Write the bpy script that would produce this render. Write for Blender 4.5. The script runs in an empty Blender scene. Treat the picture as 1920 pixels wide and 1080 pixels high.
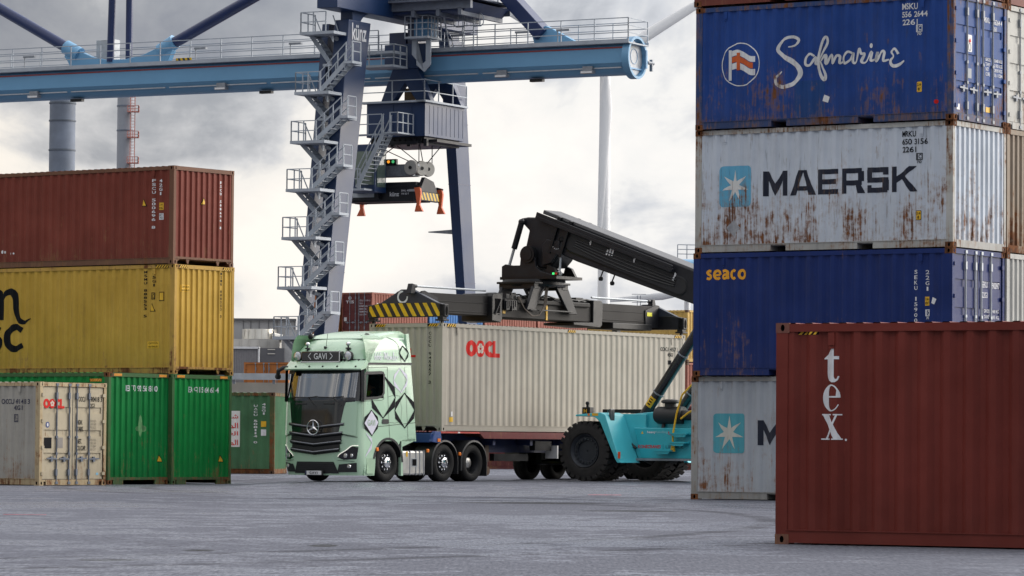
import bpy, bmesh, math, random
from mathutils import Vector, Matrix

R = math.radians
sc = bpy.context.scene
COL = sc.collection

# ------------------------------------------------------------------ camera
PITCH, ROLL, CAMH, FPX = 0.0404612617, 0.00789490577, 1.16201, 7163.917
cd = bpy.data.cameras.new('camera')
cam = bpy.data.objects.new('camera', cd)
COL.objects.link(cam)
cd.sensor_width = 36.0
cd.lens = FPX / 1920 * 36.0
cd.clip_start, cd.clip_end = 0.5, 20000
cam.matrix_world = Matrix.Translation((0, 0, CAMH)) @ Matrix.Rotation(R(90) + PITCH, 4, 'X') @ Matrix.Rotation(ROLL, 4, 'Z')
sc.camera = cam

# ------------------------------------------------------------------ sky
SUN_AZ, SUN_EL = R(70), R(20)          # clockwise from +Y (the viewing direction)
w = bpy.data.worlds.new('World')
sc.world = w
w.use_nodes = True
nt = w.node_tree
nt.nodes.clear()


def N(nt, typ, **k):
    n = nt.nodes.new(typ)
    for a, b in k.items():
        if a.startswith('i_'):
            key = a[2:]
            n.inputs[int(key) if key.isdigit() else key].default_value = b
        else:
            setattr(n, a, b)
    return n


def LK(nt, a, b):
    nt.links.new(a, b)


def mixc(nt, fac, a, b, blend='MIX'):
    m = N(nt, 'ShaderNodeMix', data_type='RGBA', blend_type=blend)
    for sock, v in ((m.inputs[0], fac), (m.inputs[6], a), (m.inputs[7], b)):
        if isinstance(v, bpy.types.NodeSocket):
            LK(nt, v, sock)
        elif isinstance(v, (int, float)):
            sock.default_value = v
        else:
            sock.default_value = (v[0], v[1], v[2], 1)
    return m.outputs[2]


def math_(nt, op, a, b=0.0, c=0.0, clamp=False):
    m = N(nt, 'ShaderNodeMath', operation=op, use_clamp=clamp)
    for i, v in enumerate((a, b, c)):
        if isinstance(v, bpy.types.NodeSocket):
            LK(nt, v, m.inputs[i])
        else:
            m.inputs[i].default_value = v
    return m.outputs[0]


def ramp(nt, src, stops):
    r = N(nt, 'ShaderNodeValToRGB')
    e = r.color_ramp.elements
    while len(e) < len(stops):
        e.new(0.5)
    for i, (p, c) in enumerate(stops):
        e[i].position = p
        e[i].color = (c, c, c, 1) if isinstance(c, (int, float)) else (c[0], c[1], c[2], 1)
    LK(nt, src, r.inputs[0])
    return r.outputs[0]


def rng(nt, src, a, b, c=0.0, d=1.0, smooth=False):
    m = N(nt, 'ShaderNodeMapRange', interpolation_type='SMOOTHSTEP' if smooth else 'LINEAR')
    LK(nt, src, m.inputs[0])
    for i, v in enumerate((a, b, c, d)):
        m.inputs[1 + i].default_value = v
    return m.outputs[0]


def noise(nt, vec, scale, detail=4.0, rough=0.55, dist=0.0):
    n = N(nt, 'ShaderNodeTexNoise')
    LK(nt, vec, n.inputs['Vector'])
    n.inputs['Scale'].default_value = scale
    n.inputs['Detail'].default_value = detail
    n.inputs['Roughness'].default_value = rough
    n.inputs['Distortion'].default_value = dist
    return n.outputs[0]


def mapping(nt, vec, loc=(0, 0, 0), scale=(1, 1, 1), rot=(0, 0, 0)):
    m = N(nt, 'ShaderNodeMapping')
    LK(nt, vec, m.inputs[0])
    m.inputs[1].default_value = loc
    m.inputs[2].default_value = rot
    m.inputs[3].default_value = scale
    return m.outputs[0]


def build_sky():
    out = N(nt, 'ShaderNodeOutputWorld')
    sky = N(nt, 'ShaderNodeTexSky', sky_type='NISHITA', sun_disc=False)
    sky.sun_elevation = SUN_EL
    sky.sun_rotation = SUN_AZ
    sky.air_density, sky.dust_density, sky.ozone_density = 1.0, 2.5, 1.0
    b1 = N(nt, 'ShaderNodeBackground')
    LK(nt, sky.outputs[0], b1.inputs[0])
    b1.inputs[1].default_value = 0.07
    tc = N(nt, 'ShaderNodeTexCoord')
    d = tc.outputs['Generated']
    sep = N(nt, 'ShaderNodeSeparateXYZ')
    LK(nt, d, sep.inputs[0])
    z = sep.outputs[2]
    # cloud masses: wide and flattened towards the horizon
    big = noise(nt, mapping(nt, d, (3.1, 0.4, 1.7), (9, 9, 14)), 1.0, 7, 0.54, 0.35)
    fine = noise(nt, mapping(nt, d, (0.3, 2.2, 0.9), (28, 28, 40)), 1.0, 6, 0.58, 0.4)
    n = math_(nt, 'ADD', math_(nt, 'MULTIPLY', big, 0.8), math_(nt, 'MULTIPLY', fine, 0.26))
    # heavier grey cloud deck above about five degrees, opening again high overhead
    deck = rng(nt, z, 0.082, 0.122, 0.0, 1.0, True)
    over = rng(nt, z, 0.16, 0.5, 0.0, 1.0, True)
    deckx = rng(nt, sep.outputs[0], 0.06, -0.10, 0.35, 1.0, True)
    dk = math_(nt, 'MULTIPLY', math_(nt, 'MULTIPLY', deck, deckx), math_(nt, 'SUBTRACT', 1.0, over))
    n = math_(nt, 'MULTIPLY_ADD', math_(nt, 'SUBTRACT', n, 0.53), 1.55, 0.475)
    t = math_(nt, 'SUBTRACT', n, math_(nt, 'MULTIPLY', dk, 0.17))
    cloud = ramp(nt, t, [(0.20, (0.22, 0.24, 0.29)), (0.34, (0.33, 0.35, 0.39)), (0.43, (0.54, 0.555, 0.585)), (0.51, (0.76, 0.75, 0.73)), (0.66, (0.86, 0.83, 0.79))])
    # warmer towards the left horizon, whiter to the right
    warm = mixc(nt, rng(nt, sep.outputs[0], 0.03, -0.14), (1, 1, 1.01), (1.0, 0.955, 0.90))
    cl2 = mixc(nt, 1.0, cloud, warm, 'MULTIPLY')
    cl2 = mixc(nt, rng(nt, z, 0.18, 0.75, 0.0, 1.0, True), cl2, mixc(nt, 1.0, cl2, (1.9, 1.93, 2.0), 'MULTIPLY'))
    # clouds are brightest around the veiled sun
    sdv = N(nt, 'ShaderNodeVectorMath', operation='DOT_PRODUCT')
    LK(nt, d, sdv.inputs[0])
    sdv.inputs[1].default_value = (math.sin(SUN_AZ) * math.cos(SUN_EL), math.cos(SUN_AZ) * math.cos(SUN_EL), math.sin(SUN_EL))
    cl2 = mixc(nt, rng(nt, sdv.outputs['Value'], 0.45, 0.97, 0.0, 1.0, True), cl2, mixc(nt, 1.0, cl2, (2.5, 2.4, 2.25), 'MULTIPLY'))
    b2 = N(nt, 'ShaderNodeBackground')
    LK(nt, cl2, b2.inputs[0])
    b2.inputs[1].default_value = 0.97
    # the cloud cover is broken behind the viewer, with blue sky showing through
    ms = N(nt, 'ShaderNodeMixShader')
    back = rng(nt, sep.outputs[1], 0.05, -0.30, 0.0, 1.0, True)
    gap = noise(nt, mapping(nt, d, (7.3, 1.1, 2.7), (3.2, 3.2, 5.0)), 1.0, 7, 0.55, 0.3)
    cov = math_(nt, 'MULTIPLY', back, rng(nt, gap, 0.52, 0.44, 0.0, 0.80))
    LK(nt, math_(nt, 'SUBTRACT', 0.93, cov), ms.inputs[0])
    LK(nt, b1.outputs[0], ms.inputs[1])
    LK(nt, b2.outputs[0], ms.inputs[2])
    LK(nt, ms.outputs[0], out.inputs[0])


build_sky()
sd = bpy.data.lights.new('sun', 'SUN')
sun = bpy.data.objects.new('sun', sd)
COL.objects.link(sun)
sd.energy, sd.angle, sd.color = 1.8, R(38), (1.0, 0.93, 0.84)
sdir = Vector((math.sin(SUN_AZ) * math.cos(SUN_EL), math.cos(SUN_AZ) * math.cos(SUN_EL), math.sin(SUN_EL)))
sun.rotation_euler = sdir.to_track_quat('Z', 'Y').to_euler()
sc.view_settings.view_transform = 'Standard'
sc.view_settings.look = 'None'
sc.view_settings.exposure = 0.42
sc.view_settings.gamma = 1.0
try:
    sc.cycles.max_bounces = 6
    sc.cycles.caustics_reflective = sc.cycles.caustics_refractive = False
    sc.cycles.use_denoising = True
except Exception:
    pass


def sm(a, b, x):
    t = min(1, max(0, (x - a) / (b - a)))
    return t * t * (3 - 2 * t)


def at(px, py, Y):
    """world point that stands at distance Y along the view axis, seen at pixel (px, py) of the photograph"""
    a, b = px - 960, py - 540
    c, s = math.cos(ROLL), math.sin(ROLL)
    X, Yy = c * a + s * b, -s * a + c * b
    dx, dz = X / FPX, -Yy / FPX
    ry, rz = math.cos(PITCH) - dz * math.sin(PITCH), math.sin(PITCH) + dz * math.cos(PITCH)
    k = Y / ry
    return Vector((dx * k, Y, CAMH + rz * k))


# ------------------------------------------------------------------ materials
def new_mat(name):
    m = bpy.data.materials.new(name)
    m.use_nodes = True
    t = m.node_tree
    p = t.nodes['Principled BSDF']
    return m, t, p


def plain(name, rgb, rough=0.5, metal=0.0, var=0.12, scale=3.0, bump=0.0, spec=0.5, coat=0.0):
    m, t, p = new_mat(name)
    tc = N(t, 'ShaderNodeTexCoord')
    n = noise(t, tc.outputs['Object'], scale, 5)
    lo = [c * (1 - var) for c in rgb]
    hi = [min(1, c * (1 + var)) for c in rgb]
    LK(t, mixc(t, rng(t, n, 0.3, 0.7), lo, hi), p.inputs['Base Color'])
    LK(t, rng(t, n, 0.3, 0.7, max(0.02, rough - 0.06), min(1, rough + 0.06)), p.inputs['Roughness'])
    p.inputs['Metallic'].default_value = metal
    p.inputs['Specular IOR Level'].default_value = spec
    p.inputs['Coat Weight'].default_value = coat
    p.inputs['Coat Roughness'].default_value = 0.06
    if bump:
        b = N(t, 'ShaderNodeBump')
        b.inputs['Strength'].default_value = bump
        b.inputs['Distance'].default_value = 0.02
        LK(t, noise(t, tc.outputs['Object'], scale * 6, 5), b.inputs['Height'])
        LK(t, b.outputs[0], p.inputs['Normal'])
    return m


def paint(name, rgb, seed=0.0, rust=0.0, dirt=0.25, rough=0.5, fade=0.12, dents=0.15, H=2.6, edge=0.12, stain=0.0, dirtc=(0.055, 0.05, 0.045)):
    """weathered container paint: fading, grime running down, rust that starts at the seams"""
    m, t, p = new_mat(name)
    tc = N(t, 'ShaderNodeTexCoord')
    v = mapping(t, tc.outputs['Object'], (seed * 3.7, seed * 1.9, seed * 0.7))
    n1 = noise(t, v, 0.9, 5, 0.6)
    n2 = noise(t, v, 7.0, 7, 0.65)
    st = noise(t, mapping(t, v, (0, 0, 0), (7, 7, 0.45)), 1.0, 6, 0.62)
    st2 = noise(t, mapping(t, v, (5, 2, 0), (22, 22, 1.6)), 1.0, 5, 0.6)
    sep = N(t, 'ShaderNodeSeparateXYZ')
    LK(t, tc.outputs['Object'], sep.inputs[0])
    z = sep.outputs[2]
    lo = [c * (1 - fade) for c in rgb]
    g = sum(rgb) / 3
    hi = [min(1, c * (1 + fade * 0.6) + g * fade * 0.35) for c in rgb]
    c = mixc(t, rng(t, n1, 0.3, 0.7), lo, hi)
    fd = math_(t, 'MULTIPLY', rng(t, math_(t, 'ADD', math_(t, 'MULTIPLY', st, 0.7), math_(t, 'MULTIPLY', n2, 0.3)), 0.50, 0.72), dirt * 0.85)
    low = math_(t, 'MULTIPLY', rng(t, z, 0.75, 0.12), dirt * 0.5)
    c = mixc(t, math_(t, 'ADD', fd, low, clamp=True), c, dirtc)
    if stain:
        c = mixc(t, math_(t, 'MULTIPLY', rng(t, st2, 0.60, 0.68), stain), c, [q * 0.35 + 0.012 for q in rgb])
    if rust > 0:
        zb = math_(t, 'ADD', rng(t, z, 2.0, 0.1, 0.0, edge), rng(t, z, H - 0.35, H - 0.02, 0.0, edge * 0.4))
        blot = noise(t, mapping(t, v, (3, 6, 1), (1.5, 1.5, 0.8)), 1.0, 4, 0.6)
        s = math_(t, 'ADD', math_(t, 'MULTIPLY', n2, 0.27), math_(t, 'MULTIPLY', st2, 0.35))
        s = math_(t, 'ADD', s, math_(t, 'MULTIPLY', blot, 0.38))
        s = math_(t, 'ADD', s, zb)
        th = 0.70 - rust * 0.30
        mk = rng(t, s, th, th + 0.055)
        halo = math_(t, 'MULTIPLY', rng(t, s, th - 0.055, th + 0.02), 0.45)
        c = mixc(t, halo, c, (0.27, 0.15, 0.075))
        rc = mixc(t, rng(t, n2, 0.35, 0.65), (0.045, 0.02, 0.013), (0.19, 0.075, 0.03))
        c = mixc(t, mk, c, rc)
        LK(t, rng(t, mk, 0, 1, rough, 0.9), p.inputs['Roughness'])
    else:
        LK(t, rng(t, n2, 0.3, 0.7, rough - 0.07, rough + 0.1), p.inputs['Roughness'])
    LK(t, c, p.inputs['Base Color'])
    p.inputs['Specular IOR Level'].default_value = 0.16
    b = N(t, 'ShaderNodeBump')
    b.inputs['Strength'].default_value = dents
    b.inputs['Distance'].default_value = 0.06
    LK(t, math_(t, 'ADD', noise(t, v, 1.6, 2), math_(t, 'MULTIPLY', n2, 0.06)), b.inputs['Height'])
    LK(t, b.outputs[0], p.inputs['Normal'])
    return m


def glass(name, tint=(0.30, 0.34, 0.36), refl=1.0):
    m = bpy.data.materials.new(name)
    m.use_nodes = True
    t = m.node_tree
    t.nodes.clear()
    o = N(t, 'ShaderNodeOutputMaterial')
    tr = N(t, 'ShaderNodeBsdfTransparent')
    tr.inputs[0].default_value = (*tint, 1)
    gl = N(t, 'ShaderNodeBsdfGlossy')
    gl.inputs[0].default_value = (0.95, 0.97, 1, 1)
    gl.inputs[1].default_value = 0.03
    ge = N(t, 'ShaderNodeNewGeometry')
    dt = N(t, 'ShaderNodeVectorMath', operation='DOT_PRODUCT')
    LK(t, ge.outputs['Normal'], dt.inputs[0])
    LK(t, ge.outputs['Incoming'], dt.inputs[1])
    co = math_(t, 'ABSOLUTE', dt.outputs['Value'])
    f5 = math_(t, 'POWER', math_(t, 'SUBTRACT', 1.0, co), 4.0)
    fr = math_(t, 'MULTIPLY_ADD', f5, 0.92, 0.08)
    mx = N(t, 'ShaderNodeMixShader')
    LK(t, math_(t, 'MULTIPLY', fr, refl, clamp=True), mx.inputs[0])
    LK(t, tr.outputs[0], mx.inputs[1])
    LK(t, gl.outputs[0], mx.inputs[2])
    LK(t, mx.outputs[0], o.inputs[0])
    return m


def emit(name, rgb, s):
    m, t, p = new_mat(name)
    p.inputs['Base Color'].default_value = (*rgb, 1)
    p.inputs['Emission Color'].default_value = (*rgb, 1)
    p.inputs['Emission Strength'].default_value = s
    return m


def stripes(name, a, b, dirx, period, duty=0.5, rough=0.45):
    """slanted hazard stripes, laid out along a direction in the object's own space"""
    m, t, p = new_mat(name)
    tc = N(t, 'ShaderNodeTexCoord')
    dt = N(t, 'ShaderNodeVectorMath', operation='DOT_PRODUCT')
    LK(t, tc.outputs['Object'], dt.inputs[0])
    dt.inputs[1].default_value = dirx
    f = math_(t, 'FRACT', math_(t, 'ADD', math_(t, 'DIVIDE', dt.outputs['Value'], period), 50.0))
    k = math_(t, 'GREATER_THAN', f, duty)
    n = noise(t, tc.outputs['Object'], 6, 5)
    c = mixc(t, k, a, b)
    c = mixc(t, rng(t, n, 0.45, 0.8, 0, 0.4), c, (0.06, 0.05, 0.04))
    LK(t, c, p.inputs['Base Color'])
    p.inputs['Roughness'].default_value = rough
    return m


M = {}
M['hole'] = plain('dark_hollow', (0.006, 0.006, 0.007), 0.9, spec=0.1)
M['rubber'] = plain('tyre_rubber', (0.014, 0.014, 0.014), 0.78, bump=0.2, scale=7, spec=0.3)
M['rubber_dusty'] = plain('dusty_rubber', (0.026, 0.025, 0.025), 0.85, var=0.35, bump=0.3, scale=5, spec=0.3)
M['black'] = plain('black_paint', (0.009, 0.010, 0.012), 0.38, bump=0.05, scale=4, spec=0.3)
M['black_gloss'] = plain('black_gloss', (0.008, 0.008, 0.010), 0.12, coat=0.6, var=0.05)
M['black_plastic'] = plain('black_plastic', (0.017, 0.018, 0.020), 0.55, scale=9, bump=0.05)
M['charcoal'] = plain('charcoal_steel', (0.013, 0.014, 0.018), 0.42, var=0.3, scale=2.0, bump=0.05, spec=0.3)
M['dusty_black'] = plain('dusty_black_steel', (0.018, 0.017, 0.017), 0.6, spec=0.25, var=0.4, scale=1.6, bump=0.08)
M['chrome'] = plain('chrome', (0.75, 0.76, 0.78), 0.15, 1.0, var=0.04)
M['alu'] = plain('aluminium', (0.52, 0.51, 0.49), 0.42, 0.9, var=0.1, scale=5)
M['galv'] = plain('galvanised_steel', (0.40, 0.43, 0.46), 0.5, 0.25, var=0.15, scale=3)
M['galv_dull'] = plain('dull_galvanised_steel', (0.24, 0.26, 0.29), 0.55, 0.3, var=0.2, scale=6)
M['white'] = plain('white_paint', (0.72, 0.72, 0.72), 0.5, var=0.05)
M['letter_white'] = plain('white_lettering', (0.68, 0.69, 0.72), 0.55, var=0.12, scale=8, spec=.15)
M['letter_black'] = plain('black_lettering', (0.006, 0.007, 0.010), 0.6, var=0.2, scale=8, spec=.10)
M['letter_red'] = plain('red_lettering', (0.58, 0.018, 0.014), 0.55, var=0.12, scale=6, spec=.15)
M['yellow'] = plain('yellow_label', (0.72, 0.42, 0.02), 0.5, var=0.1, scale=8)
M['orange'] = plain('amber_lamp', (0.80, 0.20, 0.015), 0.35, var=0.05)
M['orange_red'] = plain('orange_red_paint', (0.62, 0.12, 0.04), 0.5, var=0.15)
M['haz_black'] = M['letter_black']
M['navy'] = plain('navy_chassis', (0.018, 0.03, 0.10), 0.5, var=0.25)


# ------------------------------------------------------------------ mesh building
class MB:
    def __init__(s):
        s.v, s.f, s.m = [], [], []
        s.k = 0

    def mat(s, k):
        s.k = k
        return s

    def add(s, verts, faces):
        b = len(s.v)
        s.v += [tuple(p) for p in verts]
        s.f += [tuple(b + i for i in f) for f in faces]
        s.m += [s.k] * len(faces)
        return s

    def box(s, x0, x1, y0, y1, z0, z1):
        return s.add([(x0, y0, z0), (x1, y0, z0), (x1, y1, z0), (x0, y1, z0), (x0, y0, z1), (x1, y0, z1), (x1, y1, z1), (x0, y1, z1)],
                     [(0, 3, 2, 1), (4, 5, 6, 7), (0, 1, 5, 4), (1, 2, 6, 5), (2, 3, 7, 6), (3, 0, 4, 7)])

    def prism(s, poly, lo, hi, axis='y'):
        """poly in the two other axes (x,z for axis y; y,z for axis x; x,y for axis z), extruded from lo to hi"""
        mk = {'y': lambda a, b, t: (a, t, b), 'x': lambda a, b, t: (t, a, b), 'z': lambda a, b, t: (a, b, t)}[axis]
        n = len(poly)
        A = [mk(a, b, lo) for a, b in poly]
        B = [mk(a, b, hi) for a, b in poly]
        return s.add(A + B, [tuple(range(n))[::-1], tuple(range(n, 2 * n))] + [(i, (i + 1) % n, n + (i + 1) % n, n + i) for i in range(n)])

    def bar(s, p0, p1, w, h, up=(0, 0, 1), w1=None, h1=None):
        p0, p1 = Vector(p0), Vector(p1)
        d = (p1 - p0).normalized()
        side = d.cross(Vector(up))
        if side.length < 1e-4:
            side = d.cross(Vector((1, 0, 0)))
        side.normalize()
        u = side.cross(d).normalized()
        w1, h1 = w1 or w, h1 or h
        V = []
        for p, a, b in ((p0, w / 2, h / 2), (p1, w1 / 2, h1 / 2)):
            V += [p - side * a - u * b, p + side * a - u * b, p + side * a + u * b, p - side * a + u * b]
        return s.add(V, [(0, 3, 2, 1), (4, 5, 6, 7), (0, 1, 5, 4), (1, 2, 6, 5), (2, 3, 7, 6), (3, 0, 4, 7)])

    def tube(s, p0, p1, r0, r1=None, n=10, cap=True):
        r1 = r0 if r1 is None else r1
        return s.lathe(p0, Vector(p1) - Vector(p0), [(0, r0), (1, r1)], n, cap, scale=True)

    def lathe(s, o, ax, prof, n=24, cap=True, scale=False):
        """profile of (distance along axis, radius)"""
        o, ax = Vector(o), Vector(ax)
        L = ax.length
        d = ax.normalized()
        a = d.orthogonal().normalized()
        b = d.cross(a)
        k = L if scale else 1.0
        V, F = [], []
        for t, r in prof:
            for i in range(n):
                q = 2 * math.pi * i / n
                V.append(o + d * t * k + (a * math.cos(q) + b * math.sin(q)) * r)
        for j in range(len(prof) - 1):
            for i in range(n):
                i2 = (i + 1) % n
                F.append((j * n + i, j * n + i2, (j + 1) * n + i2, (j + 1) * n + i))
        if cap:
            F.append(tuple(range(n))[::-1])
            F.append(tuple(range((len(prof) - 1) * n, len(prof) * n)))
        return s.add(V, F)

    def path(s, pts, r, n=8):
        pts = [Vector(p) for p in pts]
        V, F = [], []
        a = None
        for i, p in enumerate(pts):
            d = (pts[min(i + 1, len(pts) - 1)] - pts[max(i - 1, 0)]).normalized()
            if a is None:
                a = d.orthogonal().normalized()
            a = (a - d * a.dot(d)).normalized()
            b = d.cross(a)
            for k in range(n):
                q = 2 * math.pi * k / n
                V.append(p + (a * math.cos(q) + b * math.sin(q)) * r)
        for j in range(len(pts) - 1):
            for k in range(n):
                k2 = (k + 1) % n
                F.append((j * n + k, j * n + k2, (j + 1) * n + k2, (j + 1) * n + k))
        F.append(tuple(range(n))[::-1])
        F.append(tuple(range((len(pts) - 1) * n, len(pts) * n)))
        return s.add(V, F)

    def ball(s, c, r, n=12, sq=(1, 1, 1)):
        c = Vector(c)
        V, F = [], []
        m = n // 2
        for j in range(1, m):
            th = math.pi * j / m
            for i in range(n):
                q = 2 * math.pi * i / n
                V.append((c.x + r * sq[0] * math.sin(th) * math.cos(q), c.y + r * sq[1] * math.sin(th) * math.sin(q), c.z + r * sq[2] * math.cos(th)))
        for j in range(m - 2):
            for i in range(n):
                i2 = (i + 1) % n
                F.append((j * n + i, (j + 1) * n + i, (j + 1) * n + i2, j * n + i2))
        F.append(tuple(range(n)))
        F.append(tuple(range((m - 2) * n, (m - 1) * n))[::-1])
        return s.add(V, F)

    def ovalhole(s, o, ux, uz, w, h, rx, rz, depth, n=16, hk=1):
        """rectangular plate (corner o, edges ux*w, uz*h) with an oval hole of real depth"""
        o, ux, uz = Vector(o), Vector(ux), Vector(uz)
        nn = ux.cross(uz).normalized()
        c = o + ux * w / 2 + uz * h / 2
        V, F = [], []
        for i in range(n):
            q = 2 * math.pi * i / n + math.pi / n
            co, si = math.cos(q), math.sin(q)
            k = 1 / max(abs(co) / (w / 2), abs(si) / (h / 2))
            V.append(c + ux * co * k + uz * si * k)
        for i in range(n):
            q = 2 * math.pi * i / n + math.pi / n
            V.append(c + ux * math.cos(q) * rx + uz * math.sin(q) * rz)
        for i in range(n):
            V.append(V[n + i] - nn * depth)
        for i in range(n):
            i2 = (i + 1) % n
            F.append((i, i2, n + i2, n + i))
        s.add(V, F)
        b = len(s.v) - 3 * n
        k0 = s.k
        s.k = hk
        for i in range(n):
            i2 = (i + 1) % n
            s.f.append((b + n + i, b + n + i2, b + 2 * n + i2, b + 2 * n + i))
            s.m.append(hk)
        s.f.append(tuple(b + 2 * n + i for i in range(n)))
        s.m.append(hk)
        s.k = k0
        return s

    def build(s, name, mats, parent=None, bevel=0.0, seg=2, sharp=32, label=None, loc=None, rotz=None):
        if not isinstance(mats, (list, tuple)):
            mats = [mats]
        me = bpy.data.meshes.new(name)
        me.from_pydata(s.v, [], s.f)
        for m in mats:
            me.materials.append(m)
        me.polygons.foreach_set('material_index', [min(k, len(mats) - 1) for k in s.m])
        bm = bmesh.new()
        bm.from_mesh(me)
        bmesh.ops.recalc_face_normals(bm, faces=bm.faces)
        bm.to_mesh(me)
        bm.free()
        me.shade_smooth()
        me.set_sharp_from_angle(angle=R(sharp))
        ob = bpy.data.objects.new(name, me)
        COL.objects.link(ob)
        if parent:
            ob.parent = parent
        if bevel:
            md = ob.modifiers.new('bevel', 'BEVEL')
            md.width, md.segments, md.limit_method, md.angle_limit = bevel, seg, 'ANGLE', R(30)
            md.harden_normals = False
        if label:
            ob['label'] = label
        if loc is not None:
            ob.location = loc
        if rotz is not None:
            ob.rotation_euler.z = rotz
        return ob


def empty(name, label, cat, loc=(0, 0, 0), rz=0.0, group=None):
    o = bpy.data.objects.new(name, None)
    COL.objects.link(o)
    o.location = loc
    o.rotation_euler = (0, 0, rz)
    o['label'], o['category'] = label, cat
    if group:
        o['group'] = group
    return o


def tag(o, label, cat, group=None):
    o['label'], o['category'] = label, cat
    if group:
        o['group'] = group
    return o


# ------------------------------------------------------------------ flat shapes for lettering and marks: (verts, faces) in 2-D
_tc = bpy.data.curves.new('lettering_source', 'FONT')
_to = bpy.data.objects.new('lettering_source', _tc)
_cache = {}


def glyphs(s, bold=0.0, spacing=1.0):
    k = (s, bold, spacing)
    if k not in _cache:
        _tc.body, _tc.offset, _tc.space_character, _tc.resolution_u = s, bold, spacing, 3
        me = bpy.data.meshes.new_from_object(_to)
        _cache[k] = ([(v.co.x, v.co.y) for v in me.vertices], [tuple(p.vertices) for p in me.polygons])
        bpy.data.meshes.remove(me)
    return _cache[k]


COL.objects.link(_to)
bpy.context.view_layer.update()


def text2(s, x0, z0, x1, z1, bold=0.0, shear=0.0, spacing=1.0):
    """text scaled to fill the box x0..x1, z0..z1"""
    V, F = glyphs(s, bold, spacing)
    ax, bx = min(v[0] for v in V), max(v[0] for v in V)
    az, bz = min(v[1] for v in V), max(v[1] for v in V)
    W_ = []
    for a, b in V:
        q = (b - az) / (bz - az)
        W_.append((x0 + (a - ax) / (bx - ax) * (x1 - x0) + shear * q * (z1 - z0), z0 + q * (z1 - z0)))
    return W_, F


def stack2(s, x0, x1, ztop, zbot, bold=0.0, fill=0.72):
    """letters stacked one under another"""
    out = []
    h = (ztop - zbot) / len(s)
    for i, ch in enumerate(s):
        if ch == ' ':
            continue
        zt = ztop - i * h
        k = 0.45 if ch in '1I' else 1.0
        xm, hw = (x0 + x1) / 2, (x1 - x0) / 2 * k
        out.append(text2(ch, xm - hw, zt - h * fill, xm + hw, zt, bold))
    return join2(*out)


def join2(*L):
    V, F = [], []
    for v, f in L:
        b = len(V)
        V += list(v)
        F += [tuple(b + i for i in q) for q in f]
    return V, F


def poly2(*P):
    return list(P), [tuple(range(len(P)))]


def rect2(x0, z0, x1, z1):
    return poly2((x0, z0), (x1, z0), (x1, z1), (x0, z1))


def ring2(cx, cz, rx, rz, wd, n=32):
    V = []
    for k in (1, 0):
        for i in range(n):
            q = 2 * math.pi * (i + (.5 if n == 4 else 0)) / n
            f = 1.414 if n == 4 else 1.0
            V.append((cx + f * (rx - wd * (1 - k)) * math.cos(q), cz + f * (rz - wd * (1 - k)) * math.sin(q)))
    return V, [(i, (i + 1) % n, n + (i + 1) % n, n + i) for i in range(n)]


def disc2(cx, cz, rx, rz, n=24):
    return poly2(*[(cx + rx * math.cos(2 * math.pi * i / n), cz + rz * math.sin(2 * math.pi * i / n)) for i in range(n)])


def rrect2(x0, z0, x1, z1, r, n=5):
    P = []
    for cx, cz, a in ((x1 - r, z0 + r, -90), (x1 - r, z1 - r, 0), (x0 + r, z1 - r, 90), (x0 + r, z0 + r, 180)):
        for i in range(n + 1):
            q = R(a + 90 * i / n)
            P.append((cx + r * math.cos(q), cz + r * math.sin(q)))
    return poly2(*P)


def star2(cx, cz, ro, ri, n=7, kx=1.0, rot=90):
    P = []
    for i in range(2 * n):
        q = R(rot + 180 / n * i)
        r = ro if i % 2 == 0 else ri
        P.append((cx + kx * r * math.cos(q), cz + r * math.sin(q)))
    V = [(cx, cz)] + P
    return V, [(0, 1 + i, 1 + (i + 1) % (2 * n)) for i in range(2 * n)]


def stroke2(pts, wds, sub=6, closed=False):
    """pen stroke with changing width through the points (smooth curve)"""
    P = [Vector(p) for p in pts]
    n = len(P)
    if not isinstance(wds, (list, tuple)):
        wds = [wds] * n
    C, Wd = [], []
    for i in range(n - 1):
        p0, p1, p2, p3 = P[max(i - 1, 0)], P[i], P[i + 1], P[min(i + 2, n - 1)]
        for k in range(sub):
            t = k / sub
            C.append(0.5 * ((2 * p1) + (p2 - p0) * t + (2 * p0 - 5 * p1 + 4 * p2 - p3) * t * t + (3 * p1 - p0 - 3 * p2 + p3) * t ** 3))
            Wd.append(wds[i] * (1 - t) + wds[i + 1] * t)
    C.append(P[-1])
    Wd.append(wds[-1])
    V, F = [], []
    for i, c in enumerate(C):
        d = (C[min(i + 1, len(C) - 1)] - C[max(i - 1, 0)])
        d = d.normalized() if d.length > 1e-9 else Vector((1, 0))
        nn = Vector((-d.y, d.x)) * Wd[i] / 2
        V += [tuple(c + nn), tuple(c - nn)]
    for i in range(len(C) - 1):
        F.append((2 * i, 2 * i + 1, 2 * i + 3, 2 * i + 2))
    return V, F


def hazard2(x0, z0, x1, z1, n=4, lean=0.7):
    """yellow slanted bars over a black strip: returns (black, yellow)"""
    blk = rect2(x0, z0, x1, z1)
    h = z1 - z0
    L = []
    p = (x1 - x0) / n
    for i in range(n):
        a = x0 + i * p + p * 0.05
        s = h * lean
        L.append(poly2((min(a, x1), z0), (min(a + p * 0.5, x1), z0), (min(a + p * 0.5 + s, x1), z1), (min(a + s, x1), z1)))
    return blk, join2(*L)


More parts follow.
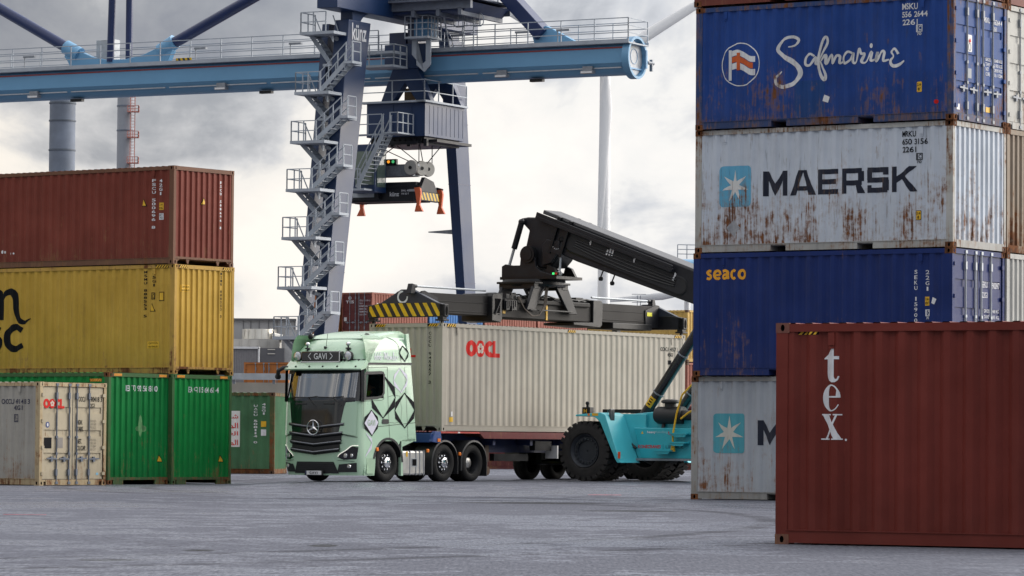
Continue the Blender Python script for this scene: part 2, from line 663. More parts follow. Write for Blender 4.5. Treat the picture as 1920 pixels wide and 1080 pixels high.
def flat(name, layers, fn, parent, cuts=(), d0=0.004, sub=0.0):
    """lettering or marks as a thin mesh that follows a surface: fn(a, b, d) -> point d in front of it; cuts = where the surface folds"""
    me = bpy.data.meshes.new(name)
    allv, allf, allm = [], [], []
    for li, (sh, mat) in enumerate(layers):
        V, F = sh
        bm = bmesh.new()
        bv = [bm.verts.new((x, z, i * 1.0e-5)) for i, (x, z) in enumerate(V)]   # tiny steps so that strokes which cross never share a plane
        for f in F:
            try:
                bm.faces.new([bv[i] for i in f])
            except ValueError:
                pass
        lo, hi = min(v[0] for v in V), max(v[0] for v in V)
        cs = [c for c in cuts if lo < c < hi]
        if sub:
            k = int((hi - lo) / sub)
            cs += [lo + (hi - lo) * (i + 1) / (k + 1) for i in range(k)]
        for c in cs:
            bmesh.ops.bisect_plane(bm, geom=bm.verts[:] + bm.edges[:] + bm.faces[:], plane_co=(c, 0, 0), plane_no=(1, 0, 0), dist=1e-6)
        bm.verts.index_update()
        b = len(allv)
        allv += [tuple(fn(v.co.x, v.co.y, d0 + 0.005 * li + min(v.co.z, 0.0045))) for v in bm.verts]
        for f in bm.faces:
            allf.append(tuple(b + v.index for v in f.verts))
            allm.append(li)
        bm.free()
    me.from_pydata(allv, [], allf)
    for sh, mat in layers:
        me.materials.append(mat)
    me.polygons.foreach_set('material_index', allm)
    ob = bpy.data.objects.new(name, me)
    COL.objects.link(ob)
    ob.parent = parent
    return ob

# ------------------------------------------------------------------ ground
def gz(x, y):
    k = max(sm(-7.2, -5.0, x), sm(107, 116, y))
    return 0.11 * k * sm(90, 98.5, y) + 0.03 * sm(100, 106, y) * sm(-1, 2, x)


def build_ground():
    xs = [-9000, -2500, -600, -200, -90, -60] + [-40 + 1.0 * i for i in range(81)] + [60, 90, 200, 600, 2500, 9000]
    ys = [-400, -60, 0] + [4 * i for i in range(1, 22)] + [88 + 1.0 * i for i in range(34)] + [125, 130, 140, 160, 200, 300, 600, 1200, 3000, 9000]
    V = [(x, y, gz(x, y)) for y in ys for x in xs]
    n = len(xs)
    F = [(j * n + i, j * n + i + 1, (j + 1) * n + i + 1, (j + 1) * n + i) for j in range(len(ys) - 1) for i in range(n - 1)]
    m, t, p = new_mat('wet_asphalt')
    tc = N(t, 'ShaderNodeTexCoord')
    v = tc.outputs['Object']
    a = noise(t, mapping(t, v, (3, 1, 0), (0.14, 0.10, 1)), 1.0, 6, 0.62, 0.8)
    b = noise(t, mapping(t, v, (9, 4, 0), (0.70, 0.55, 1)), 1.0, 6, 0.66, 0.4)
    g = noise(t, v, 14.0, 4, 0.75)
    g2 = noise(t, v, 38.0, 2, 0.7)
    mixn = math_(t, 'ADD', math_(t, 'MULTIPLY', a, 0.60), math_(t, 'MULTIPLY', b, 0.40))
    e = noise(t, mapping(t, v, (2, 8, 0), (2.4, 1.6, 1)), 1.0, 5, 0.70, 0.3)
    mixn = math_(t, 'ADD', math_(t, 'MULTIPLY', mixn, 0.74), math_(t, 'MULTIPLY', e, 0.26))
    damp = rng(t, mixn, 0.445, 0.525, 1, 0, True)
    c = mixc(t, damp, (0.118, 0.124, 0.150), (0.086, 0.091, 0.112))
    c = mixc(t, math_(t, 'MULTIPLY', rng(t, g, 0.40, 0.75), 0.6), c, (0.075, 0.076, 0.085))
    k = rng(t, g2, 0.66, 0.74)
    c = mixc(t, math_(t, 'MULTIPLY', k, 0.45), c, (0.30, 0.29, 0.28))
    gr = noise(t, mapping(t, v, (0, 0, 0), (26, 2.6, 1)), 1.0, 3, 0.75)
    c = mixc(t, rng(t, gr, 0.36, 0.5, 0.45, 0.0), c, (0.05, 0.051, 0.062))
    c = mixc(t, rng(t, gr, 0.55, 0.72, 0.0, 0.35), c, (0.27, 0.275, 0.31))
    # seams between laid strips, and wheel tracks
    sp = N(t, 'ShaderNodeSeparateXYZ')
    LK(t, v, sp.inputs[0])
    for (kx, ky, k0, hw) in ((0.10, 1.0, 53.5, 0.10), (0.06, 1.0, 71.0, 0.14), (1.0, 0.30, 9.0, 0.025), (1.0, -0.22, -13.0, 0.03)):
        d = math_(t, 'ABSOLUTE', math_(t, 'ADD', math_(t, 'ADD', math_(t, 'MULTIPLY', sp.outputs[0], kx), math_(t, 'MULTIPLY', sp.outputs[1], ky)), math_(t, 'SUBTRACT', math_(t, 'MULTIPLY', b, 0.25), k0)))
        c = mixc(t, math_(t, 'MULTIPLY', rng(t, d, hw, hw * 0.4), 0.55), c, (0.04, 0.04, 0.046))
    for (cx, cy, rad) in ((18.0, 96.0, 27.0), (18.0, 96.0, 29.1), (-30.0, 60.0, 34.0), (-30.0, 60.0, 36.2), (10.0, 120.0, 40.0)):
        ln = N(t, 'ShaderNodeVectorMath', operation='LENGTH')
        LK(t, mapping(t, v, (-cx, -cy, 0), (1, 1, 0)), ln.inputs[0])
        d = math_(t, 'ABSOLUTE', math_(t, 'SUBTRACT', ln.outputs['Value'], rad))
        c = mixc(t, math_(t, 'MULTIPLY', math_(t, 'MULTIPLY', rng(t, d, 0.26, 0.12), rng(t, b, 0.36, 0.50)), 0.65), c, (0.045, 0.045, 0.052))
    # oil and silt stains with a shape of their own
    for (sx, sy, rx, ry) in ((-2.07, 42.7, 0.20, 0.80), (-3.3, 40.4, 0.22, 0.45), (-3.9, 37.0, 0.3, 0.35), (2.1, 66.0, 1.1, 0.8), (0.3, 74.0, 1.6, 1.2), (-6.6, 36.8, 0.5, 0.16)):
        mp = mapping(t, v, (-sx / rx, -sy / ry, 0), (1 / rx, 1 / ry, 0))
        ln = N(t, 'ShaderNodeVectorMath', operation='LENGTH')
        LK(t, mp, ln.inputs[0])
        q = math_(t, 'ADD', ln.outputs['Value'], math_(t, 'MULTIPLY', math_(t, 'SUBTRACT', b, 0.5), 1.4))
        c = mixc(t, math_(t, 'MULTIPLY', rng(t, q, 1.0, 0.72), 0.75), c, (0.030, 0.029, 0.026))
    # cold joint between two laid strips of asphalt
    t.nodes.remove(p)
    df = N(t, 'ShaderNodeBsdfDiffuse')
    LK(t, c, df.inputs[0])
    gl = N(t, 'ShaderNodeBsdfGlossy')
    gl.inputs[0].default_value = (0.86, 0.90, 1.0, 1)
    LK(t, mixc(t, damp, (0.50, 0.50, 0.50), (0.27, 0.27, 0.27)), gl.inputs[1])
    mx = N(t, 'ShaderNodeMixShader')
    wet = math_(t, 'MULTIPLY_ADD', damp, 0.27, 0.04)
    LK(t, math_(t, 'MULTIPLY', wet, rng(t, gr, 0.35, 0.6, 0.55, 1.15)), mx.inputs[0])
    LK(t, df.outputs[0], mx.inputs[1])
    LK(t, gl.outputs[0], mx.inputs[2])
    LK(t, mx.outputs[0], t.nodes['Material Output'].inputs[0])
    bp = N(t, 'ShaderNodeBump')
    bp.inputs['Strength'].default_value = 0.35
    bp.inputs['Distance'].default_value = 0.02
    LK(t, math_(t, 'ADD', math_(t, 'MULTIPLY', g2, 0.5), g), bp.inputs['Height'])
    LK(t, bp.outputs[0], df.inputs['Normal'])
    LK(t, bp.outputs[0], gl.inputs['Normal'])
    me = bpy.data.meshes.new('ground')
    me.from_pydata(V, [], F)
    me.materials.append(m)
    me.shade_smooth()
    o = bpy.data.objects.new('ground', me)
    COL.objects.link(o)
    o['kind'] = 'structure'


build_ground()
M['pink'] = plain('pink_spray_paint', (0.62, 0.16, 0.20), 0.7, var=0.4, scale=14)
for (x, y, l, wd, lab) in ((-7.75, 58.5, 0.65, 0.10, 'pink sprayed survey line on the open asphalt to the left'),
                           (1.75, 86.0, 0.75, 0.35, 'pink sprayed mark on asphalt in front of the big tyre')):
    mb = MB()
    random.seed(int(y))
    for i in range(4):
        a = x + i * l / 4
        mb.prism([(a, y + random.uniform(-.02, .02)), (a + l / 4 * 1.02, y + random.uniform(-.02, .02)), (a + l / 4, y + wd * random.uniform(.6, 1.1)), (a, y + wd * random.uniform(.5, 1.2))], 0.003, 0.006, 'z')
    o = mb.build('paint_mark', M['pink'])
    tag(o, lab, 'paint mark', 'pink marks sprayed on the ground')

# ------------------------------------------------------------------ containers
CW, H8, H9 = 2.438, 2.591, 2.896


class Corr:
    """trapezoid corrugation between a0 and a1: depth behind the outer skin"""

    def __init__(s, a0, a1, pitch, depth, fo=0.26, sl=0.245):
        n = max(1, round((a1 - a0) / pitch))
        p = (a1 - a0) / n
        s.pts = [(a0, 0.0)]
        fi = 1 - fo - 2 * sl
        for i in range(n):
            b = a0 + i * p
            s.pts += [(b + p * fo / 2, 0.0), (b + p * (fo / 2 + sl), depth), (b + p * (fo / 2 + sl + fi), depth), (b + p * (1 - fo / 2), 0.0)]
        s.pts.append((a1, 0.0))
        s.cuts = [q[0] for q in s.pts]

    def d(s, a):
        P = s.pts
        if a <= P[0][0] or a >= P[-1][0]:
            return 0.0
        import bisect
        i = bisect.bisect_right(s.cuts, a) - 1
        i = min(max(i, 0), len(P) - 2)
        (a0, d0), (a1, d1) = P[i], P[i + 1]
        return d0 if a1 - a0 < 1e-9 else d0 + (d1 - d0) * (a - a0) / (a1 - a0)


FACE = {}


def container(name, label, o, yaw, L, H, mat, frame=None, cast=None, xL='front', x0=None, sidecol=None, endmat=None, base='plain', detail=2,
              group='shipping containers', sides=(0, 1), rods=None, seam=None, hazard=False, vents=True, doormat=None, cat='container', cdepth=0.036):
    root = empty(name, label, cat, o, R(yaw), group)
    frame = frame or mat
    cast = cast or frame
    pw, top, bot = 0.16, 0.105, 0.16
    out = {'root': root, 'L': L, 'H': H, 'mat': mat}
    S = Corr(pw + 0.03, L - pw - 0.03, 0.278, cdepth)
    E = Corr(0.12, CW - 0.12, 0.225, 0.040, 0.34, 0.17)
    out['S'], out['E'] = S, E
    # side walls
    for k in sides:
        mb = MB()
        V, F = [], []
        cols = [(pw - 0.01, 0.0)] + S.pts + [(L - pw + 0.01, 0.0)]
        for a, d in cols:
            y = 0.014 + d
            y = y if k == 0 else CW - y
            V += [(a, y, bot - 0.012), (a, y, H - top + 0.012)]
        F = [(2 * i, 2 * i + 2, 2 * i + 3, 2 * i + 1) for i in range(len(cols) - 1)]
        mb.add(V, F)
        if vents and detail > 1 and k == 0:
            for vx in (0.72, L - 0.72):
                mb.box(vx - 0.04, vx + 0.04, -0.004, 0.03, H - top - 0.16, H - top - 0.012)
                mb.box(vx - 0.03, vx + 0.03, 0.0, 0.03, H - top - 0.20, H - top - 0.175)
        ob = mb.build('side_panel', sidecol or mat, root, sharp=20)
        out['side%d' % k] = ob
    # roof with cross corrugations
    Rf = Corr(0.20, L - 0.20, 0.22, 0.022, 0.34, 0.16)
    mb = MB()
    V = []
    for a, d in [(0.05, 0.0)] + Rf.pts + [(L - 0.05, 0.0)]:
        V += [(a, 0.03, H - 0.022 + (0.022 - d) * 1.0), (a, CW - 0.03, H - 0.022 + (0.022 - d) * 1.0)]
    mb.add(V, [(2 * i, 2 * i + 1, 2 * i + 3, 2 * i + 2) for i in range(len(V) // 2 - 1)])
    mb.build('roof_panel', mat, root, sharp=20)
    # frame: posts, rails, floor
    fr = MB()
    ch = 0.118 if detail else 0.0
    for xa, xb in ((0.0, pw), (L - pw, L)):
        for ya, yb in ((0.0, 0.10), (CW - 0.10, CW)):
            fr.box(xa + 0.004, xb - 0.004, ya + 0.004, yb - 0.004, ch, H - ch)
    for ya, yb in ((0.003, 0.065), (CW - 0.065, CW - 0.003)):
        fr.box(pw - 0.02, L - pw + 0.02, ya, yb, H - top, H - 0.012)
        if base == 'pockets':
            q = [pw - 0.02, L / 2 - 1.20, L / 2 - 0.84, L / 2 + 0.84, L / 2 + 1.20, L - pw + 0.02]
            for i in (0, 2, 4):
                fr.box(q[i], q[i + 1], ya, yb, 0.018, bot)
            for i in (1, 3):
                fr.box(q[i], q[i + 1], ya, yb, bot - 0.022, bot)
        else:
            fr.box(pw - 0.02, L - pw + 0.02, ya, yb, 0.018, bot)
        # small lip along the top of the bottom rail
        fr.box(pw - 0.02, L - pw + 0.02, ya - 0.012 if ya < 1 else ya, yb if ya < 1 else yb + 0.012, bot, bot + 0.012)
    fr.box(0.08, L - 0.08, 0.07, CW - 0.07, 0.12, 0.14)
    for q in (1, -1):
        c = L / 2 + q * 1.02
        if base == 'pockets':
            fr.box(c - 0.20, c - 0.18, 0.06, CW - 0.06, 0.02, 0.12)
            fr.box(c + 0.18, c + 0.20, 0.06, CW - 0.06, 0.02, 0.12)
    for xa, xb, kind in ((0.0, 0.06, x0), (L - 0.06, L, xL)):
        fr.box(xa + 0.003, xb - 0.003, 0.09, CW - 0.09, H - 0.11, H - 0.008)
        if kind == 'front':
            if base == 'goose':
                fr.box(xa + 0.003, xb - 0.003, 0.09, CW - 0.09, 0.14, 0.20)
                sx = xa + 0.01
                for y_, s_ in ((0.10, 1), (CW - 0.10, -1)):
                    fr.prism([(y_, 0.14), (y_ + s_ * 0.20, 0.14), (y_, 0.02)], sx, sx + 0.03, 'x')
                for y_ in (0.60, CW - 0.62):
                    fr.prism([(y_ - 0.07, 0.14), (y_ + 0.07, 0.14), (y_ + 0.035, 0.02), (y_ - 0.015, 0.02)], sx, sx + 0.03, 'x')
            elif base == 'blocks':
                fr.box(xa + 0.003, xb - 0.003, 0.09, CW - 0.09, 0.12, 0.19)
                for y_ in (0.22, CW - 0.22 - 0.38):
                    fr.box(xa + 0.008, xb - 0.008, y_, y_ + 0.38, 0.0, 0.12)
            else:
                fr.box(xa + 0.003, xb - 0.003, 0.09, CW - 0.09, 0.02, 0.17)
        else:
            fr.box(xa + 0.003, xb - 0.003, 0.09 + 0.16, CW - 0.25, 0.012, 0.15)
            fr.box(xa + 0.012, xb - 0.012, 0.09, CW - 0.09, 0.10, 0.148)
    fr.build('frame', frame, root)
    # corner castings with real holes
    if detail:
        for xa, sx in ((0.0, 1), (L, -1)):
            for ya, sy in ((0.0, 1), (CW, -1)):
                for za, sz in ((0.0, 1), (H, -1)):
                    cb = MB()
                    z0, z1 = (0.0, 0.118) if sz > 0 else (H - 0.118, H)
                    x0_, x1_ = (xa, xa + 0.178) if sx > 0 else (xa - 0.178, xa)
                    y0_, y1_ = (ya, ya + 0.162) if sy > 0 else (ya - 0.162, ya)
                    if detail > 1:
                        if sy > 0:
                            cb.ovalhole((x0_, y0_, z0), (1, 0, 0), (0, 0, 1), 0.178, 0.118, 0.026, 0.040, 0.05)
                        else:
                            cb.ovalhole((x1_, y1_, z0), (-1, 0, 0), (0, 0, 1), 0.178, 0.118, 0.026, 0.040, 0.05)
                        if sx > 0:
                            cb.ovalhole((x0_, y1_, z0), (0, -1, 0), (0, 0, 1), 0.162, 0.118, 0.026, 0.040, 0.05)
                            cb.add([(x1_, y0_, z0), (x1_, y1_, z0), (x1_, y1_, z1), (x1_, y0_, z1)], [(0, 1, 2, 3)])
                        else:
                            cb.ovalhole((x1_, y0_, z0), (0, 1, 0), (0, 0, 1), 0.162, 0.118, 0.026, 0.040, 0.05)
                            cb.add([(x0_, y0_, z0), (x0_, y1_, z0), (x0_, y1_, z1), (x0_, y0_, z1)], [(0, 1, 2, 3)])
                        yi = y1_ if sy > 0 else y0_
                        cb.add([(x0_, yi, z0), (x1_, yi, z0), (x1_, yi, z1), (x0_, yi, z1)], [(0, 1, 2, 3)])
                        cb.add([(x0_, y0_, z1), (x1_, y0_, z1), (x1_, y1_, z1), (x0_, y1_, z1)], [(0, 1, 2, 3)])
                        cb.add([(x0_, y0_, z0), (x1_, y0_, z0), (x1_, y1_, z0), (x0_, y1_, z0)], [(0, 1, 2, 3)])
                    else:
                        cb.box(x0_, x1_, y0_, y1_, z0, z1)
                    cb.build('corner_casting', [cast, M['hole']], root)
    # end walls
    for k, kind in (('0', x0), ('L', xL)):
        if kind is None:
            continue
        sg = 1 if k == '0' else -1
        X = 0.0 if k == '0' else L
        if kind == 'front':
            mb = MB()
            zb = 0.19 if base in ('goose', 'blocks') else 0.16
            V = []
            for a, d in [(0.09, 0.0)] + E.pts + [(CW - 0.09, 0.0)]:
                x = X + sg * (0.016 + d)
                V += [(x, a, zb), (x, a, H - 0.10)]
            mb.add(V, [(2 * i, 2 * i + 2, 2 * i + 3, 2 * i + 1) for i in range(len(V) // 2 - 1)])
            out['end' + k] = mb.build('end_panel', endmat or mat, root, sharp=20)
        else:
            dm = doormat or mat
            z0, z1 = 0.165, H - 0.125
            doors = []
            for q in (0, 1):
                ya, yb = (0.115, CW / 2 - 0.012) if q == 0 else (CW / 2 + 0.012, CW - 0.115)
                mb = MB()
                n = 4
                bh = 0.155
                edges = [z0]
                span = (z1 - z0)
                for i in range(n - 1):
                    c = z0 + span * (i + 1) / n
                    edges += [c - bh / 2, c + bh / 2]
                edges.append(z1)
                xo, xi = X + sg * 0.035, X + sg * 0.075
                for i in range(0, len(edges) - 1, 2):
                    mb.box(min(xo, xi), max(xo, xi), ya + 0.06, yb - 0.06, edges[i], edges[i + 1])
                for i in range(1, len(edges) - 1, 2):
                    a_, b_ = X + sg * 0.058, xi
                    mb.box(min(a_, b_), max(a_, b_), ya + 0.06, yb - 0.06, edges[i], edges[i + 1])
                for y_ in ((ya, ya + 0.06), (yb - 0.06, yb)):
                    a_, b_ = X + sg * 0.033, xi
                    mb.box(min(a_, b_), max(a_, b_), y_[0], y_[1], z0, z1)
                for zc in (0.30, 0.30 + (H - 0.62) / 3, 0.30 + (H - 0.62) * 2 / 3, H - 0.32):
                    y_ = 0.10 if q == 0 else CW - 0.10
                    a_, b_ = (y_ - 0.035, y_ + 0.055) if q == 0 else (y_ - 0.055, y_ + 0.035)
                    mb.box(X - 0.02, X + 0.02, a_, b_, zc - 0.04, zc + 0.04)
                d = mb.build('door', dm, root)
                doors.append(d)
                gk = MB()
                for (ga, gb, gc, gd) in ((ya - 0.02, yb + 0.02, z1, z1 + 0.02), (ya - 0.02, yb + 0.02, z0 - 0.02, z0), ((ya - 0.02) if q == 0 else yb, ya if q == 0 else yb + 0.02, z0, z1)):
                    a_, b_ = X + sg * 0.030, X + sg * 0.07
                    gk.box(min(a_, b_), max(a_, b_), ga, gb, gc, gd)
                if q == 0:
                    a_, b_ = X + sg * 0.030, X + sg * 0.07
                    gk.box(min(a_, b_), max(a_, b_), CW / 2 - 0.0115, CW / 2 + 0.0115, z0, z1)
                gk.build('door_seal', M['black_plastic'], d)
                rodm = rods or M['galv_dull']
                hy = (0.115, -0.115)
                for i, ry in enumerate((0.255 * CW, 0.44 * CW) if q == 0 else (0.555 * CW, 0.74 * CW)):
                    rb = MB()
                    xr = X + sg * 0.008
                    rb.tube((xr, ry, 0.05), (xr, ry, H - 0.05), 0.019, n=8)
                    for zc in (0.33, H - 0.34):
                        rb.box(xr - 0.03, xr + 0.03, ry - 0.045, ry + 0.02, zc - 0.08, zc + 0.08)
                    for zc in (0.07, H - 0.06):
                        rb.box(xr - 0.02, xr + 0.025, ry - 0.045, ry + 0.045, zc - 0.035, zc + 0.03)
                    for zc in (0.80, H * 0.47):
                        rb.box(xr - 0.02, xr + 0.02, ry - 0.032, ry + 0.032, zc - 0.03, zc + 0.03)
                    rb.build('locking_rod', rodm, d)
                    hb = MB()
                    zc = 0.67 if i == 0 else 0.665
                    s_ = -1 if q == 0 else 1
                    hb.bar((xr + sg * -0.012, ry, zc), (xr + sg * -0.012, ry + s_ * 0.36, zc + 0.01), 0.02, 0.035)
                    hb.box(xr - 0.03, xr + 0.02, ry + s_ * 0.18 - 0.035, ry + s_ * 0.18 + 0.035, zc - 0.07, zc + 0.06)
                    hb.build('door_handle', rodm, d)
            out['doors' + k] = doors
    return out


def on_side(c):
    S = c['S']
    return dict(fn=lambda a, b, d: (a, 0.014 + S.d(a) - d, b), cuts=S.cuts)


def on_end(c, k='L'):
    E = c['E']
    if k == 'L':
        return dict(fn=lambda a, b, d: (c['L'] - 0.016 - E.d(a) + d, a, b), cuts=E.cuts)
    return dict(fn=lambda a, b, d: (0.016 + E.d(a) - d, a, b), cuts=E.cuts)


def on_door(c, k='L'):
    X = c['L']
    return dict(fn=lambda a, b, d: (X - 0.033 + d, a, b))


def weather(name, rgb, src):
    """lettering paint that wears and rusts in the same places as the wall behind it"""
    return paint(name, rgb, **src)


def label_triangle(x0, z0, s=0.21):
    return [(poly2((x0, z0), (x0 + s * 0.95, z0), (x0 + s * 0.42, z0 + s)), M['letter_black']),
            (poly2((x0 + 0.025, z0 + 0.018), (x0 + s * 0.95 - 0.03, z0 + 0.018), (x0 + s * 0.42, z0 + s - 0.035)), M['yellow'])]


def icmark(x0, z0, w_, h_):
    return join2(ring2(x0 + w_ / 2, z0 + h_ * 0.66, w_ / 2, h_ * 0.34, 0.016, 4), rect2(x0 + w_ * .12, z0 + h_ * .4, x0 + w_ * .3, z0 + h_ * .92),
                 text2('C', x0 + w_ * .45, z0 + h_ * .45, x0 + w_ * .85, z0 + h_ * .88, 0.02), text2('70', x0 + .02, z0, x0 + w_ - .02, z0 + h_ * .27, .02))


# ---- the tall stack to the right
YR = dict(saf=-33.175, mae=-33.31, sea=-32.88, gry=-32.8)
k_saf = dict(seed=1.3, rust=0.13, dirt=0.34, rough=0.5, fade=0.22, stain=0.30, H=H8)
k_mae = dict(seed=2.9, rust=0.31, dirt=0.22, rough=0.5, fade=0.10, stain=0.55, H=H8, edge=0.10, dirtc=(0.16, 0.14, 0.12))
k_gry = dict(seed=4.4, rust=0.20, dirt=0.22, rough=0.55, fade=0.10, stain=0.10, H=H8, dirtc=(0.14, 0.13, 0.12))
M['saf'] = paint('blue_faded_paint', (0.013, 0.055, 0.245), **k_saf)
M['saf_frame'] = paint('blue_rusted_frame', (0.028, 0.06, 0.17), seed=1.9, rust=0.60, dirt=0.4, H=H8, edge=0.0)
M['mae'] = paint('pale_grey_rusted_paint', (0.52, 0.57, 0.64), **k_mae)
M['mae_frame'] = paint('pale_rusted_frame', (0.42, 0.42, 0.40), seed=6.1, rust=0.55, dirt=0.35, H=H8, edge=0.0)
M['cast_rust'] = paint('rusted_casting', (0.10, 0.06, 0.045), seed=7.7, rust=0.75, dirt=0.3, H=H8)
M['sea'] = paint('navy_paint', (0.010, 0.027, 0.135), seed=8.2, rust=0.05, dirt=0.22, rough=0.42, fade=0.2, H=H8)
M['sea_door'] = paint('navy_door_paint', (0.014, 0.026, 0.12), seed=8.9, rust=0.05, dirt=0.25, rough=0.4, H=H8)
M['gry'] = paint('dull_grey_paint', (0.36, 0.39, 0.43), **k_gry)
M['gry_frame'] = paint('dull_grey_rusted_frame', (0.33, 0.33, 0.32), seed=9.5, rust=0.42, dirt=0.45, H=H8, edge=0.0)
M['door_blue'] = paint('blue_door_paint', (0.022, 0.072, 0.25), seed=3.3, rust=0.16, dirt=0.3, H=H8)

saf = container('shipping_container', 'blue rusty container with white script name and flag emblem', (3.8409, 80.4317, 3 * H8), YR['saf'], 6.058, H8,
                M['saf'], M['saf_frame'], M['cast_rust'], xL='door', doormat=M['door_blue'], base='pockets')
mae = container('shipping_container', 'rust streaked pale grey container with big black lettering and white star on light blue square', (3.8482, 80.5125, 2 * H8), YR['mae'], 6.058, H8,
                M['mae'], M['mae_frame'], M['cast_rust'], xL='front', base='pockets')
sea = container('shipping_container', 'navy container with small orange name at its upper left corner', (3.8187, 80.4838, H8), YR['sea'], 6.058, H8,
                M['sea'], M['sea'], M['cast_rust'], xL='door', doormat=M['sea_door'], base='pockets', rods=M['galv'])
gry = container('shipping_container', 'dull grey container with star emblem on ground at foot of tall stack', (3.80, 80.65, 0), YR['gry'], 6.058, H8,
                M['gry'], M['gry_frame'], M['cast_rust'], xL='front', base='pockets')
M['ox'] = paint('oxide_red_paint', (0.17, 0.042, 0.030), seed=11.1, rust=0.06, dirt=0.2, fade=0.2, H=H8)
topc = container('shipping_container', 'brown container topmost of the tall stack above the blue one', (3.80, 80.43, 4 * H8 + 0.02), -33.2, 6.058, H8,
                 M['ox'], M['ox'], M['cast_rust'], xL='front', base='pockets', detail=2)
# the stack beside it, only its ends show
rv = Vector((-math.sin(R(-33.2)), math.cos(R(-33.2)), 0)) * (CW + 0.06)
M['w2'] = paint('dirty_white_paint', (0.50, 0.50, 0.47), seed=12.0, rust=0.20, dirt=0.3, H=H8)
M['br2'] = paint('dirty_brown_grey_paint', (0.26, 0.21, 0.16), seed=13.0, rust=0.30, dirt=0.45, H=H8)
M['gr5'] = paint('worn_light_grey_paint', (0.42, 0.42, 0.40), seed=14.0, rust=0.22, dirt=0.3, H=H8)
for i, (mk, kind, lab, dz) in enumerate(((M['gr5'], 'front', 'light grey corrugated container end beside the navy container doors', 1),
                                         (M['br2'], 'front', 'brownish grey container end beside the pale grey rusted container', 2),
                                         (M['w2'], 'door', 'dirty white container doors beside the blue container doors', 3),
                                         (M['ox'], 'front', 'reddish container end above the dirty white container doors', 4))):
    b = Vector((3.83, 80.46, dz * H8)) + rv
    container('shipping_container', lab, b, -33.1, 6.058, H8, mk, mk, M['cast_rust'], xL=kind, base='pockets', sides=(0,), vents=False)
b = Vector((3.80, 80.65, 0)) + rv
container('shipping_container', 'grey container hidden behind the bottom of the tall stack', b, -32.8, 6.058, H8, M['gr5'], M['gr5'], M['cast_rust'], xL='front', base='pockets', sides=(0,), vents=False)

# lettering of the tall stack
ls = weather('white_worn_lettering', (0.66, 0.67, 0.68), k_saf)
lo = weather('orange_worn_lettering', (0.55, 0.10, 0.02), k_saf)
M['repaint'] = paint('repainted_blue', (0.012, 0.055, 0.20), seed=1.3, rust=0.18, dirt=0.25, H=H8)
sd_ = on_side(saf)
flat('repair_patch', [(rect2(2.37, 0.17, 3.09, 0.94), M['repaint'])], parent=saf['side0'], d0=0.002, **sd_)
scr = join2(
    stroke2([(2.22, 1.66), (2.40, 1.70), (2.47, 1.80), (2.30, 1.87), (2.08, 1.80), (1.97, 1.62), (2.10, 1.48), (2.30, 1.36), (2.47, 1.22), (2.50, 1.06), (2.36, 0.91), (2.12, 0.83), (1.96, 0.89), (1.93, 1.02), (2.06, 1.16)],
            [.02, .05, .07, .06, .06, .07, .09, .11, .11, .10, .09, .08, .07, .05, .02]),
    stroke2([(2.83, 1.44), (2.74, 1.49), (2.63, 1.41), (2.62, 1.28), (2.74, 1.26), (2.86, 1.42), (2.86, 1.28), (2.93, 1.29)], [.04, .05, .06, .06, .05, .05, .05, .03]),
    stroke2([(2.92, 1.30), (3.04, 1.50), (3.14, 1.72), (3.10, 1.83), (3.02, 1.70), (2.93, 1.40), (2.96, 1.12), (3.07, 0.94), (3.10, 1.04), (3.03, 1.22), (2.98, 1.33)], [.03, .04, .05, .05, .06, .08, .08, .07, .05, .04, .03]),
    stroke2([(3.00, 1.33), (3.10, 1.45), (3.11, 1.27), (3.21, 1.43), (3.26, 1.42), (3.27, 1.27), (3.36, 1.42), (3.43, 1.40), (3.42, 1.27), (3.52, 1.30)], [.03, .06, .06, .05, .06, .06, .05, .06, .05, .03]),
    stroke2([(3.73, 1.45), (3.62, 1.49), (3.52, 1.38), (3.55, 1.26), (3.67, 1.32), (3.74, 1.46), (3.73, 1.28), (3.82, 1.28), (3.89, 1.54), (3.93, 1.44), (4.00, 1.43), (3.94, 1.28), (4.03, 1.26), (4.18, 1.46), (4.16, 1.29), (4.26, 1.32), (4.30, 1.46), (4.27, 1.27), (4.40, 1.45), (4.47, 1.44), (4.45, 1.27), (4.56, 1.29)],
            [.04, .05, .06, .06, .04, .05, .06, .04, .05, .05, .05, .06, .03, .06, .06, .03, .06, .06, .05, .06, .06, .03]),
    disc2(4.17, 1.59, 0.035, 0.05),
    stroke2([(4.79, 1.39), (4.71, 1.50), (4.62, 1.44), (4.68, 1.35), (4.60, 1.27), (4.63, 1.17), (4.76, 1.15), (4.91, 1.25)], [.05, .05, .05, .04, .06, .07, .07, .03]))
flat('script_lettering', [(scr, ls)], parent=saf['side0'], d0=0.006, **sd_)


def wave(x, z):
    return z + 0.05 * math.sin((x - 0.85) * 9.5)


def flagband(x0, x1, z0, z1):
    n = 12
    V, F = [], []
    for i in range(n + 1):
        x = x0 + (x1 - x0) * i / n
        V += [(x, wave(x, z0) - (x - x0) * 0.16), (x, wave(x, z1) - (x - x0) * 0.16)]
    return V, [(2 * i, 2 * i + 2, 2 * i + 3, 2 * i + 1) for i in range(n)]


